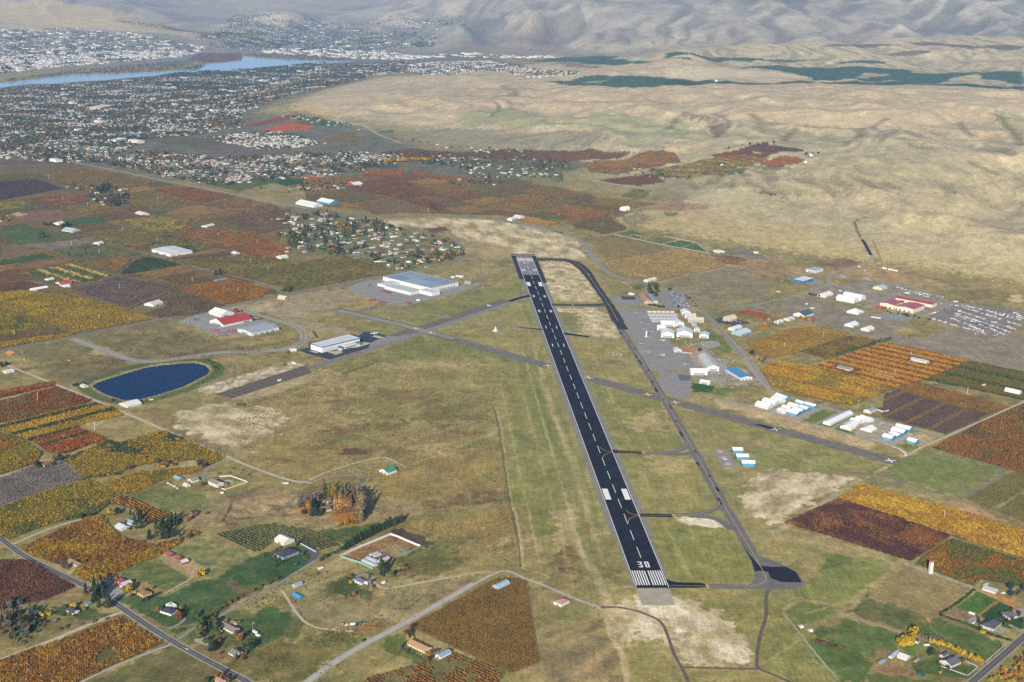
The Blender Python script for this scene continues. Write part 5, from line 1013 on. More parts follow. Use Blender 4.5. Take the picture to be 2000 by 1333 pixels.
# ------------------------------------------------------------ instancing
def inst(name,pts,rot,scl,col,meshes,label,cat=None,kind='stuff'):
    """many small copies of a few meshes, kept as one object"""
    pts=np.asarray(pts,float); n=len(pts)
    me=bpy.data.meshes.new(name); me.vertices.add(n); me.vertices.foreach_set('co',pts.astype(np.float32).ravel())
    a=me.attributes.new('rot','FLOAT','POINT'); a.data.foreach_set('value',np.asarray(rot,np.float32))
    a=me.attributes.new('scl','FLOAT_VECTOR','POINT'); s=np.asarray(scl,np.float32); s=np.repeat(s[:,None],3,1) if s.ndim==1 else s; a.data.foreach_set('vector',s.ravel())
    a=me.attributes.new('col','FLOAT_COLOR','POINT'); a.data.foreach_set('color',np.column_stack([col,np.ones(n)]).astype(np.float32).ravel())
    a=me.attributes.new('vid','INT','POINT'); a.data.foreach_set('value',R.integers(0,len(meshes),n).astype(np.int32))
    me.update(); o=link(name,me)
    cl=bpy.data.collections.new(name+'_kinds')
    for m_ in meshes:
        cl.objects.link(bpy.data.objects.new(m_.name,m_))
    ng=bpy.data.node_groups.new(name,'GeometryNodeTree'); ng.interface.new_socket('Geometry',in_out='INPUT',socket_type='NodeSocketGeometry'); ng.interface.new_socket('Geometry',in_out='OUTPUT',socket_type='NodeSocketGeometry')
    N=ng.nodes; L=ng.links; gi=N.new('NodeGroupInput'); go=N.new('NodeGroupOutput'); ip=N.new('GeometryNodeInstanceOnPoints'); ci=N.new('GeometryNodeCollectionInfo')
    ci.inputs['Collection'].default_value=cl; ci.inputs['Separate Children'].default_value=True; ci.inputs['Reset Children'].default_value=True
    def na(t,nm):
        x=N.new('GeometryNodeInputNamedAttribute'); x.data_type=t; x.inputs['Name'].default_value=nm; return x.outputs[0]
    cx=N.new('ShaderNodeCombineXYZ'); L.new(na('FLOAT','rot'),cx.inputs[2])
    L.new(gi.outputs[0],ip.inputs['Points']); L.new(ci.outputs[0],ip.inputs['Instance']); ip.inputs['Pick Instance'].default_value=True
    L.new(na('INT','vid'),ip.inputs['Instance Index']); L.new(cx.outputs[0],ip.inputs['Rotation']); L.new(na('FLOAT_VECTOR','scl'),ip.inputs['Scale']); L.new(ip.outputs[0],go.inputs[0])
    md=o.modifiers.new('copies','NODES'); md.node_group=ng
    return tag(o,label,cat,kind=kind)
def pal(hexes,g=2.25): return np.array([lin(h,g) for h in hexes])
# ------------------------------------------------------------ orchards
NEARTREES=[]
for O in ORCH:
    poly=g2(O['poly']); far=np.hypot(*poly.mean(0))>3350
    ang=AA if O['d']=='A' else BB; ca,sa=math.cos(ang),math.sin(ang)
    U_=poly@np.array([ca,sa]); V_=poly@np.array([-sa,ca])
    tg=O['tg'] if not far else 10.2; rg_=O['rg']*1.12 if not far else max(O['rg'],5.8)
    if far and np.hypot(*poly.mean(0))>4600: rg_*=1.25; tg*=1.15
    us=np.arange(U_.min(),U_.max(),tg); vs2=np.arange(V_.min(),V_.max(),rg_)
    uu,vv=np.meshgrid(us,vs2); row=np.repeat(np.arange(len(vs2))[:,None],len(us),1).ravel(); uu=uu.ravel()+R.normal(0,tg*.07,uu.size); vv=vv.ravel()+R.normal(0,.22,vv.size)
    x=uu*ca-vv*sa; y=uu*sa+vv*ca
    k=inside(x,y,poly)&(edge_dist(x,y,poly)>(1.5 if not far else 3)); 
    pn=fbm(x,y,O['patchy'],3,abs(int(poly[0,0]))%50+5)
    k&=(R.random(len(x))<O['keep']) if O['keep']>.8 else (pn+R.normal(0,.15,len(x))>.25-O['keep']*.5)
    if O.get('auto'):
        for O2 in ORCH:
            if not O2.get('auto'):
                pg=O2.setdefault('xy',g2(O2['poly'])); k&=~(inside(x,y,pg)|(edge_dist(x,y,pg)<9))
        for e in EXC: k&=~inside(x,y,g2(e))
        bu=uu/165; bv=vv/118+.37*np.floor(bu); k&=(np.abs(bu-np.round(bu))*165>5)&(np.abs(bv-np.round(bv))*118>4); BK=((np.floor(bu)*7919+np.floor(bv)*104729)%9973).astype(int)
    if O['hole']:
        for f_,p_,pr in O['hole']: k&=~(inside(x,y,g2(q(f_,*p_)))&(R.random(len(x))>pr))
    x,y,row,pn=x[k],y[k],row[k],pn[k]
    if len(x)==0: print('EMPTY',O['lab']); continue
    pc=pal(O['cols']); t=np.clip((pn*.9+.5+R.normal(0,.16,len(x)))*len(pc),0,len(pc)-1.001); i=t.astype(int); fr=(t-i)[:,None]
    c=pc[i]*(1-fr)+pc[np.minimum(i+1,len(pc)-1)]*fr
    if O.get('auto'):
        BC=pal(['#7d6236','#6b5a3c','#8a5a2e','#69652f','#96742c','#6d4c36','#66584e','#7a6a34','#5d6234','#84683a','#744630','#8f6a30'])[BK[k]%12]; c=BC*.75+c*.25
    if O['st']:
        a_,b_,cc=O['st']; m=(row+(R.random(len(row))<.06)*2)%a_<b_; c2=pal(cc); c[m]=c2[R.integers(0,len(c2),m.sum())]
    c=c*R.uniform(.78,1.2,len(x))[:,None]
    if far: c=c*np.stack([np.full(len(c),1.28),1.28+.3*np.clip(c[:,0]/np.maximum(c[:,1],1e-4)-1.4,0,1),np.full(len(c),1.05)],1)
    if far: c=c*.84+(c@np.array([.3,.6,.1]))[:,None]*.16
    z=Zf(x,y); s=O['s']*R.uniform(.66,1.0,len(x))
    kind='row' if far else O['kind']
    if far and O['kind']=='bare': s=s*.75
    rot=R.random(len(x))*6.28 if not far else np.full(len(x),ang)+(R.random(len(x))>.5)*math.pi
    if not far and O['kind']=='leaf':
        d=np.hypot(x,y); NEARTREES.append((d,x,y,s,c,O['lab'])); O['idx']=len(NEARTREES)-1
    if kind=='leaf' and 'dotted' not in O['lab']: rot=ang+R.normal(0,.12,len(x))+(R.random(len(x))>.5)*math.pi; s=np.column_stack([s*1.35,s*.92,s])
    elif kind=='leaf': s=np.column_stack([s,s,s])
    O['dat']=(np.column_stack([x,y,z]),rot,s,c,kind)
# the 300 orchard trees nearest to the camera become objects of their own
alld=np.concatenate([a[0] for a in NEARTREES])
def visible(x,y,z=0):
    Z_=z-H; d=y*cP-Z_*sP; u=y*sP+Z_*cP; a=x/d*F; b=u/d*F; px=1000+a*cR-b*sR; py=666.5-(a*sR+b*cR)
    return px,py
cand=[]
for j,a in enumerate(NEARTREES):
    px,py=visible(a[1],a[2]); ok=(px>6)&(px<1994)&(py<1326)
    for i in np.where(ok)[0]: cand.append((a[0][i],j,i))
cand.sort(); cand=cand[:300]; cut={}
for d,j,i in cand: cut.setdefault(j,[]).append(i)
for O in ORCH:
    if 'dat' not in O: continue
    P_,rot,s,c,kind=O['dat']
    if 'idx' in O and O['idx'] in cut:
        ii=cut[O['idx']]; keep=np.ones(len(P_),bool); keep[ii]=False
        for i in ii:
            o=link('orchard_tree',PO_['leaf'][i%3],None,tuple(P_[i]),rot[i]); o.scale=tuple(s[i]); o.color=(*c[i],1)
            nm_=' '.join(O['lab'].split()[:4]); tag(o,'autumn tree in the rows of the '+nm_+(' at the lower left' if P_[i,0]<-200 else (' at the bottom edge' if P_[i,1]<1500 else ' below the long blue shed')),'orchard tree','nearest trees of the '+nm_)
        P_,rot,s,c=P_[keep],rot[keep],s[keep],c[keep]
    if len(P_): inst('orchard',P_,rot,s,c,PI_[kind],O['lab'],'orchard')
# ============================================================ town: houses and garden trees
def house_mesh(name,L,W,h,rh,mats,hip=False):
    mb=MB(); mb.box(-L/2,-W/2,-.3,L/2,W/2,h,0)
    o=.5; a=(-L/2-o,-W/2-o,h-.15); b=(L/2+o,-W/2-o,h-.15); c=(L/2+o,W/2+o,h-.15); d=(-L/2-o,W/2+o,h-.15)
    e=(-L/2-o+(W/2 if hip else 0),0,h+rh); f=(L/2+o-(W/2 if hip else 0),0,h+rh)
    mb.face((a,b,f,e),1); mb.face((c,d,e,f),1); mb.face((d,a,e),1 if hip else 0); mb.face((b,c,f),1 if hip else 0)
    return mb.mesh(name,mats)
def inst_mat(nm,rough):
    m,n,l,b=mat(nm,rough,.2); a=n.new('ShaderNodeAttribute'); a.attribute_type='INSTANCER'; a.attribute_name='col'; l.new(a.outputs['Color'],b.inputs['Base Color']); return m
def obj_mat(nm,rough):
    m,n,l,b=mat(nm,rough,.2); a=n.new('ShaderNodeObjectInfo'); l.new(a.outputs['Color'],b.inputs['Base Color']); return m
IROOF=inst_mat('roof_inst',.7); OROOF=obj_mat('roof_obj',.7)
WALLS=[paint_mat(h,.8) for h in ('#e6e0d2','#cfc4b0','#b5a892','#efece4','#a89a8a')]
def hmeshes(rm): return [house_mesh('house',14,9,3.2,2.0,[WALLS[0],rm]),house_mesh('house',17,9,3.1,2.1,[WALLS[1],rm],True),house_mesh('house',12,10,5.6,2.2,[WALLS[2],rm]),house_mesh('house',19,6.5,3.0,1.2,[WALLS[3],rm]),house_mesh('house',15,11,3.4,2.4,[WALLS[4],rm],True)]
HI=hmeshes(IROOF); HO=hmeshes(OROOF)
BIGI=[house_mesh('block',34,20,7,.6,[WALLS[3],IROOF]),house_mesh('block',50,26,8,.8,[WALLS[0],IROOF]),house_mesh('block',26,18,9,.5,[WALLS[1],IROOF])]
ROOFC=pal(['#d8d2c6','#b9b3a8','#8f8880','#77706a','#e8e4da','#6a625c','#9a8468','#84685a','#a5a8a8','#c9c2b2'],1.95)
TREEC=pal(['#3d4d32','#36462f','#475434','#7a6034','#86622f','#6a4a30','#94742f','#57502f','#5f563a','#645040','#34463a','#946a34','#7d5038'],2.1)
HS=[];TS=[];BS=[]
def town(f,pts,hd,td,big=0,con=.3,white=False,ang=None,ts=1.):
    """scatter houses (per hectare) and trees inside an outline, houses roughly along the street grid"""
    poly=g2(q(f,*pts)); lo,hi=poly.min(0),poly.max(0); ar=abs(np.sum(poly[:,0]*np.roll(poly[:,1],-1)-poly[:,1]*np.roll(poly[:,0],-1)))/2e4
    def scat(n,sg=0):
        out=[]; 
        while sum(len(a) for a in out)<n:
            p=lo+R.random((n*3,2))*(hi-lo); p=p[inside(p[:,0],p[:,1],poly)&~inside(p[:,0],p[:,1],RIVER)]; out.append(p if not sg else p[R.random(len(p))<np.clip(.5+sg*1.3*fbm(p[:,0],p[:,1],240,3,93),.06,1)])
        return np.vstack(out)[:n]
    n=int(ar*hd*1.0)
    if n:
        p=scat(n,-.7); a0=AA if ang is None else ang
        # pull houses onto street lines
        ca,sa=math.cos(a0),math.sin(a0); u=p[:,0]*ca+p[:,1]*sa; v=-p[:,0]*sa+p[:,1]*ca; vq=np.round(v/38)*38+np.where(R.random(n)>.5,10,-10)+R.normal(0,1.5,n)
        x=u*ca-vq*sa; y=u*sa+vq*ca
        rot=a0+np.where(R.random(n)<.3,math.pi/2,0)+R.normal(0,.12,n)
        rc=ROOFC[R.choice(len(ROOFC),n,p=np.array([.2,.14,.12,.1,.14,.08,.06,.06,.05,.05]))] if not white else ROOFC[R.choice([0,1,4,8,4,0],n)]
        HS.append((x,y,rot,R.uniform(.68,1.0,n),rc*R.uniform(.7,1.1,n)[:,None]))
    n=int(ar*td*1.35)
    if n:
        p=scat(n,1.); cn=fbm(p[:,0],p[:,1],260,2,91)
        c=TREEC[np.where(R.random(n)<con+.34+.4*cn,R.choice([0,1,2,10],n),R.choice([3,4,5,6,7,8,9,11,12,4,6],n))]
        TS.append((p[:,0],p[:,1],R.random(n)*6.28,ts*R.uniform(.7,1.5,n),c*R.uniform(.75,1.25,n)[:,None]))
    n=int(ar*big*.6)
    if n:
        p=scat(n); BS.append((p[:,0],p[:,1],(AA if ang is None else ang)+R.integers(0,2,n)*math.pi/2,R.uniform(.7,1.5,n),ROOFC[R.choice([0,4,4,9,8,2,0],n)]))
town('T',(-60,178,330,152,560,138,680,127,800,120,790,140,690,158,560,188,500,210,470,222,480,245,400,262,280,272,260,290,200,318,100,318,-60,298),5.2,14,.12,.35)
town('T',(200,322,270,295,300,296,420,308,520,305,600,300,700,298,780,300,770,322,700,335,640,345,560,350,430,365,330,348),7.5,11,.05,.3)
town('A',(1120,775,1400,740,1560,735,1800,800,1640,830,1500,845,1300,805),13,5,0,.3,True)
town('A',(0,840,140,850,180,870,60,890,-60,890),12,3,0,.3,True)
town('T',(-60,62,40,58,140,56,260,64,330,78,405,92,370,108,260,118,120,130,-60,155),3.2,6,1.0,.5); town('T',(-60,115,150,105,330,100,400,100,350,112,240,122,120,132,-60,150),2,2,2.2,.4,True)
town('T',(400,90,500,60,620,40,760,30,900,24,910,50,860,78,760,98,640,100,480,98),1.6,6,.12,.6); town('T',(390,70,460,30,560,45,640,60,560,90,450,95),1.,6,.05,.4)
town('T',(500,97,640,96,760,100,860,107,1100,110,1100,115,860,113,660,113,520,105),.6,.6,1.9,.4,True)
town('B',(340,400,480,350,620,345,880,340,960,355,1100,385,1380,402,1390,425,1150,438,1060,435,920,400,860,395,700,418,560,420,460,405,370,408),8,4,.05,.5,True); town('B',(360,455,480,445,500,448,370,460),8,1)
town('T',(380,130,480,118,640,122,600,140,460,150,300,152),2,20,.1,.75); town('A',(860,450,1390,470,1360,500,1100,505,880,490),2,24,0,.9)
town('E',(80,430,230,400,480,390,560,420,780,440,850,470,1000,500,1080,530,1240,560,1330,600,1345,660,1300,690,1080,735,900,765,820,720,540,660,330,660,200,650,260,560,130,545,190,490),5.4,7,0,.3,False,None,1.25)
town('E',(1280,95,1500,60,1700,100,1990,60,2000,160,1930,170,1700,160,1560,210,1330,210,1200,200,1400,170),1.7,5,0,.4); town('E',(280,200,420,180,500,200,720,170,700,210,540,230,420,255,280,250),4,6,.1,.4); town('E',(1100,0,1340,20,1500,60,1280,95,960,60,900,0),1.2,6,0,.3)
town('B',(380,780,520,795,660,820,960,830,1180,850,1100,862,820,860,500,800),3,4,0,.4,True); town('B',(560,860,900,870,1000,860,1250,880,1330,920,1300,970,1100,990,800,960,700,940,560,930),1.6,5,0,.4)
town('D',(420,220,480,210,700,200,830,230,840,330,700,350,580,300,570,250),2.6,14,0,.6); town('D',(1770,430,1990,400,2000,560,1900,620,1840,600,1900,480),6,9,0,.4); town('D',(0,400,60,400,80,450,0,470),5,6); town('D',(1500,240,1780,225,2000,200,2000,260,1700,260),1,3)
town('A',(640,120,1000,160,1160,180,1500,80,1600,70,1450,160,1200,215,1100,225,900,160),.5,5,.0,.3); town('C',(750,830,830,850,860,860,800,880),1.5,5,0,.5); town('A',(1560,650,1760,660,1990,700,1980,730,1780,700),2.5,5,0,.5,True); town('C',(150,850,380,830,500,805,650,815,500,818,300,848),0,9,0,.8); town('B',(1640,930,2000,985,2000,1010,1700,1000),.8,4)
def cat_(lst): return [np.concatenate([a[i] for a in lst]) for i in range(5)]
for lst,nm,cats in ((HS,'house','house'),(TS,'garden_tree','tree'),(BS,'block','building')):
    x,y,rot,s,c=cat_(lst); z=Zf(x,y)
    px,py=visible(x,y,z); d=np.hypot(x,y)
    on=np.zeros(len(x),bool)
    if nm!='block':
        vis=np.where((px>4)&(px<1996)&(py>4))[0]; near=vis[np.argsort(d[vis])[:300]]; on[near]=True
        for i in near:
            r_=np.hypot(x[i],y[i]); area='suburb beside the packing plant' if 540<px[i]<910 and 410<py[i]<520 else ('scattered homes below the hills' if px[i]>900 else 'town edge beyond the left orchards')
            if nm=='house':
                o=link('house',HO[i%5],None,(x[i],y[i],z[i]),rot[i]); o.color=(*c[i],1); o.scale=(s[i],)*3; tone='pale' if c[i].mean()>.33 else ('grey' if c[i].mean()>.16 else 'dark')
                tag(o,f'small {tone} roofed house among the {area}','house',f'{tone} roofed houses of the {area}')
            else:
                cf=c[i][1]>c[i][0]; o=link('garden_tree',PO_['lowcon'][0] if cf and i%3==0 else PO_['lowtree'][i%3],None,(x[i],y[i],z[i]),rot[i]); o.color=(*c[i],1); o.scale=(s[i],)*3
                tn='dark green' if cf else 'autumn coloured'
                tag(o,f'{tn} garden tree among the {area}','tree',f'{tn} garden trees of the {area}')
    k=~on; P_=np.column_stack([x,y,z])[k]
    if nm=='house': inst('town_houses',P_,rot[k],s[k],c[k],HI,'far off mass of pale houses filling the town','houses')
    elif nm=='block': inst('town_blocks',P_,rot[k],s[k],c[k],BIGI,'far off flat roofed commercial blocks along the river','buildings')
    else: inst('town_trees',P_,rot[k],s[k],c[k],PI_['lowtree']+PI_['lowcon'],'far off mass of town trees among the houses','trees')
# streets of the town
STM=pave('#8f8b84',.1); nst=0
for f_,pts_ in (('T',(-60,178,330,152,560,138,680,127,800,120,790,140,690,158,560,188,500,210,470,222,480,245,400,262,280,272,260,290,200,318,100,318,-60,298)),('T',(200,322,270,295,300,296,420,308,520,305,600,300,700,298,780,300,770,322,700,335,640,345,560,350,430,365,330,348)),('T',(-60,62,40,58,140,56,260,64,330,78,405,92,370,108,260,118,120,130,-60,155)),('E',(80,430,230,400,480,390,560,420,780,440,850,470,1000,500,1080,530,1240,560,1330,600,1345,660,1300,690,1080,735,900,765,820,720,540,660,330,660,200,650,260,560,130,545,190,490))):
    pg=g2(q(f_,*pts_)); big_=np.ptp(pg[:,0])>1500
    for ang_ in (AA,BB):
        ca,sa=math.cos(ang_),math.sin(ang_); U_=pg@np.array([ca,sa]); V_=pg@np.array([-sa,ca])
        for vv_ in np.arange(V_.min(),V_.max(),(290 if big_ else 140)*R.uniform(.85,1.15)):
            uu_=np.arange(U_.min(),U_.max(),25.); P_=np.column_stack([uu_*ca-vv_*sa,uu_*sa+vv_*ca]); ins=inside(P_[:,0],P_[:,1],pg)&~inside(P_[:,0],P_[:,1],RIVER); run_=[]
            for p_,k_ in list(zip(P_,ins))+[(None,False)]:
                if k_: run_.append(p_)
                else:
                    if len(run_)>5: ribbon('street',np.array(run_),13 if big_ else 7,STM,2.2 if big_ else .3,25,sm=0); nst+=1
                    run_=[]
# riverside woods and scattered brush on the hills
def belt(f,pts,n,cols,label,kind='lowtree',s=1.,name='woodland'):
    poly=g2(q(f,*pts)); lo,hi=poly.min(0),poly.max(0); p=lo+R.random((n*8,2))*(hi-lo); p=p[inside(p[:,0],p[:,1],poly)][:n]
    c=pal(cols); c=c[R.integers(0,len(c),len(p))]*R.uniform(.75,1.25,len(p))[:,None]
    inst(name,np.column_stack([p,Zf(p[:,0],p[:,1])]),R.random(len(p))*6.28,s*R.uniform(.6,1.4,len(p)),c,PI_[kind],label,'trees')
belt('A',(1050,340,1100,300,1345,300,1345,338,1140,355),900,['#6d4f40','#7a5a44','#5c4a40'],'russet riverside wood on the point by the river')
belt('A',(1360,312,1420,300,1800,315,1960,330,1960,342,1600,334),700,['#6d5548','#5f5048','#4f4a40'],'brown tree belt along the far river bank on the right')
belt('A',(0,462,60,440,420,395,880,352,1060,372,1090,386,800,404,400,418,150,446),900,['#4a4436','#5a4c38','#3f4434','#6a5038'],'dark tree belt along the far river bank on the left')
belt('A',(0,494,300,475,560,456,900,426,1300,400,1700,366,1960,352,1990,372,1500,402,1000,440,600,476,0,520),1300,['#6a5038','#7d5c3a','#45452f','#3c4430'],'autumn tree belt along the near river bank')
belt('B',(430,250,500,232,575,240,560,262,470,265),300,['#2f4038','#35463a'],'dark green wood below the far cliffs')

# dry weeds and low brush in the rough grassland: gives the open ground its grain
def weeds(f,pts,n,cols,label,thr=.0,s=1.):
    poly=g2(q(f,*pts)); lo,hi=poly.min(0),poly.max(0); p=lo+R.random((n*4,2))*(hi-lo); m=inside(p[:,0],p[:,1],poly)&(fbm(p[:,0],p[:,1],70,3,77)+R.normal(0,.12,len(p))>thr); p=p[m][:n]
    p=p[~inside(p[:,0],p[:,1],POND)]; c=pal(cols,2.0); c=c[R.integers(0,len(c),len(p))]*R.uniform(.7,1.25,len(p))[:,None]; sc=s*R.uniform(.25,.62,len(p))
    inst('dry_weeds',np.column_stack([p,Zf(p[:,0],p[:,1])]),R.random(len(p))*6.28,np.column_stack([sc*1.3,sc*1.3,sc*.6]),c,PI_['shrub'],label,'weeds')
weeds('T',(420,800,620,700,860,650,1040,720,970,800,1010,1100,900,1090,820,1040,700,1000,560,930,470,880),16000,['#7d7044','#887648','#6d6540','#8f7f4c','#655438'],'dry brown weeds dotting the grassland left of the runway',-.05)
weeds('T',(0,900,600,1060,700,1030,900,1120,840,1200,600,1333,480,1333,380,1220,560,1090,400,1000),9000,['#6f6238','#5d5636','#4d5230','#7d6c3e'],'dry weeds on the rough ground among the lower left homes',.12)
weeds('T',(150,680,420,640,600,650,560,700,420,760,250,770),3500,['#6a5c3a','#54482f','#75683e'],'dry weeds beside the business park road',.1)
weeds('T',(1250,560,1560,545,1700,590,1460,625,1350,600),3500,['#75684a','#6a5e42','#80724c'],'dry weeds on the grey brown field by the airport road',0)
# ============================================================ buildings
def snap(a):
    for ref,tol in ((AA,11),(math.radians(4.7),9)):
        d=(a-ref+math.pi/4)%(math.pi/2)-math.pi/4
        if abs(d)<math.radians(tol): return a-d
    return a
def corners(f,c):
    c=np.array(c,float)
    if len(c)==6: Lp,Fp,Rp=g2(q(f,*c))
    else:                                  # front edge plus depth in metres
        Fp,Rp=g2(q(f,*c[:4])); e=(Rp-Fp)/np.linalg.norm(Rp-Fp); Lp=Fp+np.array([-e[1],e[0]])*c[4]
    er=Rp-Fp; el=Lp-Fp; wr=np.hypot(*er); wl=np.hypot(*el)
    ar=math.atan2(er[1],er[0]); al=math.atan2(el[1],el[0])-math.pi/2
    d=(al-ar+math.pi)%(2*math.pi)-math.pi
    return Fp,snap(ar+d*(wl/(wr+wl))),wr,wl
def rf_gable(mb,x0,y0,x1,y1,h,rh,o,ax):
    if ax=='r':
        ym=(y0+y1)/2; a,b,c,d=(x0-o,y0-o,h-o*rh/(ym-y0)*1.),(x1+o,y0-o,h-o*rh/(ym-y0)),(x1+o,y1+o,h-o*rh/(ym-y0)),(x0-o,y1+o,h-o*rh/(ym-y0)); e,f=(x0-o,ym,h+rh),(x1+o,ym,h+rh)
        mb.face((a,b,f,e)); mb.face((c,d,e,f)); g=[((x0,y0,h),(x0,y1,h),(x0,ym,h+rh)),((x1,y1,h),(x1,y0,h),(x1,ym,h+rh))]
    else:
        xm=(x0+x1)/2; k=h-o*rh/(xm-x0); a,b,c,d=(x0-o,y0-o,k),(x1+o,y0-o,k),(x1+o,y1+o,k),(x0-o,y1+o,k); e,f=(xm,y0-o,h+rh),(xm,y1+o,h+rh)
        mb.face((d,a,e,f)); mb.face((b,c,f,e)); g=[((x0,y0,h),(x1,y0,h),(xm,y0,h+rh)),((x1,y1,h),(x0,y1,h),(xm,y1,h+rh))]
    for v in mb.v[:]: pass
    # thickness: a second skin under the roof
    t=.22; n=len(mb.v); k=len(mb.f)
    for fc in mb.f[:k]: mb.face([(mb.v[i][0],mb.v[i][1],mb.v[i][2]-t) for i in fc][::-1])
    return g
def wing(root,x0,y0,x1,y1,h,roof,wm,rm,rh=None,o=.5,z0=0.):
    W=MB(); W.box(x0,y0,-.4,x1,y1,h); Rm=MB()
    ax='r' if (x1-x0)>=(y1-y0) else 'l'
    if roof.endswith('-r'): ax='r'; roof=roof[:-2]
    if roof.endswith('-l'): ax='l'; roof=roof[:-2]
    sp=min(x1-x0,y1-y0) if True else 0; sp=(y1-y0) if ax=='r' else (x1-x0)
    if roof=='gable':
        for t in rf_gable(Rm,x0,y0,x1,y1,h+.05,rh or sp*.2,o,ax): W.face([(a,b,c) for a,b,c in t])
    elif roof=='hip':
        r_=rh or sp*.24; o2=o
        a,b,c,d=(x0-o2,y0-o2,h-.1),(x1+o2,y0-o2,h-.1),(x1+o2,y1+o2,h-.1),(x0-o2,y1+o2,h-.1)
        if ax=='r': e,f=(x0+sp/2,(y0+y1)/2,h+r_),(x1-sp/2,(y0+y1)/2,h+r_); Rm.face((a,b,f,e)); Rm.face((c,d,e,f)); Rm.face((d,a,e)); Rm.face((b,c,f))
        else: e,f=((x0+x1)/2,y0+sp/2,h+r_),((x0+x1)/2,y1-sp/2,h+r_); Rm.face((a,b,e)); Rm.face((b,c,f,e)); Rm.face((c,d,f)); Rm.face((d,a,e,f))
    elif roof=='arch':
        n=10; r_=rh or sp*.38
        for i in range(n):
            t0,t1=math.pi*i/n,math.pi*(i+1)/n; c0,c1=-math.cos(t0)*(sp/2+.15),-math.cos(t1)*(sp/2+.15); s0,s1=math.sin(t0)*r_+h,math.sin(t1)*r_+h
            if ax=='r':
                m_=(y0+y1)/2; Rm.face(((x0,m_+c0,s0),(x1,m_+c0,s0),(x1,m_+c1,s1),(x0,m_+c1,s1))[::-1]); W.face(((x0,m_+c0,h),(x0,m_+c0,s0),(x0,m_+c1,s1),(x0,m_+c1,h))); W.face(((x1,m_+c0,h),(x1,m_+c0,s0),(x1,m_+c1,s1),(x1,m_+c1,h)))
            else:
                m_=(x0+x1)/2; Rm.face(((m_+c0,y0,s0),(m_+c1,y0,s1),(m_+c1,y1,s1),(m_+c0,y1,s0))); W.face(((m_+c0,y0,h),(m_+c0,y0,s0),(m_+c1,y0,s1),(m_+c1,y0,h))); W.face(((m_+c0,y1,h),(m_+c0,y1,s0),(m_+c1,y1,s1),(m_+c1,y1,h)))
    else:                                                        # flat with a low parapet
        Rm.face(((x0+.3,y0+.3,h+.03),(x1-.3,y0+.3,h+.03),(x1-.3,y1-.3,h+.03),(x0+.3,y1-.3,h+.03)))
        for a in ((x0-.05,y0-.05,x1+.05,y0+.3),(x0-.05,y1-.3,x1+.05,y1+.05),(x0-.05,y0+.3,x0+.3,y1-.3),(x1-.3,y0+.3,x1+.05,y1-.3)): Rm.box(a[0],a[1],h,a[2],a[3],h+.5)
    w=W.build('wall',wm,root); r=Rm.build('roof',rm,root); return w,r
def panel(root,name,side,u0,u1,z0,z1,wr,wl,m,off=.06):
    """a door or window set proud of a camera-facing wall"""
    mb=MB()
    if side=='r': mb.box(u0*wr,-off,z0,u1*wr,.02,z1,0,True)
    else: mb.box(-off,u0*wl,z0,.02,u1*wl,z1,0,True)
    return mb.build(name,m,root)
NB=[0]
def bl(name,label,cat,f,c,h,roof='gable',wall='#e8e4da',rc='#d9d6d0',doors=None,wins=True,metal=True,rh=None,group=None,extra=None,dcol='#8d929a',scale=None):
    Fp,a,wr,wl=corners(f,c); root=empty(name,(Fp[0],Fp[1],Zf(Fp[0],Fp[1])+.02),a); tag(root,label,cat,group)
    wm=paint_mat(wall,.75); rm=metal_roof(rc) if metal else shingle(rc)
    wing(root,0,0,wr,wl,h,roof,wm,rm,rh)
    dm=paint_mat(dcol,.7)
    for d in (doors or []): panel(root,'door',d[0],d[1],d[2],0.05,min(d[3],h-.3),wr,wl,dm)
    if wins:
        for side,L_ in (('r',wr),('l',wl)):
            n=max(1,int(L_/4.5)); n=min(n,6)
            for i in range(n):
                u=(i+.5)/n; hw=.65/L_
                if not any(d[0]==side and d[1]-hw<u<d[2]+hw for d in (doors or [])): panel(root,'window',side,u-hw,u+hw,1.0,2.2,wr,wl,GLASS)
    if cat=='house':
        rf=[c_ for c_ in root.children if c_.name.startswith('roof')][0]; mb=MB(); mb.box(wr*.62,wl*.55,h,wr*.62+.9,wl*.55+.9,h+3.0); mb.build('chimney',paint_mat('#8a7466'),rf)
    if extra: extra(root,wr,wl,h)
    return root,wr,wl
SHED=dict(wins=False)
# --- airfield and industry, left
def trim(root,wr,wl,h):
    B_=paint_mat('#2f6fa8',.5); mb=MB()
    for a in ((-.12,-.12,wr+.12,.0),(-.12,0,0,wl+.12)): mb.box(a[0],a[1],h-1.5,a[2],a[3],h+.62,0,True)
    mb.build('fascia',B_,root)
    for u in (.42,.9):
        x=wr*u; t=MB(); t.tube((x,-7,-.2),(x,-7,5),6.5,6.5,12); o=t.build('rotunda',paint_mat('#ece9e2',.7),root)
        t=MB(); t.tube((x,-7,5.0),(x,-7,8.2),7.2,2.0,12); t.build('rotunda_roof',paint_mat('#2a69a0',.5),o)
        t=MB(); t.tube((x,-7,2.0),(x,-7,3.6),6.56,6.56,12); t.build('window_band',GLASS,o)
    W=MB(); W.box(wr*.5,-11,-.2,wr*.82,-.02,6.5); W.build('wall',paint_mat('#efece6',.7),root)
    G=MB(); G.box(wr*.52,-11.1,1.4,wr*.80,-10.98,3.4,0,True); G.build('window_band',GLASS,root)
    V=MB()
    for i in range(5): V.box(wr*(.1+.18*i),wl*.4,h+.03,wr*(.1+.18*i)+1.6,wl*.4+1.6,h+1.1)
    V.build('roof_vents',paint_mat('#b5b5b3'),root)
bl('hangar','big white hangar with blue trim and two blue topped rotundas','hangar','X',(355,450,578,497,1075,318),12.5,'flat','#f0eee8','#dcdad6',[('r',.06,.34,7),('l',.35,.6,4)],False,extra=trim,dcol='#dcdcd8')
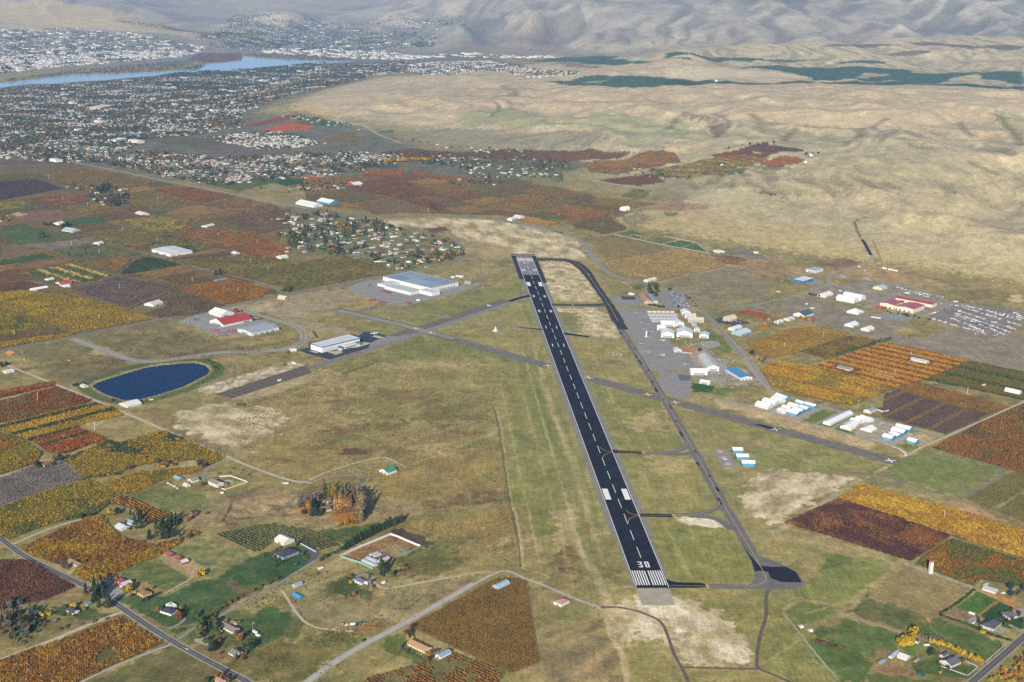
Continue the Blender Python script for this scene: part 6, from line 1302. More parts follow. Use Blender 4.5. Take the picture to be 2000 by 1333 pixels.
bl('gatehouse','small white gatehouse by the bend of the business park road','gatehouse','X',(30,465,60,480,165,472),4,'flat','#efece4','#e4e2dc',[('r',.4,.6,2.2)])
bl('fire_station','long white building with bright red metal roof','building','D',(1388,1100,1455,1132,1627,1088),5.5,'gable','#e9e8e4','#ad3a34',[('l',.2,.8,4),('r',.7,.9,3.5)])
bl('workshop','white metal workshop behind the red roofed building','building','D',(1363,1045,1440,1070,1518,1050),6,'gable','#eceae4','#e6e4de',[('r',.2,.5,4)])
bl('warehouse','pale grey roofed warehouse nearest the blue trimmed hangar','warehouse','D',(1570,1158,1640,1191,1814,1150),7.5,'gable','#e2e1de','#a3a8ac',[('r',.1,.2,4),('r',.3,.4,4),('r',.5,.6,4),('r',.7,.8,4),('l',.3,.7,4.5)],rh=2.2)
bl('packing_shed','long cream and grey warehouse standing among the left orchards','warehouse','D',(988,642,1108,674,1242,648),8,'gable','#efede6','#dcdad2',[('l',.2,.4,4),('l',.6,.8,4),('r',.1,.2,3.5),('r',.35,.45,3.5)],rh=2.)
# packing plant: several halls
Fp,a,wr,wl=corners('Y',(470,275,1090,470,1530,385)); pk=empty('packing_plant',(Fp[0],Fp[1],.02),a); tag(pk,'vast white packing plant with grey roof sections beside the suburb','packing plant')
ca_,sa_=math.cos(a),math.sin(a)
def loc2(f,x,y):
    p=g2(q(f,x,y))[0]-Fp; return p[0]*ca_+p[1]*sa_,-p[0]*sa_+p[1]*ca_
WH=paint_mat('#f1efe9',.7)
wing(pk,0,0,wr,wl,10,'flat',WH,metal_roof('#9ba0a2'))
for (u0,u1,v0,v1,hx) in ((.03,.47,.03,.3,'#8f989f'),(.5,.97,.05,.24,'#7d8892'),(.52,.97,.27,.52,'#7a858f'),(.04,.46,.34,.6,'#98a0a4'),(.5,.96,.55,.74,'#868f96'),(.05,.45,.64,.95,'#7d858c'),(.5,.96,.78,.96,'#8a9096')):
    t=MB(); t.box(wr*u0,wl*v0,10.03,wr*u1,wl*v1,10.25); t.build('roof_panel',metal_roof(hx),pk)
for c_,h_,hx in (((395,420,790,515,925,482),7,'#c4c2bd'),((290,345,400,402,590,350),6,'#cfccc6'),((925,482,1100,532,1230,492),8.5,'#d0cfcb')):
    Lq,Fq,Rq=loc2('Y',*c_[:2]),loc2('Y',*c_[2:4]),loc2('Y',*c_[4:])
    x0,x1=sorted((min(Lq[0],Fq[0]),Rq[0])); y0=min(Fq[1],Rq[1]); y1=max(Lq[1],y0+8); y1=min(y1,wl*.8)
    if y0<0<y1 and x0<wr: y1=min(y1,-.1) if x1>.5 and y1>-.1 and x0>-.5 else y1
    if x1>0 and y1>0: x1=-.1
    wing(pk,x0,y0,x1,y1,h_,'flat',WH,metal_roof(hx))
for i in range(6): panel(pk,'loading_door','r',.3+.1*i,.36+.1*i,.4,4,wr,wl,paint_mat('#8f9498'))
bl('shed','small tan shed at the right end of the packing yard','shed','Y',(1592,338,1685,352,1712,338),4.5,'gable','#b5a483','#9aa0a4',[('r',.3,.7,3)],False)
for i,(x,y) in enumerate(((1425,255),(1500,240),(1550,248))): bl('portable_office',['white portable office nearest the plant on the round gravel pad','white portable office in the middle of the round gravel pad','white portable office at the far end of the round gravel pad'][i],'cabin','Y',(x-30,y-4,x,y+6,x+35,y),3,'flat','#eceae4','#e8e6e0',[('r',.4,.6,2)])
bl('pond_barn','wide low white barn at the foot of the pond','barn','H',(768,472,830,493,912,466),3.4,'gable','#d9d6cd','#e6e2d8',[('r',.1,.2,3)],False,rh=4.2)
bl('pump_house','small white pump house at the left tip of the pond','shed','H',(520,352,545,362,572,352),3,'gable','#e2ded2','#c9c4ba',None,False)
bl('farm_shed','white trailer like shed at the left edge by the gravel road','shed','H',(22,258,40,268,95,255),3,'flat','#eeeae2','#e8e6e2',[('r',.4,.6,2)])
bl('orange_tent','orange roofed shelter at the left edge beside the straight road','shelter','H',(32,142,70,155,120,142),3,'gable','#8a7a60','#c9823c',None,False)
bl('green_barn','white barn with green metal roof alone in the dry grassland','barn','I',(796,912,857,930,906,905),4.5,'gable','#ece8dc','#3f8f6a',[('l',.15,.4,3),('l',.55,.8,3)],False)
# --- airport buildings, right
T47='airport hangars beside the apron'
def hang(label,f,c,h,wall,rc,roof='gable',doors=(('r',.15,.85,5),),dc='#a5a8aa',nm='hangar',group=None,**k): return bl(nm,label,'hangar',f,c,h,roof,wall,rc,list(doors),False,group=group,dcol=dc,**k)
hang('long tan row hangar nearest the terminal car park','F',(1000,992,1212,997,9),4,'#a59a86','#8f7866','gable',[('r',.05+.16*i,.17+.16*i,3.4) for i in range(6)],'#e0d6b8')
for i,(x0,y0,x1,y1) in enumerate(((1008,1017,1230,1022),(1022,1041,1236,1045),(1036,1064,1243,1064))): hang(['first long grey row hangar below the tan one','middle of the three long grey row hangars','last long grey row hangar nearest the white hangars'][i],'F',(x0,y0,x1,y1,11),4,'#a3a5a5','#9aa0a4','gable',[('r',.03+.12*j,.12+.12*j,3.2) for j in range(8)],'#b9bcbe')
for lb,c,h,w,r in (('small white hangar at the top of the right hand group',(1263,1008,1329,1010,22),6,'#eeece6','#e4e3de'),('white hangar with grey roof below the top one',(1286,1037,1370,1040,20),6,'#e9e7e0','#c9cccd'),('wide tan hangar by the airport road',(1308,1068,1427,1070,20),7,'#c0b294','#cfc8b4'),('small tan lean-to hangar below the wide tan one',(1335,1096,1375,1098,14),5,'#b8a784','#d5ccb4'),
 ('wide white hangar facing the grey apron',(1110,1098,1216,1101,24),7,'#f0eee9','#e9e8e4'),('white gabled hangar touching the wide white one',(1220,1096,1281,1098,26),7,'#f0eee9','#e6e5e1'),('low white hangar standing furthest out on the apron',(1079,1124,1145,1128,20),6,'#efede8','#e9e8e4'),
 ('tall white hangar beside the beacon tower',(1108,1178,1206,1184,34),9,'#f0eee8','#e6e5e0'),('large white hangar right of the tall one',(1223,1174,1343,1181,38),9,'#f0eee8','#dfe0df'),('small white office hangar behind the large one',(1352,1138,1398,1141,18),6,'#e9e6de','#e2e0da'),('white L shaped hangar at the airport road lawn',(1392,1182,1461,1188,26),7,'#ebe8e0','#d5d8d9'),('white office with flat roof beside the red sheds',(1208,1290,1264,1293,18),5,'#ece8e0','#cfd0cf')): hang(lb,'F',c,h,w,r)
hang('low red roofed shed near the apron office','F',(1270,1296,1341,1302,14),3.5,'#c9bba8','#b5545a')
hang('long white hangar set slantwise beside the yard','J',(1378,195,1450,288,1534,284),9,'#efece5','#c9c4b8','gable',[('r',.15,.85,6)])
hang('plain white hangar at the lower corner of the apron','J',(1331,316,1455,320,20),8,'#f1efea','#eae8e2')
hang('building with a broad bright blue roof','J',(1602,288,1702,357,1777,346),6,'#dfe3e4','#3a86b8','gable',[('r',.1,.3,4),('r',.4,.6,4),('r',.7,.9,4)],rh=2.5)
hang('flat white building on the yard left of the green lawn','J',(1395,378,1465,390,14),4.5,'#efece5','#e6e4de')
for i,(x0,y0,x1,y1) in enumerate(((105,787,172,790),(130,830,210,834),(165,873,252,878))): hang(['top','middle','bottom'][i]+' one of the three blue walled hangars beside the long taxiway','K',(x0,y0,x1,y1,15),6,'#4a8fb0','#ecebe7','gable',(('r',.1,.9,4.6),),'#5b9ab8',group='three blue walled hangars')
GW='#e9e8e4'
KH=[((255,477,330,502,366,486),GW,'white hangar at the far left of the hangar row'),((300,452,375,477,406,463),GW,'second white hangar from the left in the hangar row'),((360,438,411,462,437,449),GW,'narrow white hangar third from the left in the hangar row'),((375,420,441,447,474,437),'#4a8fb0','white roofed blue ended hangar at the back of the first cluster'),
 ((398,514,426,532,460,522),GW,'small pale hangar at the front left of the blue cluster'),((452,528,520,547,546,531),'#3f88ad','blue hangar at the front of the blue cluster'),((430,492,470,508,490,500),GW,'white roofed hangar in the middle left of the blue cluster'),((465,478,520,497,545,487),GW,'white roofed hangar at the back left of the blue cluster'),((497,508,545,531,570,518),'#3f88ad','blue hangar just right of the front one'),((543,495,580,516,600,504),'#3f88ad','small blue hangar at the right of the blue cluster'),((515,461,556,480,577,470),'#3f88ad','blue hangar at the top of the blue cluster'),((572,476,636,496,653,486),'#4a8fb0','long blue hangar at the right end of the blue cluster'),
 ((698,592,740,608,880,537),GW,'very long white row hangar on the lawn'),((805,622,870,641,906,622),GW,'lowest white hangar of the middle cluster'),((838,602,891,621,926,606),GW,'second lowest white hangar of the middle cluster'),((868,584,921,601,956,589),GW,'third white hangar of the middle cluster'),((900,571,946,591,976,579),GW,'fourth white hangar of the middle cluster'),((930,560,991,586,1013,575),GW,'highest white hangar of the middle cluster'),
 ((1070,692,1135,708,1166,692),'#4a8fb0','pale blue hangar at the front of the right cluster'),((1120,668,1171,691,1206,680),'#4a8fb0','white roofed blue hangar second from the front of the right cluster'),((1133,647,1211,671,1246,655),'#3f88ad','deep blue hangar in the right cluster'),((1165,622,1251,649,1281,635),'#4a8fb0','long blue hangar at the back of the right cluster'),((1237,714,1291,731,1311,715),'#3f88ad','lone blue hangar at the right end of the hangar row')]
for c,w,lb in KH:
    dr=[('l',.12,.88,4.2)] if 'very long' not in lb else [('r',.02+.12*j,.12+.12*j,3.4) for j in range(8)]
    hang(lb,'K',c,5,w,'#edecea','gable',dr,'#d9dad8' if w==GW else '#6aa3bd')
hang('white pointed tent hangar between the hangar clusters','K',(930,634,1005,652,1036,632),3,'#e9e6df','#f0eee9','gable',[('r',.3,.5,3)],rh=4.5)
bl('shed','open grey shed on the gravel behind the hangars','shed','K',(1040,602,1070,613,1092,603),3.5,'gable','#8d8a86','#a9a9a6',[('r',.3,.7,2.6)],False)
bl('farmhouse','pale two storey house with grey roof across the hangar road','house','K',(958,517,1000,530,1030,512),5,'gable','#e9e4d8','#8f9aa8',None,True,False)
bl('farmhouse','low white house with black roof across the hangar road','house','K',(1045,503,1082,520,1113,508),3.2,'hip','#ece7dc','#4a4748',None,True,False)
bl('farmstead','long white farm shed in the striped orchard','shed','R',(1468,378,1590,416,1615,405),4,'gable','#eae7df','#b9c0c0',[('r',.2,.6,3)],False)
bl('farmhouse','low green roofed farmhouse inside the striped orchard','house','R',(812,448,905,480,930,465),3.5,'gable','#e5e0d4','#7c8a7c',None,True,False)
bl('cold_store','long white arched building at the right edge among the fields','building','S',(1097,133,1232,172,1262,160),5,'arch','#efece6','#eeece6',[('l',.3,.6,3)],False)
bl('shed','small white shed in the olive orchard at the right edge','shed','S',(862,72,878,80,890,72),3,'gable','#e6e0d2','#d9cdb8',None,False)
bl('terminal','terminal with salmon roofs and teal canopy beside the car park','terminal','F',(945,870,985,932,1032,926),7,'hip','#c9b096','#b58876',[('r',.2,.5,3)],True,False)
bl('terminal_annex','teal roofed annex joined to the terminal','building','F',(1018,872,1048,925,1068,918),5,'gable','#c9b8a2','#7d9a96',None,True)
bl('shed','small white shed left of the terminal','shed','F',(865,858,890,866,10),3.5,'flat','#eeebe4','#e8e6e0',None,False)
bl('farm_barn','white barn where the lane meets the highway curve','barn','F',(985,762,1010,770,1072,752),5,'gable','#e9e5da','#dcd8cc',[('r',.3,.5,3)])
bl('dome_barn','round topped tan barn on the black forecourt','barn','F',(1575,1052,1622,1066,1672,1050),5,'arch','#cdbc9c','#d0c4a8',[('r',.4,.6,3)],False)
bl('workshop','white workshop behind the row of shrubs','building','F',(1605,1122,1652,1133,1710,1112),5,'gable','#e6e6e2','#dfe0dd',[('r',.2,.4,3)])
bl('workshop','pale blue roofed building by the airport road','building','F',(1640,1152,1706,1172,1782,1148),5.5,'gable','#9fc0cf','#c4d3d6',[('r',.1,.3,3.5),('r',.5,.7,3.5)])
# --- industry on the far right
bl('warehouse','bright blue walled building with white roof on the gravel lot','building','G',(358,726,432,738,482,716),8,'flat','#2f72b0','#e6e4de',[('r',.2,.5,4)],True)
bl('warehouse','white building with tall doors above the blue one','building','G',(447,652,510,664,560,646),7,'flat','#eceae2','#a9b0b4',[('l',.1,.25,5),('l',.35,.5,5),('l',.6,.75,5)],False,dcol='#77818a')
bl('barn','white barn with dark green roof beside the yellow shrubs','barn','G',(360,962,436,980,492,956),6,'gable','#e9e2d0','#3d5c55',[('r',.3,.5,3)])
Fp,a,wr,wl=corners('G',(972,897,1062,918,1112,892)); fx=empty('factory',(Fp[0],Fp[1],.02),a); tag(fx,'cream factory with several bright red roofs beside the storage yard','factory'); ca_,sa_=math.cos(a),math.sin(a)
for c_,h_,rt in (((972,897,1062,918,1112,892),11,'gable'),((1125,918,1200,947,1276,916),11,'gable'),((1098,850,1335,906,1358,892),8,'gable'),((1075,912,1112,926,1136,915),8,'gable')):
    p0,ag,w_,l_=corners('G',c_); d=p0-Fp; x0=d[0]*ca_+d[1]*sa_; y0=-d[0]*sa_+d[1]*ca_
    wing(fx,x0,y0,x0+w_,y0+l_,h_,rt,paint_mat('#e8dfc6',.75),metal_roof('#b5382e'),rh=2.4)
    for j in range(3):
        t=MB(); t.box(-.06,(.2+.28*j)*l_,.1,.02,(.32+.28*j)*l_,4,0,True); o=t.build('door',paint_mat('#6a4038'),fx); o.location=(x0,y0,0)
bl('canopy','small red canopy in front of the cream factory','canopy','G',(935,912,985,923,1003,912),4,'flat','#b0423a','#b5382e',None,False)
for lb,c,h,w,r,rt in (('white tent hall left of the factory nearest the road',(660,852,782,877,806,863),3.5,'#efece6','#efece8','arch'),('white tent hall behind the nearer one',(712,832,832,860,857,846),3.5,'#efece6','#efece8','arch'),('white gabled shop behind the hedge by the bend',(538,823,582,837,632,817),5,'#eceae4','#eceae6','gable'),('cream walled shop beside the scrap yard',(918,772,982,785,1012,771),5,'#e6d9a8','#b9bec0','gable'),('white shop with hip roof in front of the tent halls',(750,937,812,957,848,941),4.5,'#eceae2','#e9e7e2','hip'),('white barn standing alone on the grey field',(724,1032,776,1047,822,1031),5,'#dfe3e4','#e9e9e6','gable'),('cream barn beside the dark vehicle on the grey field',(840,1062,890,1077,924,1061),5,'#e9e2cf','#e9e4d6','gable'),('small white barn behind the autumn shrubs',(228,1010,256,1020,284,1008),4,'#e3e6e8','#dfe4e6','gable'),('pale grey cottage beside the green garden',(302,990,330,1002,364,988),4,'#d9dcdc','#c9d0d2','gable')): bl('workshop',lb,'building','G',c,h,rt,w,r,[('r',.3,.5,3)],False)
# --- lower left homes
bl('farmhouse','large two storey cream house beside the fenced pool','house','H',(1353,987,1411,1011,1452,994),5.6,'gable','#ece5d2','#8d8478',[('l',.4,.5,2.4)],True,False)
bl('garage','white garage left of the house with the pool','garage','H',(1218,968,1252,980,1288,963),3.4,'gable','#ece8dc','#8f8a80',[('l',.2,.8,2.5)],False,False)
bl('shed','little cream shed below the white garage','shed','H',(1190,997,1216,1008,1236,997),3,'gable','#e6dfc6','#d5cdb4',None,False)
bl('shed','teal roofed open shed beside the parked implements','shed','H',(1120,952,1166,967,1190,955),2.8,'gable','#8a8a80','#8fb0b0',None,False)
bl('cottage','red roofed cottage between dark conifers in the orchards','house','H',(262,868,290,876,320,860),3,'gable','#c9bda6','#b0503f',None,True)
bl('farmhouse','white metal roofed farmhouse among the tall conifers','house','L',(742,273,792,293,834,270),3.2,'gable','#e6e6e2','#cdd0d2',None,True)
bl('barn','blue grey roofed barn beside the metal roofed farmhouse','barn','L',(815,247,855,257,890,240),3.6,'gable','#d5d8d8','#8fa5b8',[('r',.2,.5,2.6)],False)
bl('cottage','tan roofed bungalow inside the golden orchard','house','L',(445,494,494,526,537,515),3,'gable','#e2dccc','#a3805c',None,True,False)
bl('house','grey roofed house beside the red barns','house','L',(640,636,688,652,730,626),3.2,'gable','#d9d4c6','#77777a',None,True,False)
bl('red_barn','all red barn behind the grey roofed one','barn','L',(755,628,782,643,813,625),4,'gable','#a8383a','#b5423f',[('l',.25,.75,3)],False,dcol='#e6e2da')
bl('red_barn','red barn with pale grey roof beside the yard','barn','L',(777,648,802,666,854,640),4,'gable','#a8383a','#c4c8ca',[('l',.25,.75,3)],False,dcol='#e6e2da')
bl('house','brown hip roofed house beside the round yellow tree','house','L',(893,706,932,727,972,700),3.4,'hip','#d9c4a0','#94704a',None,True,False)
bl('house','white house with navy roof on the round lawn','house','L',(1048,820,1112,846,1152,816),3.2,'hip','#e9e6de','#3d4654',None,True,False)
bl('garage','white flat roofed garage behind the navy roofed house','garage','L',(1078,783,1114,802,1147,786),3,'flat','#f0eee8','#eceae4',None,False)
bl('house','dark roofed white bungalow under the yellow tree at lower left','house','L',(411,826,472,839,523,824),3,'gable','#e6e2d6','#4a4d57',None,True,False)
bl('shed','teal shed beside the roadside conifers','shed','L',(555,776,575,784,597,770),3,'gable','#7d9a96','#6d9494',None,False)
bl('ranch_house','long tan ranch house among big trees beside the driveway','house','U',(280,515,592,655,745,570),3.4,'gable','#ece4d0','#8d8070',None,True,False)
bl('garage','brown roofed garage wing behind the long ranch house','garage','U',(530,440,690,478,735,430),3.2,'hip','#ded4bc','#867868',None,False,False)
bl('cottage','small cream cottage with green grey roof by the paved road','house','U',(510,1088,656,1167,838,1086),3,'gable','#ece2c4','#7d7f74',None,True,False)
bl('house','black roofed mansion on the terraced lawn','house','M',(525,347,612,377,722,322),4.2,'hip','#a8a8a6','#42454f',None,True,False)
bl('barn','cream metal barn behind the black roofed mansion','barn','M',(550,232,616,267,712,240),4.5,'gable','#e8e2d0','#e2dfd4',[('l',.3,.6,3)],False)
bl('house','white house with slate roof below the hoop sheds','house','V',(508,822,612,882,662,838),3.4,'hip','#e9e6e0','#6d7680',None,True,False)
bl('garage','slate roofed garage right of the slate roofed house','garage','V',(640,862,718,887,783,850),3.2,'gable','#e9e6e0','#77808a',[('r',.3,.7,2.4)],False,False)
bl('shed','tiny white shed on the bend of the farm track','shed','V',(893,855,920,866,945,852),2.6,'gable','#e6e4de','#dfddd6',None,False)
for lb,c in (('long grey hoop shed nearest the slate roofed house',(605,562,782,637,830,606)),('white ended hoop shed in the middle of the pen',(676,527,802,592,872,560)),('pale hoop shed at the left back of the pen',(715,467,752,477,850,432)),('grey hoop shed behind the middle one',(765,487,802,498,906,462)),('white hoop shed beside the tall trees',(865,537,892,561,1016,512))): bl('hoop_shed',lb,'shed','V',c,.8,'arch','#dcdcd8','#b3b8bd',None,False)
bl('house','long tan roofed house above the row of young conifers','house','N',(3,862,96,922,138,893),3,'gable','#ece5d6','#b58f60',None,True,False)
bl('shed','white shed with blue grey roof right of the tan roofed house','shed','N',(165,947,201,962,273,927),3.4,'gable','#ecebe6','#8fa3b8',[('l',.3,.7,2.6)],False)
bl('hoop_shed','long pale blue arched shed at the top of the young orchard','shed','N',(540,492,576,509,658,473),1.2,'arch','#a9c0cc','#9cb8c8',None,False)
bl('pump_house','white hut with pink roof near the runway end','hut','N',(940,600,986,622,1040,594),4,'hip','#ece8e2','#b58a80',[('l',.3,.6,2.4)],False,False)
bl('stable','little red stable with white roof in the bare paddock','stable','L',(1165,498,1190,512,1222,495),3,'gable','#a8423c','#d5d8d8',[('l',.3,.7,2)],False)
bl('stable','dark red stable at the top of the bare paddock','stable','L',(1088,442,1110,460,1134,446),2.6,'gable','#8a3d38','#a3554c',None,False); bl('stable','dark red stable in the middle of the bare paddock','stable','L',(1148,468,1166,482,1188,470),2.6,'gable','#8a3d38','#a3554c',None,False)
bl('shed','bright blue tarpaulin covered shed in the rough field','shed','M',(698,650,738,685,755,668),2.4,'gable','#3f8fb8','#4a9ac4',None,False); bl('shed','grey metal shed above the blue covered one','shed','M',(676,585,705,594,765,570),3,'gable','#c4c8ca','#9aa4ae',None,False)
bl('poplar_house','brown roofed house hidden in the poplar grove','house','W',(610,345,680,415,870,375),3,'gable','#ded6c6','#84604f',None,True,False); bl('poplar_house','long brown roofed house at the back of the poplar grove','house','W',(680,200,740,240,880,225),3,'gable','#ded6c6','#7d6252',None,True,False)
# --- lower right homes
bl('house','dark roofed house with blue pool at the right edge','house','P',(1662,895,1760,935,1850,890),3.4,'hip','#ded2bc','#55565e',None,True,False)
bl('house','slate roofed house on the dark green lawn at the right edge','house','P',(1818,800,1885,845,1942,825),3.4,'hip','#ded8cc','#62666e',None,True,False)
bl('barn','long grey metal barn beside the dotted orchard','barn','P',(1678,606,1775,643,1812,626),3,'gable','#dcdcd6','#aeb4b4',[('r',.2,.4,2.4)],False)
bl('shed','little grey shed at the left end of the metal barn','shed','P',(1672,580,1690,588,1722,574),2.6,'gable','#c9cac6','#b5babc',None,False)
bl('house','grey roofed house behind the white board fence','house','P',(1330,1182,1430,1222,1520,1196),3.4,'gable','#e6e0d4','#66666a',None,True,False); bl('garage','dark roofed garage behind the grey roofed house','garage','P',(1338,1130,1370,1145,1415,1128),3,'gable','#dcd6ca','#5d5f66',None,False,False)
bl('stable','long white stable beside the big yellow tree','stable','P',(938,1142,968,1150,1034,1110),2.6,'gable','#dcdcd8','#b9bfc2',None,False); bl('stable','row of white box stalls right of the long stable','stable','P',(1000,1150,1080,1166,1122,1142),2.8,'gable','#e6e4de','#d5d6d4',None,False)
bl('shelter','blue grey roofed horse shelter in the dirt paddock','shelter','P',(862,1183,893,1197,924,1182),2.6,'gable','#9a9288','#8fa9c4',None,False); bl('shed','brown shed between the stables and the house','shed','P',(1142,1170,1162,1180,1190,1166),2.6,'gable','#a89a86','#94908a',None,False)
bl('shed','white shed under the big yellow tree','shed','P',(1148,1022,1170,1032,1193,1020),2.6,'gable','#ecebe6','#6a6866',None,False); bl('container','dark green container at the bottom of the paddocks','container','P',(1165,1272,1210,1290,1228,1280),2.4,'flat','#2f5a4c','#35604f',None,False)
bl('house','pink roofed house cut by the bottom edge beside the road','house','M',(70,1333,120,1350,165,1330),3,'gable','#d9c9b8','#b58a80',None,True,False)
# more homes and sheds on the plain
for lb,f,c,h,w,r in (('white farmhouse inside the thin tan orchard','D',(958,985,1000,1000,1045,978),4,'#eae6dc','#d5d0c4'),('long white greenhouse beside the maroon strip at the left edge','D',(192,890,215,898,303,878),3,'#efece6','#f0eee8'),('red roofed farm building by the straight lane','D',(370,850,395,862,445,845),4,'#e2dace','#b5484a'),('white shed just above the red roofed farm building','D',(300,825,318,833,345,822),3,'#eceae2','#e6e4de'),('white shed below the red roofed farm building','D',(398,870,420,878,455,870),3,'#efece6','#e9e7e0'),('white house with sheds at the orchard lane junction','D',(620,590,645,598,662,588),4,'#ece8de','#dcd9d0'),('white packing shed on the lane above the green pasture','D',(430,505,470,520,500,505),4,'#ece8de','#a9bcb4'),('white barn left of the dark conifers','D',(365,460,385,468,405,458),4,'#eceae2','#dcdad2'),('long white barn in the middle of the red orchards','D',(1325,480,1345,487,1385,472),4,'#ece8de','#d9d4c8'),('white house beside the yellow orchard on the plain','D',(885,395,925,407,955,398),4,'#eae6da','#cfccc2'),('tan block building by the straight road','D',(1815,945,1855,955,1868,945),5,'#d5c49c','#dccfae'),('blue grey shed beside the orange orchard','D',(1390,832,1410,838,1485,825),3,'#77858c','#7d8a92'),('white house at the corner of the brick red orchard','D',(1800,680,1830,690,1858,678),4,'#eae5d8','#dcd8cc'),('white house by the dark purple strip','D',(1510,652,1530,659,1552,652),3,'#eceae2','#e6e2d8')): bl('farm_building',lb,'farm building',f,c,h,'gable',w,r,[('r',.3,.5,2.4)],False)
for lb,f,c,h,w,r,rt in (('pale blue and white packing houses left of the suburb','E',(265,330,375,355,432,345),6,'#dfe6e8','#dfe0da','gable'),('white roofed blue packing house behind the paler one','E',(410,318,480,337,532,326),6,'#4a8fb0','#e4e4e0','gable'),('red and white farm stand beyond the suburb','E',(610,205,640,215,680,205),5,'#b8383c','#e6e0da','gable'),('white barn above the highway bend','E',(1640,435,1665,440,1690,430),6,'#eceae2','#e4e2da','gable'),('white farm sheds beside the amber orchard','E',(1690,420,1715,430,1740,422),5,'#ece8de','#d9d9d4','gable'),('white dome barn on the slope above the curve','F',(815,235,840,243,862,232),7,'#efece6','#f0eee8','arch'),('white storage sheds beside the dark gravel lot','F',(1505,540,1535,552,1572,545),4,'#eceae2','#e9e7e0','flat'),('long white trailer at the dark gravel lot','F',(1790,548,1800,553,1832,556),3,'#eceae2','#e9e7e0','flat'),('white barn on the knoll by the flame orange orchard','C',(802,872,820,872,11),6,'#ece8e0','#e4e0d8','gable'),('white shed inside the flame orange orchard','C',(774,911,789,911,9),5,'#efece6','#eceae4','gable'),('white shed in the gold and green rows','C',(306,927,321,927,9),5,'#efece6','#eceae4','gable'),('white hut at the edge of the plateau crop','C',(275,457,288,457,12),9,'#f0eee8','#eeece6','flat'),('long pale school building in the town','A',(480,612,560,612,655,600),8,'#cdb89c','#d5c4a8','flat'),('large white store roof in the town','A',(635,788,650,793,672,783),7,'#efece6','#eceae4','flat')): bl('farm_building',lb,'farm building' if f!='A' else 'building',f,c,h,rt,w,r,[('r',.3,.5,2.4)],False)
# ============================================================ towers, masts, wind machines
def at(f,x,y): 
    p=hit(q(f,x,y))[0]; return (p[0],p[1],p[2])
p=at('P',1268,482); tw=empty('white_tower',(p[0],p[1],0),.3); tag(tw,'tall white tower with a red top beside the dotted orchard','tower')
mb=MB(); mb.box(-2.4,-2.0,-.3,2.4,2.0,16.6); mb.build('shaft',paint_mat('#f0e6dc',.7),tw); mb=MB(); mb.box(-2.45,-2.05,16.6,2.45,2.05,18.6); mb.build('top_band',paint_mat('#d9a090',.7),tw)
for z in (4.2,8.4,12.6): mb=MB(); mb.box(-2.46,-2.06,z,2.46,2.06,z+.35); mb.build('seam',paint_mat('#dccfc2',.7),tw)
mb=MB(); mb.box(-4,-3,-.1,4,3,.25); mb.build('base',paint_mat('#b5aa98'),tw)
p=at('F',998,1175); bt=empty('beacon_tower',(p[0],p[1],0)); tag(bt,'slim white beacon tower on a pad in the middle of the apron','tower')
mb=MB(); mb.box(-1.6,-1.6,0,1.6,1.6,12); mb.build('shaft',paint_mat('#efece6'),bt); mb=MB(); mb.box(-2.4,-2.4,12,2.4,2.4,14.5,0,True); mb.build('cab',paint_mat('#dfe2e2'),bt); mb=MB(); mb.box(-7,-4,-.05,9,4,.3); mb.build('pad',paint_mat('#c9c4ba'),bt); mb=MB(); mb.box(-2.45,-2.45,12.8,2.45,2.45,13.8); mb.build('window_band',GLASS,bt)
p=at('E',1560,1158); nv=empty('radio_beacon',(p[0],p[1],0),AA); tag(nv,'white cone shaped radio beacon on a gravel pad left of the runway','beacon')
mb=MB(); mb.box(-9,-9,-.02,9,9,.2); mb.build('pad',paint_mat('#b9b3a6'),nv); mb=MB(); mb.box(-4,-4,.2,4,4,4); mb.build('hut',paint_mat('#eceae4'),nv); mb=MB(); mb.tube((0,0,4),(0,0,11),2.4,.5,10); mb.build('cone',paint_mat('#f0eee8'),nv)
p=at('J',780,165); ng=empty('antenna_ring',(p[0],p[1],0)); tag(ng,'ring of small white and orange antenna posts in the grass','antenna')
for i in range(12):
    mb=MB(); a=i*math.pi/6; mb.tube((math.cos(a)*11,math.sin(a)*11,0),(math.cos(a)*11,math.sin(a)*11,2.6),.5,.5,6); mb.build('post',paint_mat('#e9e6de' if i%3 else '#c9763c'),ng)
mb=MB(); mb.box(-12,-12,.03,12,12,.1); mb.build('pad',paint_mat('#a39a86'),ng); mb=MB(); mb.box(-1.5,-1.5,.1,1.5,1.5,2.8); mb.build('hut',paint_mat('#c98a5a'),ng)
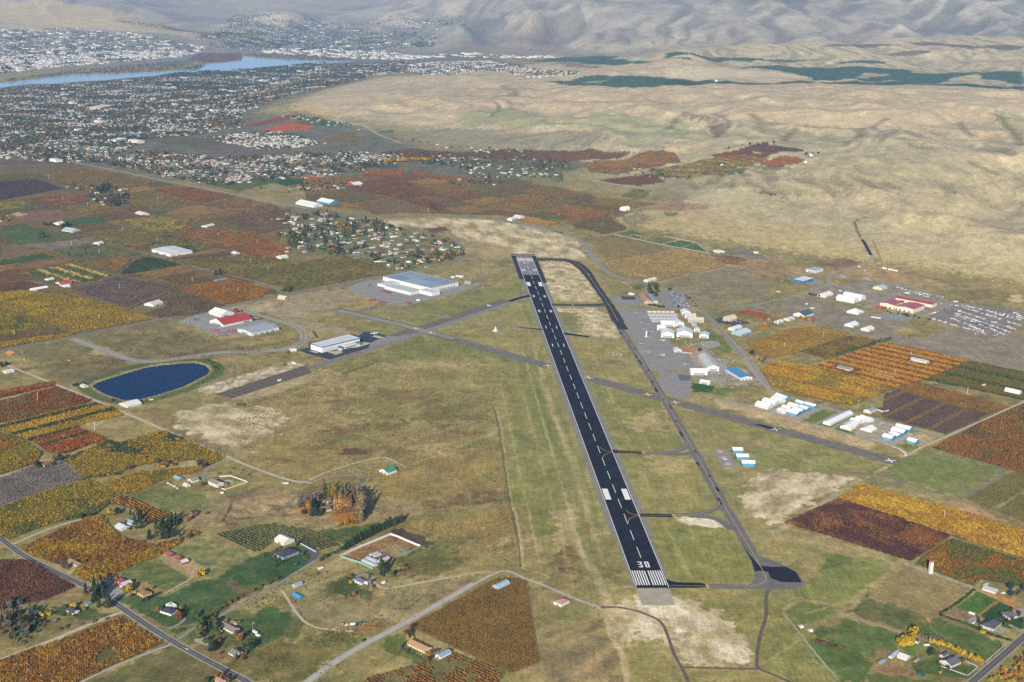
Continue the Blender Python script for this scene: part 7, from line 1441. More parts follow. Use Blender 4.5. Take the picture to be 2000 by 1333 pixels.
# orchard wind machines
WM=paint_mat('#dcd8ce',.6)
def wmesh():
    a=MB(); a.tube((0,0,-.2),(0,0,10.5),.42,.25,8); b=MB(); b.box(-.8,-.5,10.4,1.0,.5,11.4,0,True); c=MB()
    for s in (-1,1): c.face([(1.05,0,10.9),(1.1,s*.25-.3,10.9+s*1.2),(1.12,s*.5-.35,10.9+s*3.0),(1.12,s*.5+.35,10.9+s*3.0),(1.1,s*.25+.3,10.9+s*1.2)])
    d=MB(); d.box(-1.1,-.8,0,1.1,.8,1.5); return [(n,m_.mesh(n,WM)) for n,m_ in (('pole',a),('gearbox',b),('propeller',c),('engine_box',d))]
WMS=wmesh()
for i,(f,x,y,wh) in enumerate([('D',320,165,'in the gold brown orchard at the town edge'),('D',410,305,'in the red strip beside the farmyard conifers'),('D',1028,310,'in the brown orchard right of the conifers'),('D',572,345,'in the ochre orchard'),('D',800,508,'in the olive brown orchard'),('D',1132,462,'in the yellow orchard of the plain'),('D',1025,578,'behind the cream warehouse'),('D',1423,542,'in the brick red orchard on its left'),('D',1675,588,'in the brick red orchard on its right'),('D',647,655,'in the dull green orchard'),('D',1630,718,'in the wide olive orchard on its left'),('D',1744,765,'in the wide olive orchard on its right'),('D',777,880,'in the bare purple orchard'),('D',1252,836,'at the edge of the orange orchard'),('D',1550,905,'inside the orange orchard'),('D',645,1085,'in the deep yellow orchard'),('D',93,1185,'at the left edge orchard corner'),('H',245,435,'in the russet orchard'),('H',617,632,'on the bare tilled field'),('R',672,178,'in the tawny orchard at its top'),('R',330,272,'in the tawny orchard at its left'),('R',1450,352,'beside the striped orchard farmstead'),('R',1950,675,'in the brown strip at the right edge'),('Q',1336,395,'in the bright yellow block'),('F',347,285,'below the crimson orchard'),('F',668,352,'in the olive orchard by the highway'),('D',465,598,'in the pale grey strip'),('D',1745,255,'beside the suburb road'),('E',1122,380,'in the dun orchard')]):
    p=at(f,x,y); r=empty('wind_machine',p,R.random()*6); tag(r,'white wind machine mast '+wh,'wind machine','orchard wind machines')
    gb=[link(n_,m_,r) for n_,m_ in WMS if n_!='propeller'][1]; link('propeller',dict(WMS)['propeller'],gb)
# utility poles
PM=paint_mat('#6a5a48',.9); pa=MB(); pa.tube((0,0,-.3),(0,0,10.5),.2,.14,6); pb=MB(); pb.box(-1.3,-.08,9.4,1.3,.08,9.6,0,True); PAm,PBm=pa.mesh('post',PM),pb.mesh('crossarm',PM)
def poles(f,pts,n,where,off=7,rz=0):
    xy=dens(g2(q(f,*pts)),1.); ids=np.linspace(0,len(xy)-1,n).astype(int); t=np.gradient(xy,axis=0)
    for k,i in enumerate(ids):
        d=t[i]/np.linalg.norm(t[i]); p=xy[i]+np.array([-d[1],d[0]])*off; r=empty('utility_pole',(p[0],p[1],float(Zf(p[0],p[1]))),math.atan2(d[1],d[0])+1.57)
        tag(r,f'wooden utility pole along the {where}','utility pole',f'utility poles along the {where}'); link('post',PAm,r); link('crossarm',PBm,r)
poles('L',(0,335,130,440,600,670,760,770,1110,1010,1620,1277),9,'near paved road at lower left',-7); poles('K',(200,200,370,390,560,450,900,540,1350,640),8,'hangar road',7); poles('T',(1586,633,1667,650,1740,669,1822,686,1990,730),8,'road above the gold orchards',6); poles('P',(1600,1325,1700,1240,1850,1110,1990,985),4,'road at the lower right corner',7); poles('D',(0,1285,480,1190,1020,1085,1480,1000,1830,925),8,'straight road at left',7)
# ============================================================ vehicles
def car_meshes():
    b=MB(); b.box(-2.2,-.9,.35,2.2,.9,.95,0,True); c=MB()
    v=[(-1.5,-.8,.95),(1.1,-.8,.95),(1.1,.8,.95),(-1.5,.8,.95),(-1.1,-.68,1.5),(.5,-.68,1.5),(.5,.68,1.5),(-1.1,.68,1.5)]
    c.v=v; c.f=[(0,1,5,4),(1,2,6,5),(2,3,7,6),(3,0,4,7),(4,5,6,7)]; c.m=[0,0,0,0,0]; w=MB()
    for x in (-1.4,1.4):
        for y in (-.92,.92): w.tube((x,y-.1,.33),(x,y+.1,.33),.33,.33,8)
    return b,c,w
OC=obj_mat('car_paint',.35); b_,c_,w_=car_meshes(); TYRE=paint_mat('#1c1c1e',.9)
one=MB()
for mm,mi in ((b_,0),(c_,1),(w_,2)):
    o=len(one.v); one.v+=mm.v; one.f+=[tuple(o+i for i in t) for t in mm.f]; one.m+=[mi]*len(mm.f)
CARM=one.mesh('car',[OC,GLASS,TYRE])
CARC=[('white','#e6e5e2'),('silver','#a9adb0'),('black','#25272b'),('dark blue','#2a3850'),('grey','#66696d'),('red','#8f2a2a')]
def car(x,y,rz,lab,grp,ci=None,z=.07):
    nm,hx=CARC[ci if ci is not None else R.choice(6,p=[.3,.2,.2,.12,.12,.06])]; o=link('car',CARM,None,(x,y,float(Zf(x,y))+z),rz); o.color=(*lin(hx,2.),1); tag(o,f'{nm} car {lab}','car',f'{nm} {grp}'); return o
# parked in rows
def lot(f,pts,rowdir,gap,rowgap,fill,lab,grp,mx):
    poly=g2(q(f,*pts)); ca,sa=math.cos(rowdir),math.sin(rowdir); u=poly@np.array([ca,sa]); v=poly@np.array([-sa,ca]); n=0
    for j,vv in enumerate(np.arange(v.min(),v.max(),rowgap)):
        for uu in np.arange(u.min(),u.max(),gap):
            x,y=uu*ca-vv*sa,uu*sa+vv*ca
            if inside(np.array([x]),np.array([y]),poly)[0] and R.random()<fill and n<mx: car(x,y,rowdir+math.pi/2+R.normal(0,.03),lab,grp); n+=1
lot('F',(1090,842,1200,838,1285,875,1325,955,1160,958,1110,905),math.radians(4.7)+math.pi/2,3.4,10,.62,'parked in the rows of the terminal car park','cars in the terminal car park',115)
lot('F',(1350,1215,1420,1210,1425,1235,1360,1238),math.radians(4.7),2.9,9,.8,'parked in the small lot behind the apron office','cars in the small airport lot',14)
lot('Y',(85,350,180,320,290,335,290,420,150,405),AA,2.9,9,.6,'parked at the left end of the packing plant','cars at the packing plant',26)
lot('D',(1170,1095,1290,1065,1310,1080,1220,1110),AA,2.9,10,.6,'parked beside the fire yard','cars in the fire yard',18)
lot('J',(1520,180,1560,175,1580,230,1545,240),BB,2.9,9,.6,'parked on the yard beside the slanting hangar','cars on the hangar yard',14)
lot('J',(1505,300,1590,300,1660,345,1560,355),BB,3.2,12,.35,'parked around the blue roofed building','cars by the blue roofed building',16)
car(*at('L',1217,1062)[:2],BB,'driving along the paved road at lower left','lone car',0,.17)
for lab,f,x,y in (('beside the small sheds in the rough field','M',1020,912),('parked on the farm drive beside the tall conifers','L',970,375),('standing at the head of the gravel road near the left edge','H',1020,0)): car(*at(f,x,y)[:2],AA,lab,'farm vehicles',0)
lot('F',(1150,1190,1240,1185,1245,1205,1160,1210),math.radians(4.7),3.2,12,.5,'parked behind the tall white hangar','cars behind the tall hangar',10)
lot('F',(1290,1190,1340,1185,1345,1235,1300,1240),math.radians(4.7),3.,10,.4,'parked on the lane behind the large white hangar','cars on the hangar lane',10)
lot('F',(1420,1240,1530,1225,1560,1270,1440,1290),math.radians(4.7),3.,10,.5,'parked on the lot by the airport road lawn','cars by the airport lawn',12)
lot('J',(1590,200,1670,180,1680,215,1610,235),BB,3.,9,.6,'parked in the little lot by the airport road','cars in the roadside lot',12)
lot('J',(1500,385,1700,385,1680,420,1560,420),AA,4.5,14,.3,'standing on the gravel beyond the green lawn','cars on the gravel beyond the lawn',10)
lot('G',(240,700,360,670,350,705,270,720),AA,3.,8,.6,'parked beside the bright blue building','cars by the bright blue building',16)
lot('G',(780,880,900,885,900,900,800,897),BB,3.,8,.6,'parked behind the hip roofed shop','cars behind the hip roofed shop',14)
lot('G',(1030,935,1240,975,1250,990,1040,950),BB,3.,9,.7,'parked along the front of the cream factory','cars at the cream factory',16)
lot('F',(1540,1030,1700,1040,1760,1070,1580,1080),AA,3.2,9,.4,'parked around the round topped barn','cars by the round topped barn',12)
lot('D',(1350,1120,1420,1110,1560,1160,1470,1180),AA,4,11,.25,'standing on the fire yard apron','cars on the fire yard apron',10)
# shipping containers and trailers
def cbox(nm,label,cat,f,x,y,L,W,h,rz,hx,grp=None,roof=None):
    p=at(f,x,y); r=empty(nm,p,rz); tag(r,label,cat,grp); mb=MB(); mb.box(-L/2,-W/2,.25,L/2,W/2,h,0,True); mb.build('body',paint_mat(hx,.6),r)
    mb=MB(); mb.box(-L/2+.1,-W/2+.1,h,L/2-.1,W/2-.1,h+.08); mb.build('roof',paint_mat(roof or hx,.6),r); mb=MB()
    for s in (-.32,.32): mb.box(L*s-.5,-W/2+.1,0,L*s+.5,W/2-.1,.25)
    mb.build('skid',TYRE,r)
    return r
for i,(x,y,l) in enumerate(((205,603,'left'),(360,637,'right'))): cbox('bin_stack',f'rust red fruit bin stack standing on the {l} of the packing yard','bin stack','Y',x,y,16,7,5,.2,'#8a4a40')
for x,y,w in ((380,462,'first stack from the left'),(450,485,'second stack from the left'),(760,640,'stack by the yard edge')): cbox('bin_stack',f'red fruit bins along the packing plant front, {w}','bin stack','Y',x,y,14,5,3.5,BB,'#8f4a44')
cbox('trailer','white trailer with rust red bins at the packing yard gate','trailer','Y',895,600,9,3,4,.3,'#e6e2da')
for x,y,w in ((1405,1157,'left'),(1510,1160,'middle'),(1455,1190,'right')): cbox('fire_truck',f'red fire truck parked {w} on the fire yard apron','fire truck','D',x,y,11,3,3.4,.25,'#b82f3c',None,'#c44a50')
cbox('camper','white camper beside the flagpole','camper','U',1095,630,8,2.6,3.0,BB,'#e9e8e4'); cbox('camper','white camper trailer with orange front beside the flagpole','camper','U',1160,705,8,2.6,3.0,BB,'#efece6')
cbox('camper','white caravan on the brown strip by the closed taxiway','camper','H',1820,315,8,3,3.2,AA,'#ecebe6'); cbox('camper','white hut at the top of the brown strip','hut','H',1915,202,12,3,3,BB,'#ecebe6'); cbox('trailer','dark blue vehicle group by the pale bare patch','trailer','H',1565,472,14,7,3,.2,'#3d4654')
for x,y,w in ((1000,633,'left'),(1042,641,'middle'),(1077,649,'right')): cbox('truck_trailer',f'white truck trailer on the graded ground, {w} of three','trailer','G',x,y,14,3,4,BB,'#eeece6')
for x,y,w in ((260,905,'left'),(333,935,'right')): cbox('water_tank',f'white tank in the small paddocks, {w} of the pair','tank','P',x,y,4.5,4,3.2,.3,'#f0eee8')
cbox('horse_trailer','white horse trailer parked on the gravel turnaround at right','trailer','P',1592,800,8,2.6,2.8,BB,'#ecebe6'); cbox('boat','white boat on the gravel turnaround at right','boat','P',1607,870,7,2.2,1.8,1.,'#eceae6'); cbox('trailer','blue topped trailer beside the yellow hedge','trailer','P',1237,1045,7,3,2.8,.2,'#dfe3e6',None,'#7d9cc0')
for i,(f,x,y,rz,hx,w,L_) in enumerate([('M',1070,880,.3,'#8f8a80','left end of the junk row in the rough field',5),('M',1110,890,.9,'#d9d6d0','second from the left in the junk row in the rough field',4),('M',1155,882,.2,'#e6e4de','middle of the junk row in the rough field',7),('M',1185,890,1.2,'#3d4654','dark one near the right end of the junk row',5),('M',1212,876,.4,'#5a6068','right end of the junk row in the rough field',5),('M',905,445,.7,'#ecebe6','middle of the scrap heap beside the drive',8),('M',940,480,.1,'#7d7468','right side of the scrap heap beside the drive',5),('M',880,490,1.1,'#6a5a4c','lower end of the scrap heap beside the drive',5),('M',770,600,.3,'#8a7a66','right of the grey metal shed',5),('M',690,715,.6,'#9a5a3c','rusty one below the blue covered shed',5),('H',1095,985,-.7,'#d5d3cd','first implement beside the teal roofed shed',5),('H',1115,995,-.7,'#c9c6c0','second implement beside the teal roofed shed',5),('H',1135,1005,-.7,'#d9d7d2','third implement beside the teal roofed shed',5),('H',1155,1018,-.7,'#c4c2bc','fourth implement beside the teal roofed shed',5),('H',1445,1047,.2,'#eceae6','below the pool garden wall',5),('H',1860,985,.2,'#dcdcd8','where the gravel road forks above the gully',9),('H',160,180,.2,'#c9a24a','beside the orange roofed shelter',4),('H',450,185,.2,'#c98a2c','digger on the pale soil strip',6),('H',1050,430,.4,'#4a5560','dark one among the bales below the pond',5),('H',985,440,.4,'#d9cfb8','pale one among the bales below the pond',8),('L',400,1000,.5,'#d9d2c2','on the gravel drive verge at lower left',6),('P',1510,785,.4,'#9a6a4a','timber stack on the bare plot at right',4),('P',1885,630,.5,'#3f5fa0','blue one in the cluttered yard at the right edge',5),('P',1915,620,.9,'#e9e8e4','white one in the cluttered yard at the right edge',7),('P',1835,640,.2,'#dcd8cc','beside the long grey metal barn',6),('G',250,795,.3,'#e0d8cc','in the middle of the grey field below the lot',9),('G',450,882,.2,'#e6e4de','left of the lot below the hairpin road',7),('G',490,912,.2,'#efece6','long white one below the hairpin road',11),('G',560,905,.4,'#b5584c','reddish one below the hairpin road',7),('G',940,978,-.5,'#eceae6','long white one before the red canopy',24),('G',820,620,.2,'#e9e6de','beside the curve of the climbing road',9),('G',860,648,.2,'#dcd8ce','on the graded ground below the climbing road',6),('G',690,790,-.5,'#e2e0da','left of the white tent halls',9),('G',820,815,-.5,'#eceae4','behind the white tent halls',11),('G',1160,805,-.5,'#f0eee8','largest in the scrap yard',13),('G',1500,865,-.4,'#e6e4de','at the top corner of the storage yard',12)]): cbox('farm_equipment','parked equipment or stack, '+w,'equipment',f,x,y,L_,2.6,2.4,rz,hx)
fp=at('U',1040,572); fl=empty('flagpole',fp); tag(fl,'white flagpole on the lawn beside the campers','flagpole'); mb=MB(); mb.tube((0,0,0),(0,0,11),.12,.06,6); mb.build('pole',WM,fl); mb=MB(); mb.tube((0,0,11),(0,0,11.2),.16,.1,6); mb.build('finial',WM,fl); mb=MB(); mb.face([(.1,0,9.5),(2,.3,9.3),(2,.3,10.5),(.1,0,10.8)]); mb.build('flag',paint_mat('#b5b0b4'),fl)
# storage yard of trailers and boats
tr=MB(); tr.box(-4,-1.25,.4,4,1.25,3.0,0,True); TRM=tr.mesh('trailer',obj_mat('trailer_paint',.6)); cnt=0
for k,(a,b) in enumerate((((1500,960),(1840,1095)),((1480,985),(1700,1075)),((1520,930),(1930,1065)),((1540,900),(1960,1035)),((1430,1015),(1700,1085)),((1900,940),(1975,975)),((1230,800),(1420,835)),((1300,960),(1380,935)),((1640,1090),(1800,1100)),((1560,890),(1970,1000)),((1490,945),(1880,1080)),((1600,900),(1980,985)),((1330,985),(1480,1020)),((1400,880),(1560,900)),((1080,760),(1300,830)))):
    A_,B_=g2(q('G',*a,*b)); L_=np.hypot(*(B_-A_)); d=(B_-A_)/L_
    for s in np.arange(0,L_,5.4):
        if R.random()<.2: continue
        p=A_+d*s+R.normal(0,1.7,2); o=link('stored_trailer',TRM,None,(p[0],p[1],float(Zf(p[0],p[1]))),math.atan2(d[1],d[0])+math.pi/2+R.normal(0,.25)); o.color=(*(lin('#dcd9d2',2.2)*R.uniform(.3,1.1)),1); o.scale=(R.uniform(.6,1.2),R.uniform(.8,1.1),R.uniform(.6,1.1))
        tag(o,['pale trailer in the rows of the big storage yard right of the red roofed factory','white crate in the scrap yard behind the red roofed factory'][k in (6,14)],'trailer',['trailers in the storage yard','crates in the scrap yard'][k in (6,14)]); cnt+=1
cbox('tarpaulin','blue tarpaulin covered stack inside the storage yard','tarpaulin','G',1670,1022,40,9,2.2,BB,'#3a4f80')
for x,y,w in ((700,690,'long'),(870,705,'pointed')):
    p=at('G',x,y); mb=MB(); n=14
    for i in range(n):
        a0,a1=2*math.pi*i/n,2*math.pi*(i+1)/n; mb.face([(math.cos(a0)*24,math.sin(a0)*13,0),(math.cos(a1)*24,math.sin(a1)*13,0),(math.cos(a1)*6,math.sin(a1)*2,8),(math.cos(a0)*6,math.sin(a0)*2,8)])
    mb.face([(math.cos(2*math.pi*i/n)*6,math.sin(2*math.pi*i/n)*2,8) for i in range(n)]); o=mb.build('gravel_heap',pave('#77736d',.2,.3)); o.location=p; o.rotation_euler=(0,0,BB); tag(o,f'{w} grey gravel heap on the graded ground','gravel heap')
# ============================================================ aircraft
AW=paint_mat('#eceae6',.4)
def plane_parts():
    f=MB(); f.tube((-4.2,0,1.3),(-1,0,1.35),.25,.75,8); f.tube((-1,0,1.35),(2.6,0,1.3),.75,.6,8); f.tube((2.6,0,1.3),(4.0,0,1.2),.6,.15,8)
    w=MB(); w.box(-.1,-6.5,1.7,1.6,6.5,1.85,0,True); t=MB(); t.box(-4.4,-2.1,1.5,-3.4,2.1,1.6,0,True); t.box(-4.5,-.08,1.5,-3.3,.08,3.2,0,True); g=MB()
    for x,y in ((2.4,0),(-.2,1.2),(-.2,-1.2)): g.tube((x,y,0),(x,y,1.0),.2,.12,6)
    c=MB(); c.box(.3,-.5,1.86,1.7,.5,2.35,0,True)
    return [('fuselage',f.mesh('fuselage',AW)),('wing',w.mesh('wing',AW)),('tail',t.mesh('tail',AW)),('landing_gear',g.mesh('landing_gear',TYRE)),('cockpit',c.mesh('cockpit',GLASS))]
PLP=plane_parts()
for lab,f,x,y,a,s in (('at the top left of the grey apron','F',917,1002,1.5,1.1),('in the upper middle of the grey apron','F',965,1074,1.7,1.),('left of the beacon tower','F',980,1118,1.4,1.1),('right of the beacon tower','F',1042,1142,1.5,1.),('near the tall white hangar','F',1118,1206,2.6,1.4),('in the middle of the lower apron','J',1115,174,2.4,1.6),('taxiing on the old taxiway beside the packing yard','E',1520,997,.4,1.5),('parked left of the low red shed','F',1236,1195,.4,.9),('beside the first long grey row hangar','F',985,1030,1.6,.9),('beside the last long grey row hangar','F',1010,1085,1.6,.9),('on the left edge of the apron below the beacon','F',960,1230,1.2,1.1),('in the lower left of the apron','J',1010,150,1.9,1.1),('at the lower right corner of the apron','J',1290,240,.9,1.2),('on the pad of the middle blue walled hangar','K',60,830,.3,1.)):
    p=at(f,x,y); r=empty('light_aircraft',(p[0],p[1],.08),a); r.scale=(s,)*3; tag(r,'small white light aircraft '+lab,'aircraft','light aircraft on the airfield')
    for n_,m_ in PLP: link(n_,m_,r)
p=at('X',1425,195); r=empty('jet',(p[0],p[1],.1),.55); tag(r,'white jet with dark tail parked beside the blue trimmed hangar','aircraft')
mb=MB(); mb.tube((-11,0,3),(-7,0,2.6),.4,1.3,10); mb.tube((-7,0,2.6),(8,0,2.4),1.3,1.3,10); mb.tube((8,0,2.4),(11.5,0,2.1),1.3,.2,10); mb.build('fuselage',AW,r); mb=MB()
for s in (-1,1): mb.face([(2,s*1,1.8),(-2.5,s*1,1.8),(-5,s*10,2.1),(-3.4,s*10,2.1)][::s])
mb.build('wing',AW,r); mb=MB(); mb.box(-11.5,-.15,3.2,-8.8,.15,6.8,0,True); mb.box(-11.8,-3.2,6.6,-10,3.2,6.8,0,True); mb.build('tail',paint_mat('#2a2d38'),r); mb=MB()
for s in (-1,1): mb.tube((-8.2,s*2,3.2),(-5.2,s*2,3.2),.55,.6,8)
mb.build('engine',paint_mat('#c9cac8'),r); mb=MB()
for x,y in ((7,0),(-2,1.6),(-2,-1.6)): mb.tube((x,y,0),(x,y,1.7),.35,.25,6)
mb.build('landing_gear',TYRE,r)
# ============================================================ fences and walls
def fence(label,f,pts,h,hx,th=.25,post=4.,cat='fence',solid=True):
    xy=g2(q(f,*pts)); r=empty('fence',(xy[0][0],xy[0][1],float(Zf(*xy[0])))); tag(r,label,cat); M_=paint_mat(hx,.7)
    for i in range(len(xy)-1):
        a,b=xy[i]-xy[0],xy[i+1]-xy[0]; d=b-a; L_=np.hypot(*d); d/=L_; nn=np.array([-d[1],d[0]])*th/2; za,zb=[float(Zf(*xy[j])-Zf(*xy[0])) for j in (i,i+1)]
        for z0,z1 in (((-.2,h),) if solid else ((h*.3,h*.45),(h*.75,h*.92))):
            mb=MB(); q4=[a-nn,b-nn,b+nn,a+nn]; zz=(za,zb,zb,za)
            bt=[(p_[0],p_[1],z+z0) for p_,z in zip(q4,zz)]; tp=[(p_[0],p_[1],z+z1) for p_,z in zip(q4,zz)]
            mb.v=bt+tp; mb.f=[(0,1,5,4),(1,2,6,5),(2,3,7,6),(3,0,4,7),(4,5,6,7)]; mb.m=[0]*5; mb.build('panel' if solid else 'rail',M_,r)
        if not solid:
            n=max(1,int(L_/post)); mb=MB()
            for k in range(n+1):
                p_=a+d*L_*k/n; z=za+(zb-za)*k/n; mb.box(p_[0]-.15,p_[1]-.15,z-.2,p_[0]+.15,p_[1]+.15,z+h)
            o=mb.build('posts',M_,r); o['kind']='stuff'
    return r
fence('tall white wall around the back of the hoop shed pen','V',(325,482,560,370,840,255,1020,180,1120,215,1400,335,1440,348),3.2,'#ebe7e0',.8)
fence('mint green wall along the front of the hoop shed pen','V',(325,492,470,540,600,580,775,660),3.0,'#8fb89a',.6); fence('mint green wall along the right side of the hoop shed pen','V',(1135,478,1300,415,1450,345),2.6,'#84ab8c',.6)
fence('white wall around the pool garden of the cream house','H',(1430,940,1500,935,1612,975,1466,1025,1420,1010),1.8,'#ece4d0',.4)
fence('white board fence around the fan shaped paddocks','F',(755,415,850,432,1110,490,1260,515,1462,552,1365,472,1235,450,1130,425),1.6,'#eeebe2',.7,6,'fence',False); fence('white cross fence between the first paddocks','F',(1110,490,1240,452),1.6,'#eeebe2',.6,6,'fence',False); fence('white cross fence between the last paddocks','F',(1262,515,1365,474),1.6,'#eeebe2',.6,6,'fence',False)
fence('white fence around the brown riding ring','F',(850,432,910,415,970,432,945,450),1.6,'#eeebe2',.6,6,'fence',False)
fence('white board fence in front of the grey roofed house','P',(1350,1210,1560,1285,1640,1215,1540,1170),1.6,'#eae8e2',.4,4,'fence',False); fence('white rail fence along the pasture beside the right road','P',(1680,1190,1860,1035),1.6,'#dcdad2',.35,4,'fence',False); fence('pale rail fence down the middle of the right pastures','P',(120,790,270,980,540,1305,490,1340),1.3,'#c4c0aa',.3,5,'fence',False); fence('weathered fence along the dirt lane in the right pastures','P',(560,790,760,850,1040,945),1.3,'#a89a80',.3,5,'fence',False)
fence('white fence along the striped orchard drive','R',(1095,487,1320,540,1290,550),1.4,'#e9e6de',.8,5,'fence',False); fence('tan wall along the green lawn at the right edge','P',(1635,612,1800,688),1.6,'#b58f64',.5)
fence('long pale fence line beside the runway end orchard','N',(765,455,800,700,850,970),1.2,'#a59c86',.4,5,'fence',False); fence('white retaining wall beside the mansion drive','M',(745,250,870,318),1.8,'#dcd6c8',.5)
# the two swimming pools
def pool(label,f,x,y,L,W,rz,hx):
    p=at(f,x,y); r=empty('swimming_pool',p,rz); tag(r,label,'pool'); mb=MB(); mb.box(-L/2-1.5,-W/2-1.5,0,L/2+1.5,W/2+1.5,.12); mb.build('deck',paint_mat('#cdbda2'),r); mb=MB(); n=18
    mb.face([(math.cos(2*math.pi*i/n)*L/2,math.sin(2*math.pi*i/n)*W/2,.15) for i in range(n)]); m_,nn,ll,bb=mat('pool_water',.1,.5); bb.inputs['Base Color'].default_value=(*lin(hx),1); mb.build('water',m_,r)
pool('turquoise oval pool behind the cream house','H',1487,967,11,6,.3,'#5fb0a4'); pool('small blue pool beside the dark roofed house at right','P',1800,930,8,4.5,-.5,'#2f8fa8')
# ============================================================ trees one can tell apart
TC={'con':['#33432c','#2f3f2b','#3c4a30'],'grn':['#4a5a30','#556234','#43522d'],'yel':['#b0922a','#b8982c','#a08728'],'org':['#95682f','#9f7030','#86592c'],'red':['#74482e','#7d4e2e','#643e2a'],'brn':['#6a5040','#745a44','#5f4a3c'],'gry':['#7d7266','#867a6c','#6f665c'],'blu':['#4a5c50','#55665a'],'tan':['#a58a5c','#b0904e','#97805e'],'mar':['#5c3436','#6a3a3c']}
TN={'con':'dark green conifer','grn':'green tree','yel':'yellow tree','org':'orange tree','red':'red brown tree','brn':'bare brown tree','gry':'leafless grey tree','blu':'grey green spruce','tan':'straw coloured tree','mar':'maroon tree'}
def tree(f,x,y,col,kind,s,where,grp=True):
    p=at(f,x,y); m_=PO_[kind]; nm={'round':'evergreen_tree' if col in ('con','grn','blu') else 'autumn_tree','leafless':'leafless_tree'}.get(kind,kind)
    if kind=='shrub': o=cw=link(nm,m_[0],None,p,R.random()*6.28)
    else: o=empty(nm,p,R.random()*6.28); cw=link('crown',m_[R.integers(0,len(m_))],o); link('trunk',TRK[kind],o)
    c=lin(TC[col][R.integers(0,len(TC[col]))],2.15)*R.uniform(.85,1.2); cw.color=(*c,1); s*=1.25; k=R.uniform(.88,1.12); o.scale=(s*k*R.uniform(.9,1.1),s*k,s*R.uniform(.88,1.12))
    nm={'con':'conifer','poplar':'poplar'}.get(kind,'tree'); lb=TN[col]
    if kind=='poplar': lb=lb.replace('tree','poplar').replace('leafless','nearly leafless')
    if kind=='shrub': lb=lb.replace('tree','shrub').replace('conifer','shrub')
    tag(o,f'{lb} {where}','tree' if kind!='shrub' else 'shrub',f'{lb}s {where}' if grp else None); return o
def trow(f,pts,n,cols,kind,s,where,jit=1.):
    px=dens(q(f,*pts),.2); ids=np.linspace(0,len(px)-1,n).astype(int)
    for i in ids: tree('T',px[i][0]+R.normal(0,.5*jit),px[i][1]+R.normal(0,.35*jit),cols[R.integers(0,len(cols))],kind,s*R.uniform(.8,1.2),where)
def tclump(f,pts,n,opts,where):
    poly=q(f,*pts); lo,hi=poly.min(0),poly.max(0); k=0
    while k<n:
        p=lo+R.random(2)*(hi-lo)
        if inside(p[:1],p[1:],poly)[0]:
            col,kind,s=opts[R.integers(0,len(opts))]; tree('T',p[0],p[1],col,kind,s*R.uniform(.75,1.25),where); k+=1
CON=('con','conifer',1.0)
trow('M',(1100,300,1200,240,1300,190,1420,130,1540,85),34,['con'],'conifer',.95,'in the long hedge behind the hoop shed pen'); trow('M',(900,390,960,350,1060,310,1110,280),12,['con','blu','grn'],'round',.55,'at the low end of the hedge beside the mansion drive')
trow('W',(950,440,1260,405),16,['tan','org'],'poplar',1.5,'in the front row of the poplar grove'); trow('W',(1000,380,1300,340),14,['tan','gry','org'],'poplar',1.55,'in the second row of the poplar grove'); trow('W',(1080,300,1420,260),16,['tan','gry','org'],'poplar',1.5,'in the back rows of the poplar grove'); trow('W',(1180,240,1480,330,1520,480),16,['gry','tan'],'poplar',1.5,'along the curved right side of the poplar grove'); trow('W',(1290,640,1480,620),9,['tan','gry','org'],'poplar',1.15,'at the lower corner of the poplar grove'); trow('W',(1300,520,1500,500),9,['gry','tan'],'poplar',1.2,'above the lower corner of the poplar grove')
trow('W',(980,705,1190,670),5,['yel'],'poplar',.7,'in the short yellow row below the grove'); trow('W',(740,130,960,150),7,['yel','grn'],'poplar',1.25,'behind the poplar grove house'); trow('W',(240,330,600,250),14,['gry'],'poplar',1.2,'on the left side of the poplar grove'); trow('W',(330,290,440,440),4,['yel','org'],'poplar',1.2,'at the left tip of the poplar grove')
tclump('W',(460,300,640,330,700,470,900,440,930,470,700,510,480,500),12,[('con','round',.9),CON],'around the poplar grove house'); tree('W',335,450,'con','round',.95,'standing alone left of the poplar grove',False)
trow('L',(1370,910,1410,820,1500,770,1570,730),8,['red','org'],'round',.55,'lining the drive below the mansion'); trow('L',(1640,690,1730,650,1810,610),4,['red','org'],'round',.55,'lining the drive beside the dark soil patch')
tclump('L',(1280,880,1400,900,1420,960,1310,960),7,[('con','conifer',1.1),('grn','round',1.1)],'left of the long ranch house'); tclump('L',(1260,960,1440,980,1430,1080,1290,1040),6,[('brn','round',.9),('red','round',.8),('org','round',.7),('grn','round',1.)],'below the long ranch house'); tclump('L',(1520,950,1600,960,1620,1010,1540,1020),4,[('org','round',.8),('brn','leafless',.9)],'between the ranch house and the cream cottage'); tree('L',1630,1060,'con','round',1.25,'right of the cream cottage',False); tree('L',1380,1080,'con','round',1.1,'left of the cream cottage',False)
tclump('L',(540,700,620,680,740,770,740,800,640,790,560,740),14,[('con','conifer',1.2)],'beside the paved road opposite the red barns'); tclump('L',(0,770,130,750,250,830,220,960,60,1000,0,960),75,[('brn','round',.8),('gry','leafless',.9),('con','conifer',.8),('blu','round',.7)],'in the small wood at the lower left edge'); tclump('L',(210,830,340,840,350,850,260,860),5,[('yel','round',.75)],'in the yellow clump beside the dark roofed bungalow'); tree('L',480,790,'yel','round',.85,'behind the dark roofed bungalow',False)
tclump('L',(260,880,720,860,560,910,300,990,120,1060,100,1010),26,[('con','shrub',1.3),('brn','shrub',1.2),('grn','shrub',1.3),('gry','shrub',1.2)],'on the scrubby bank above the gravel drive')
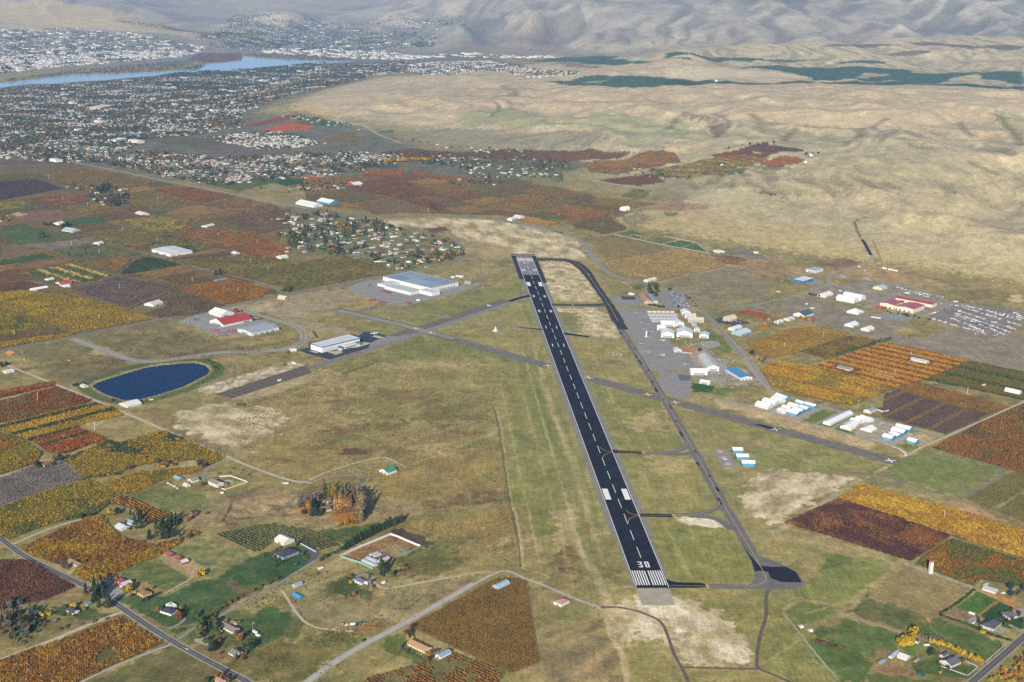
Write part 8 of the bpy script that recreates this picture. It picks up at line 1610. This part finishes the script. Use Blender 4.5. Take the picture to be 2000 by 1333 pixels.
tree('L',840,690,'yel','round',1.25,'beside the brown hip roofed house',False); tree('L',1320,585,'yel','round',1.1,'at the corner of the bare paddock',False); tree('L',1290,595,'yel','round',.8,'left of the paddock corner tree',False); tree('L',1165,870,'red','round',1.,'right of the navy roofed house',False); tree('L',1030,820,'org','round',.85,'left of the navy roofed house',False); tree('L',1280,860,'grn','round',.9,'on the lawn right of the navy roofed house',False); tree('L',1160,840,'org','round',.7,'just behind the right corner of the navy roofed house',False)
tclump('L',(640,640,690,620,700,670,650,670),4,[('con','conifer',.7)],'around the house beside the red barns'); tclump('L',(400,520,450,540,440,560,410,550),4,[('blu','conifer',.7),('brn','leafless',.8)],'beside the bungalow in the golden orchard'); trow('L',(930,750,1040,700),7,['con'],'shrub',1.2,'in the hedge below the brown hip roofed house')
tree('L',720,195,'yel','round',1.2,'above the metal roofed farmhouse',False); tclump('L',(840,180,920,190,940,270,900,290,860,230),8,[CON],'right of the metal roofed farmhouse'); tclump('L',(930,330,1010,280,1100,230,1180,180,1190,210,1140,280,1050,350,960,350),24,[CON,('grn','conifer',.9)],'on the steep bank below the orange rows'); tclump('L',(1060,330,1140,330,1200,310,1160,340,1080,350),6,[CON],'in the dark clump beside the parked cars'); tree('L',1215,230,'org','round',1.05,'at the top of the eroded bank',False); tclump('L',(1230,180,1340,160,1360,190,1260,200),6,[('brn','leafless',.6),('brn','round',.6)],'on the rim of the eroded bank'); tree('L',1220,345,'gry','round',.9,'at the left end of the trellis rows',False); trow('L',(1200,310,1290,320),4,['org'],'round',.6,'below the trellis rows track')
tree('L',770,180,'con','round',.9,'between the yellow tree and the farm shed',False); tree('L',600,200,'con','round',.7,'beside the farm track of the left orchards',False); tree('L',530,210,'con','round',.8,'below the yellow green orchard at left',False)
tclump('H',(230,870,260,850,270,880,240,885),4,[('con','round',.8)],'left of the red roofed cottage'); tclump('H',(320,850,390,820,400,840,340,860),6,[('con','round',.9),('gry','leafless',1.)],'right of the red roofed cottage'); tclump('H',(1010,880,1090,860,1120,880,1030,890),7,[('org','round',.8),('yel','round',.7)],'in the thicket above the golden rows'); tree('H',845,895,'brn','leafless',1.0,'in the gap of the golden rows',False); tree('H',1135,870,'brn','round',.8,'right of the orange thicket',False); tclump('H',(1280,860,1350,850,1360,880,1300,885),5,[('brn','leafless',.9)],'at the lane end above the house with the pool')
for x,y in ((1395,230),(1370,200),(1405,245),(1350,185)): tree('H',x,y,'grn','shrub',2.2,'on the right bank of the pond')
tclump('H',(470,350,540,330,560,340,500,360),4,[('con','shrub',2.)],'beside the small white pump house'); tree('H',735,448,'con','round',.6,'left of the pond barn',False); tree('H',1310,330,'gry','round',.5,'on the right end of the pond bank',False); tclump('H',(0,215,60,200,60,225,10,230),4,[('con','round',.8)],'at the left edge beside the gravel road')
tclump('H',(1420,880,1700,900,1650,930,1420,940),6,[('grn','shrub',1.2),('org','shrub',1.)],'on the lawn of the cream house')
trow('U',(870,1010,960,1000),3,['con'],'round',.9,'right of the small cream cottage'); tree('M',1395,500,'con','conifer',1.7,'tallest beside the hoop sheds',False); tree('M',1380,470,'grn','conifer',1.5,'left of the tallest conifer beside the hoop sheds',False); tree('M',1445,510,'grn','round',1.1,'right of the tallest conifer beside the hoop sheds',False); tclump('M',(1480,480,1560,410,1620,440,1520,480),8,[('red','shrub',1.4),('brn','shrub',1.3)],'in the rusty thicket beside the hoop sheds'); tree('M',1265,530,'yel','round',.6,'behind the slate roofed house',False); tree('M',1165,655,'org','round',.6,'on the lawn of the slate roofed house',False); tree('M',1300,610,'gry','leafless',.8,'below the slate roofed garage',False)
for x,y,c,k,s in ((760,345,'blu','conifer',.7),(712,420,'blu','round',.45),(640,300,'grn','round',.5),(560,300,'grn','round',.4),(470,355,'con','conifer',.5),(720,270,'con','conifer',.6),(790,375,'red','round',.4),(560,430,'con','shrub',1.5),(600,400,'con','shrub',1.6),(540,400,'grn','shrub',1.5),(740,250,'con','conifer',.7)): tree('M',x,y,c,k,s,'in the terraced garden of the mansion')
tree('M',1530,1080,'blu','conifer',.8,'left of the long tan roofed house',False); tree('M',1600,985,'mar','leafless',1.,'above the long tan roofed house',False); tree('M',1755,1170,'red','leafless',.8,'at the lower end of the long tan roofed house',False); trow('M',(1560,1090,1720,1170),10,['grn'],'conifer',.3,'in the row of young conifers below the long tan roofed house'); tclump('M',(1540,940,1640,900,1650,930,1570,970),5,[('brn','leafless',.7)],'beside the gravel road above the tan roofed house'); tree('M',1240,1010,'con','shrub',1.4,'beside the gravel road in the rough field',False); trow('M',(90,1300,170,1310),3,['org','red'],'round',.7,'at the bottom edge beside the pink roofed house')
tclump('P',(1010,1040,1100,960,1150,960,1150,1010,1060,1080),9,[('yel','round',1.25)],'in the big yellow clump beside the stables'); trow('P',(1270,1030,1400,1060,1500,1110,1600,1160,1670,1180),15,['yel'],'round',.75,'in the yellow hedge beside the right road'); trow('P',(1180,985,1260,1000,1320,1010),6,['gry'],'leafless',.7,'between the yellow clump and the yellow hedge'); trow('P',(1350,800,1480,720,1610,615),22,['con','grn'],'shrub',1.1,'in the clipped hedge along the lawn'); trow('P',(1350,815,1600,900,1750,970,1900,1010),26,['con','grn'],'shrub',1.2,'in the clipped hedge below the pool house'); tree('P',1345,1265,'yel','round',.5,'inside the white board fence',False); tclump('P',(1860,600,1960,570,2010,600,2000,690,1900,680),9,[('brn','leafless',.8),('con','round',.7),('org','round',.7)],'behind the metal barn at the right edge'); tree('P',1675,945,'yel','shrub',1.6,'beside the pool house corner',False); tclump('P',(360,1000,540,1050,560,1080,440,1040),8,[('brn','shrub',1.2),('red','shrub',1.1)],'along the ditch in the right pastures'); tclump('P',(1250,1100,1290,1090,1300,1130,1260,1130),3,[('con','round',.7)],'left of the grey roofed house'); tclump('P',(1800,830,1830,800,1850,860,1820,850),3,[('con','shrub',1.4)],'around the slate roofed house at right')
tclump('P',(1780,1290,2040,1090,2080,1340,1700,1350),40,[('yel','round',.55),('org','round',.55)],'in the golden orchard corner at the lower right'); tclump('P',(1980,1080,2020,1040,2030,1060,2000,1090),3,[('yel','round',.6)],'at the right edge beside the road')
trow('R',(795,345,900,315,1000,285,1100,255,1200,225,1265,205),20,['grn'],'round',.9,'in the line of round trees between the orchards'); tree('J',1780,165,'con','round',1.2,'largest beside the airport road bend',False); tree('J',1800,185,'gry','leafless',1.0,'in front of the dark tree at the road bend',False); tclump('J',(1830,190,1904,210,1890,250,1840,230),6,[('brn','round',.7)],'in the brown thicket by the road bend'); tree('J',1395,140,'mar','round',.9,'in front of the white apron offices',False)
tclump('F',(1000,800,1080,790,1090,860,1060,900,1010,840),18,[('con','round',1.),('grn','round',1.1)],'beside the terminal car park entrance'); trow('F',(1020,940,1130,960),10,['con'],'round',.6,'along the front of the terminal car park'); tclump('F',(1290,870,1330,880,1380,960,1360,960),12,[('org','round',.6),('red','round',.5),('con','round',.5)],'along the right side of the terminal car park'); tree('F',1175,830,'con','round',.9,'at the top of the terminal car park',False); tree('F',1235,955,'con','round',.7,'at the foot of the terminal car park',False)
trow('G',(130,1010,300,1050),9,['yel','gry'],'poplar',.8,'in the row beside the small white barns'); trow('G',(410,985,500,1005),8,['yel','org'],'round',.7,'in the yellow clump below the green roofed barn'); trow('G',(465,815,540,830),5,['con'],'round',.6,'in front of the white gabled shop'); trow('F',(1600,1070,1690,1115),6,['con'],'round',.5,'between the two workshops'); tclump('G',(1020,935,1340,990,1330,1000,1010,945),14,[('con','round',.5)],'along the front of the cream factory')
trow('F',(1880,1090,1904,1060),3,['yel'],'round',.8,'beside the blue roofed workshop'); tclump('D',(285,460,360,455,360,475,300,475),8,[('con','round',.8)],'left of the white barn on the plain'); tclump('D',(400,480,450,455,455,490,410,495),8,[('con','conifer',1.1),('con','round',.9)],'beside the lane packing shed'); tclump('D',(620,250,700,225,700,250,640,265),8,[('con','conifer',1.6)],'tall in the farmyard at the town edge'); tclump('D',(700,320,800,290,840,330,740,350),16,[('con','round',1.3),('brn','round',1.)],'in the farmyard below the tall conifers'); tclump('D',(1390,790,1440,780,1450,800,1400,800),6,[('con','conifer',1.)],'beside the pale yard by the lane'); tclump('D',(1840,890,1890,880,1890,905,1850,905),7,[('con','round',.9)],'at the end of the lane by the straight road'); tclump('D',(250,535,290,530,290,555,260,560),4,[('con','conifer',1.2)],'in the green pasture at left'); tclump('D',(1510,1020,1600,1010,1590,1040,1520,1040),12,[('red','round',.5),('org','round',.5)],'in the red clump behind the fire station'); trow('D',(1530,1105,1700,1080),10,['con'],'shrub',1.6,'beside the red roofed fire building')
trow('T',(555,715,560,690),2,['org'],'round',.6,'beside the gatehouse'); trow('E',(820,60,1150,45),26,['org','yel'],'round',1.6,'in the orange grove beyond the suburb'); trow('X',(430,180,480,250),4,['red'],'round',.5,'behind the blue trimmed hangar')

# hedges and garden trees close round the homes
for rt in [o for o in ROOT.objects if o.get('category')=='house' and o.type=='EMPTY']:
    if math.hypot(rt.location.x,rt.location.y)>2450: continue
    w_=[c for c in rt.children if c.name.startswith('wall')][0]; mx=max(v.co.x for v in w_.data.vertices); my=max(v.co.y for v in w_.data.vertices); lb=rt['label'].split(' '); wh='close beside the '+' '.join(lb[:9])
    for k in range(7):
        a=R.random()*6.28; d=R.uniform(4,13); x=mx/2+math.cos(a)*(mx/2+d); y=my/2+math.sin(a)*(my/2+d); P_=rt.matrix_basis@Vector((x,y,0)); px_,py_=visible(np.array([P_.x]),np.array([P_.y]))
        col,kind,s_=[('grn','shrub',1.3),('con','shrub',1.2),('con','conifer',.55),('org','round',.5),('grn','round',.55),('brn','leafless',.6),('yel','round',.45)][R.integers(0,7)]
        tree('T',float(px_[0]),float(py_[0]),col,kind,s_*R.uniform(.8,1.3),wh)
# ============================================================ air
hz=MB(); hz.box(-22000,-1500,float(VZ.min())-1.5,22000,32500,max(H+80,float(VZ.max())+40),0,True)
m=bpy.data.materials.new('haze_air'); m.use_nodes=True; n=m.node_tree.nodes; n.remove(n['Principled BSDF'])
v=n.new('ShaderNodeVolumePrincipled'); v.inputs['Color'].default_value=(.36,.58,1,1); v.inputs['Density'].default_value=1.4e-5; v.inputs['Anisotropy'].default_value=0.0
m.node_tree.links.new(v.outputs[0],n['Material Output'].inputs['Volume'])
tag(hz.build('haze',m),kind='stuff')
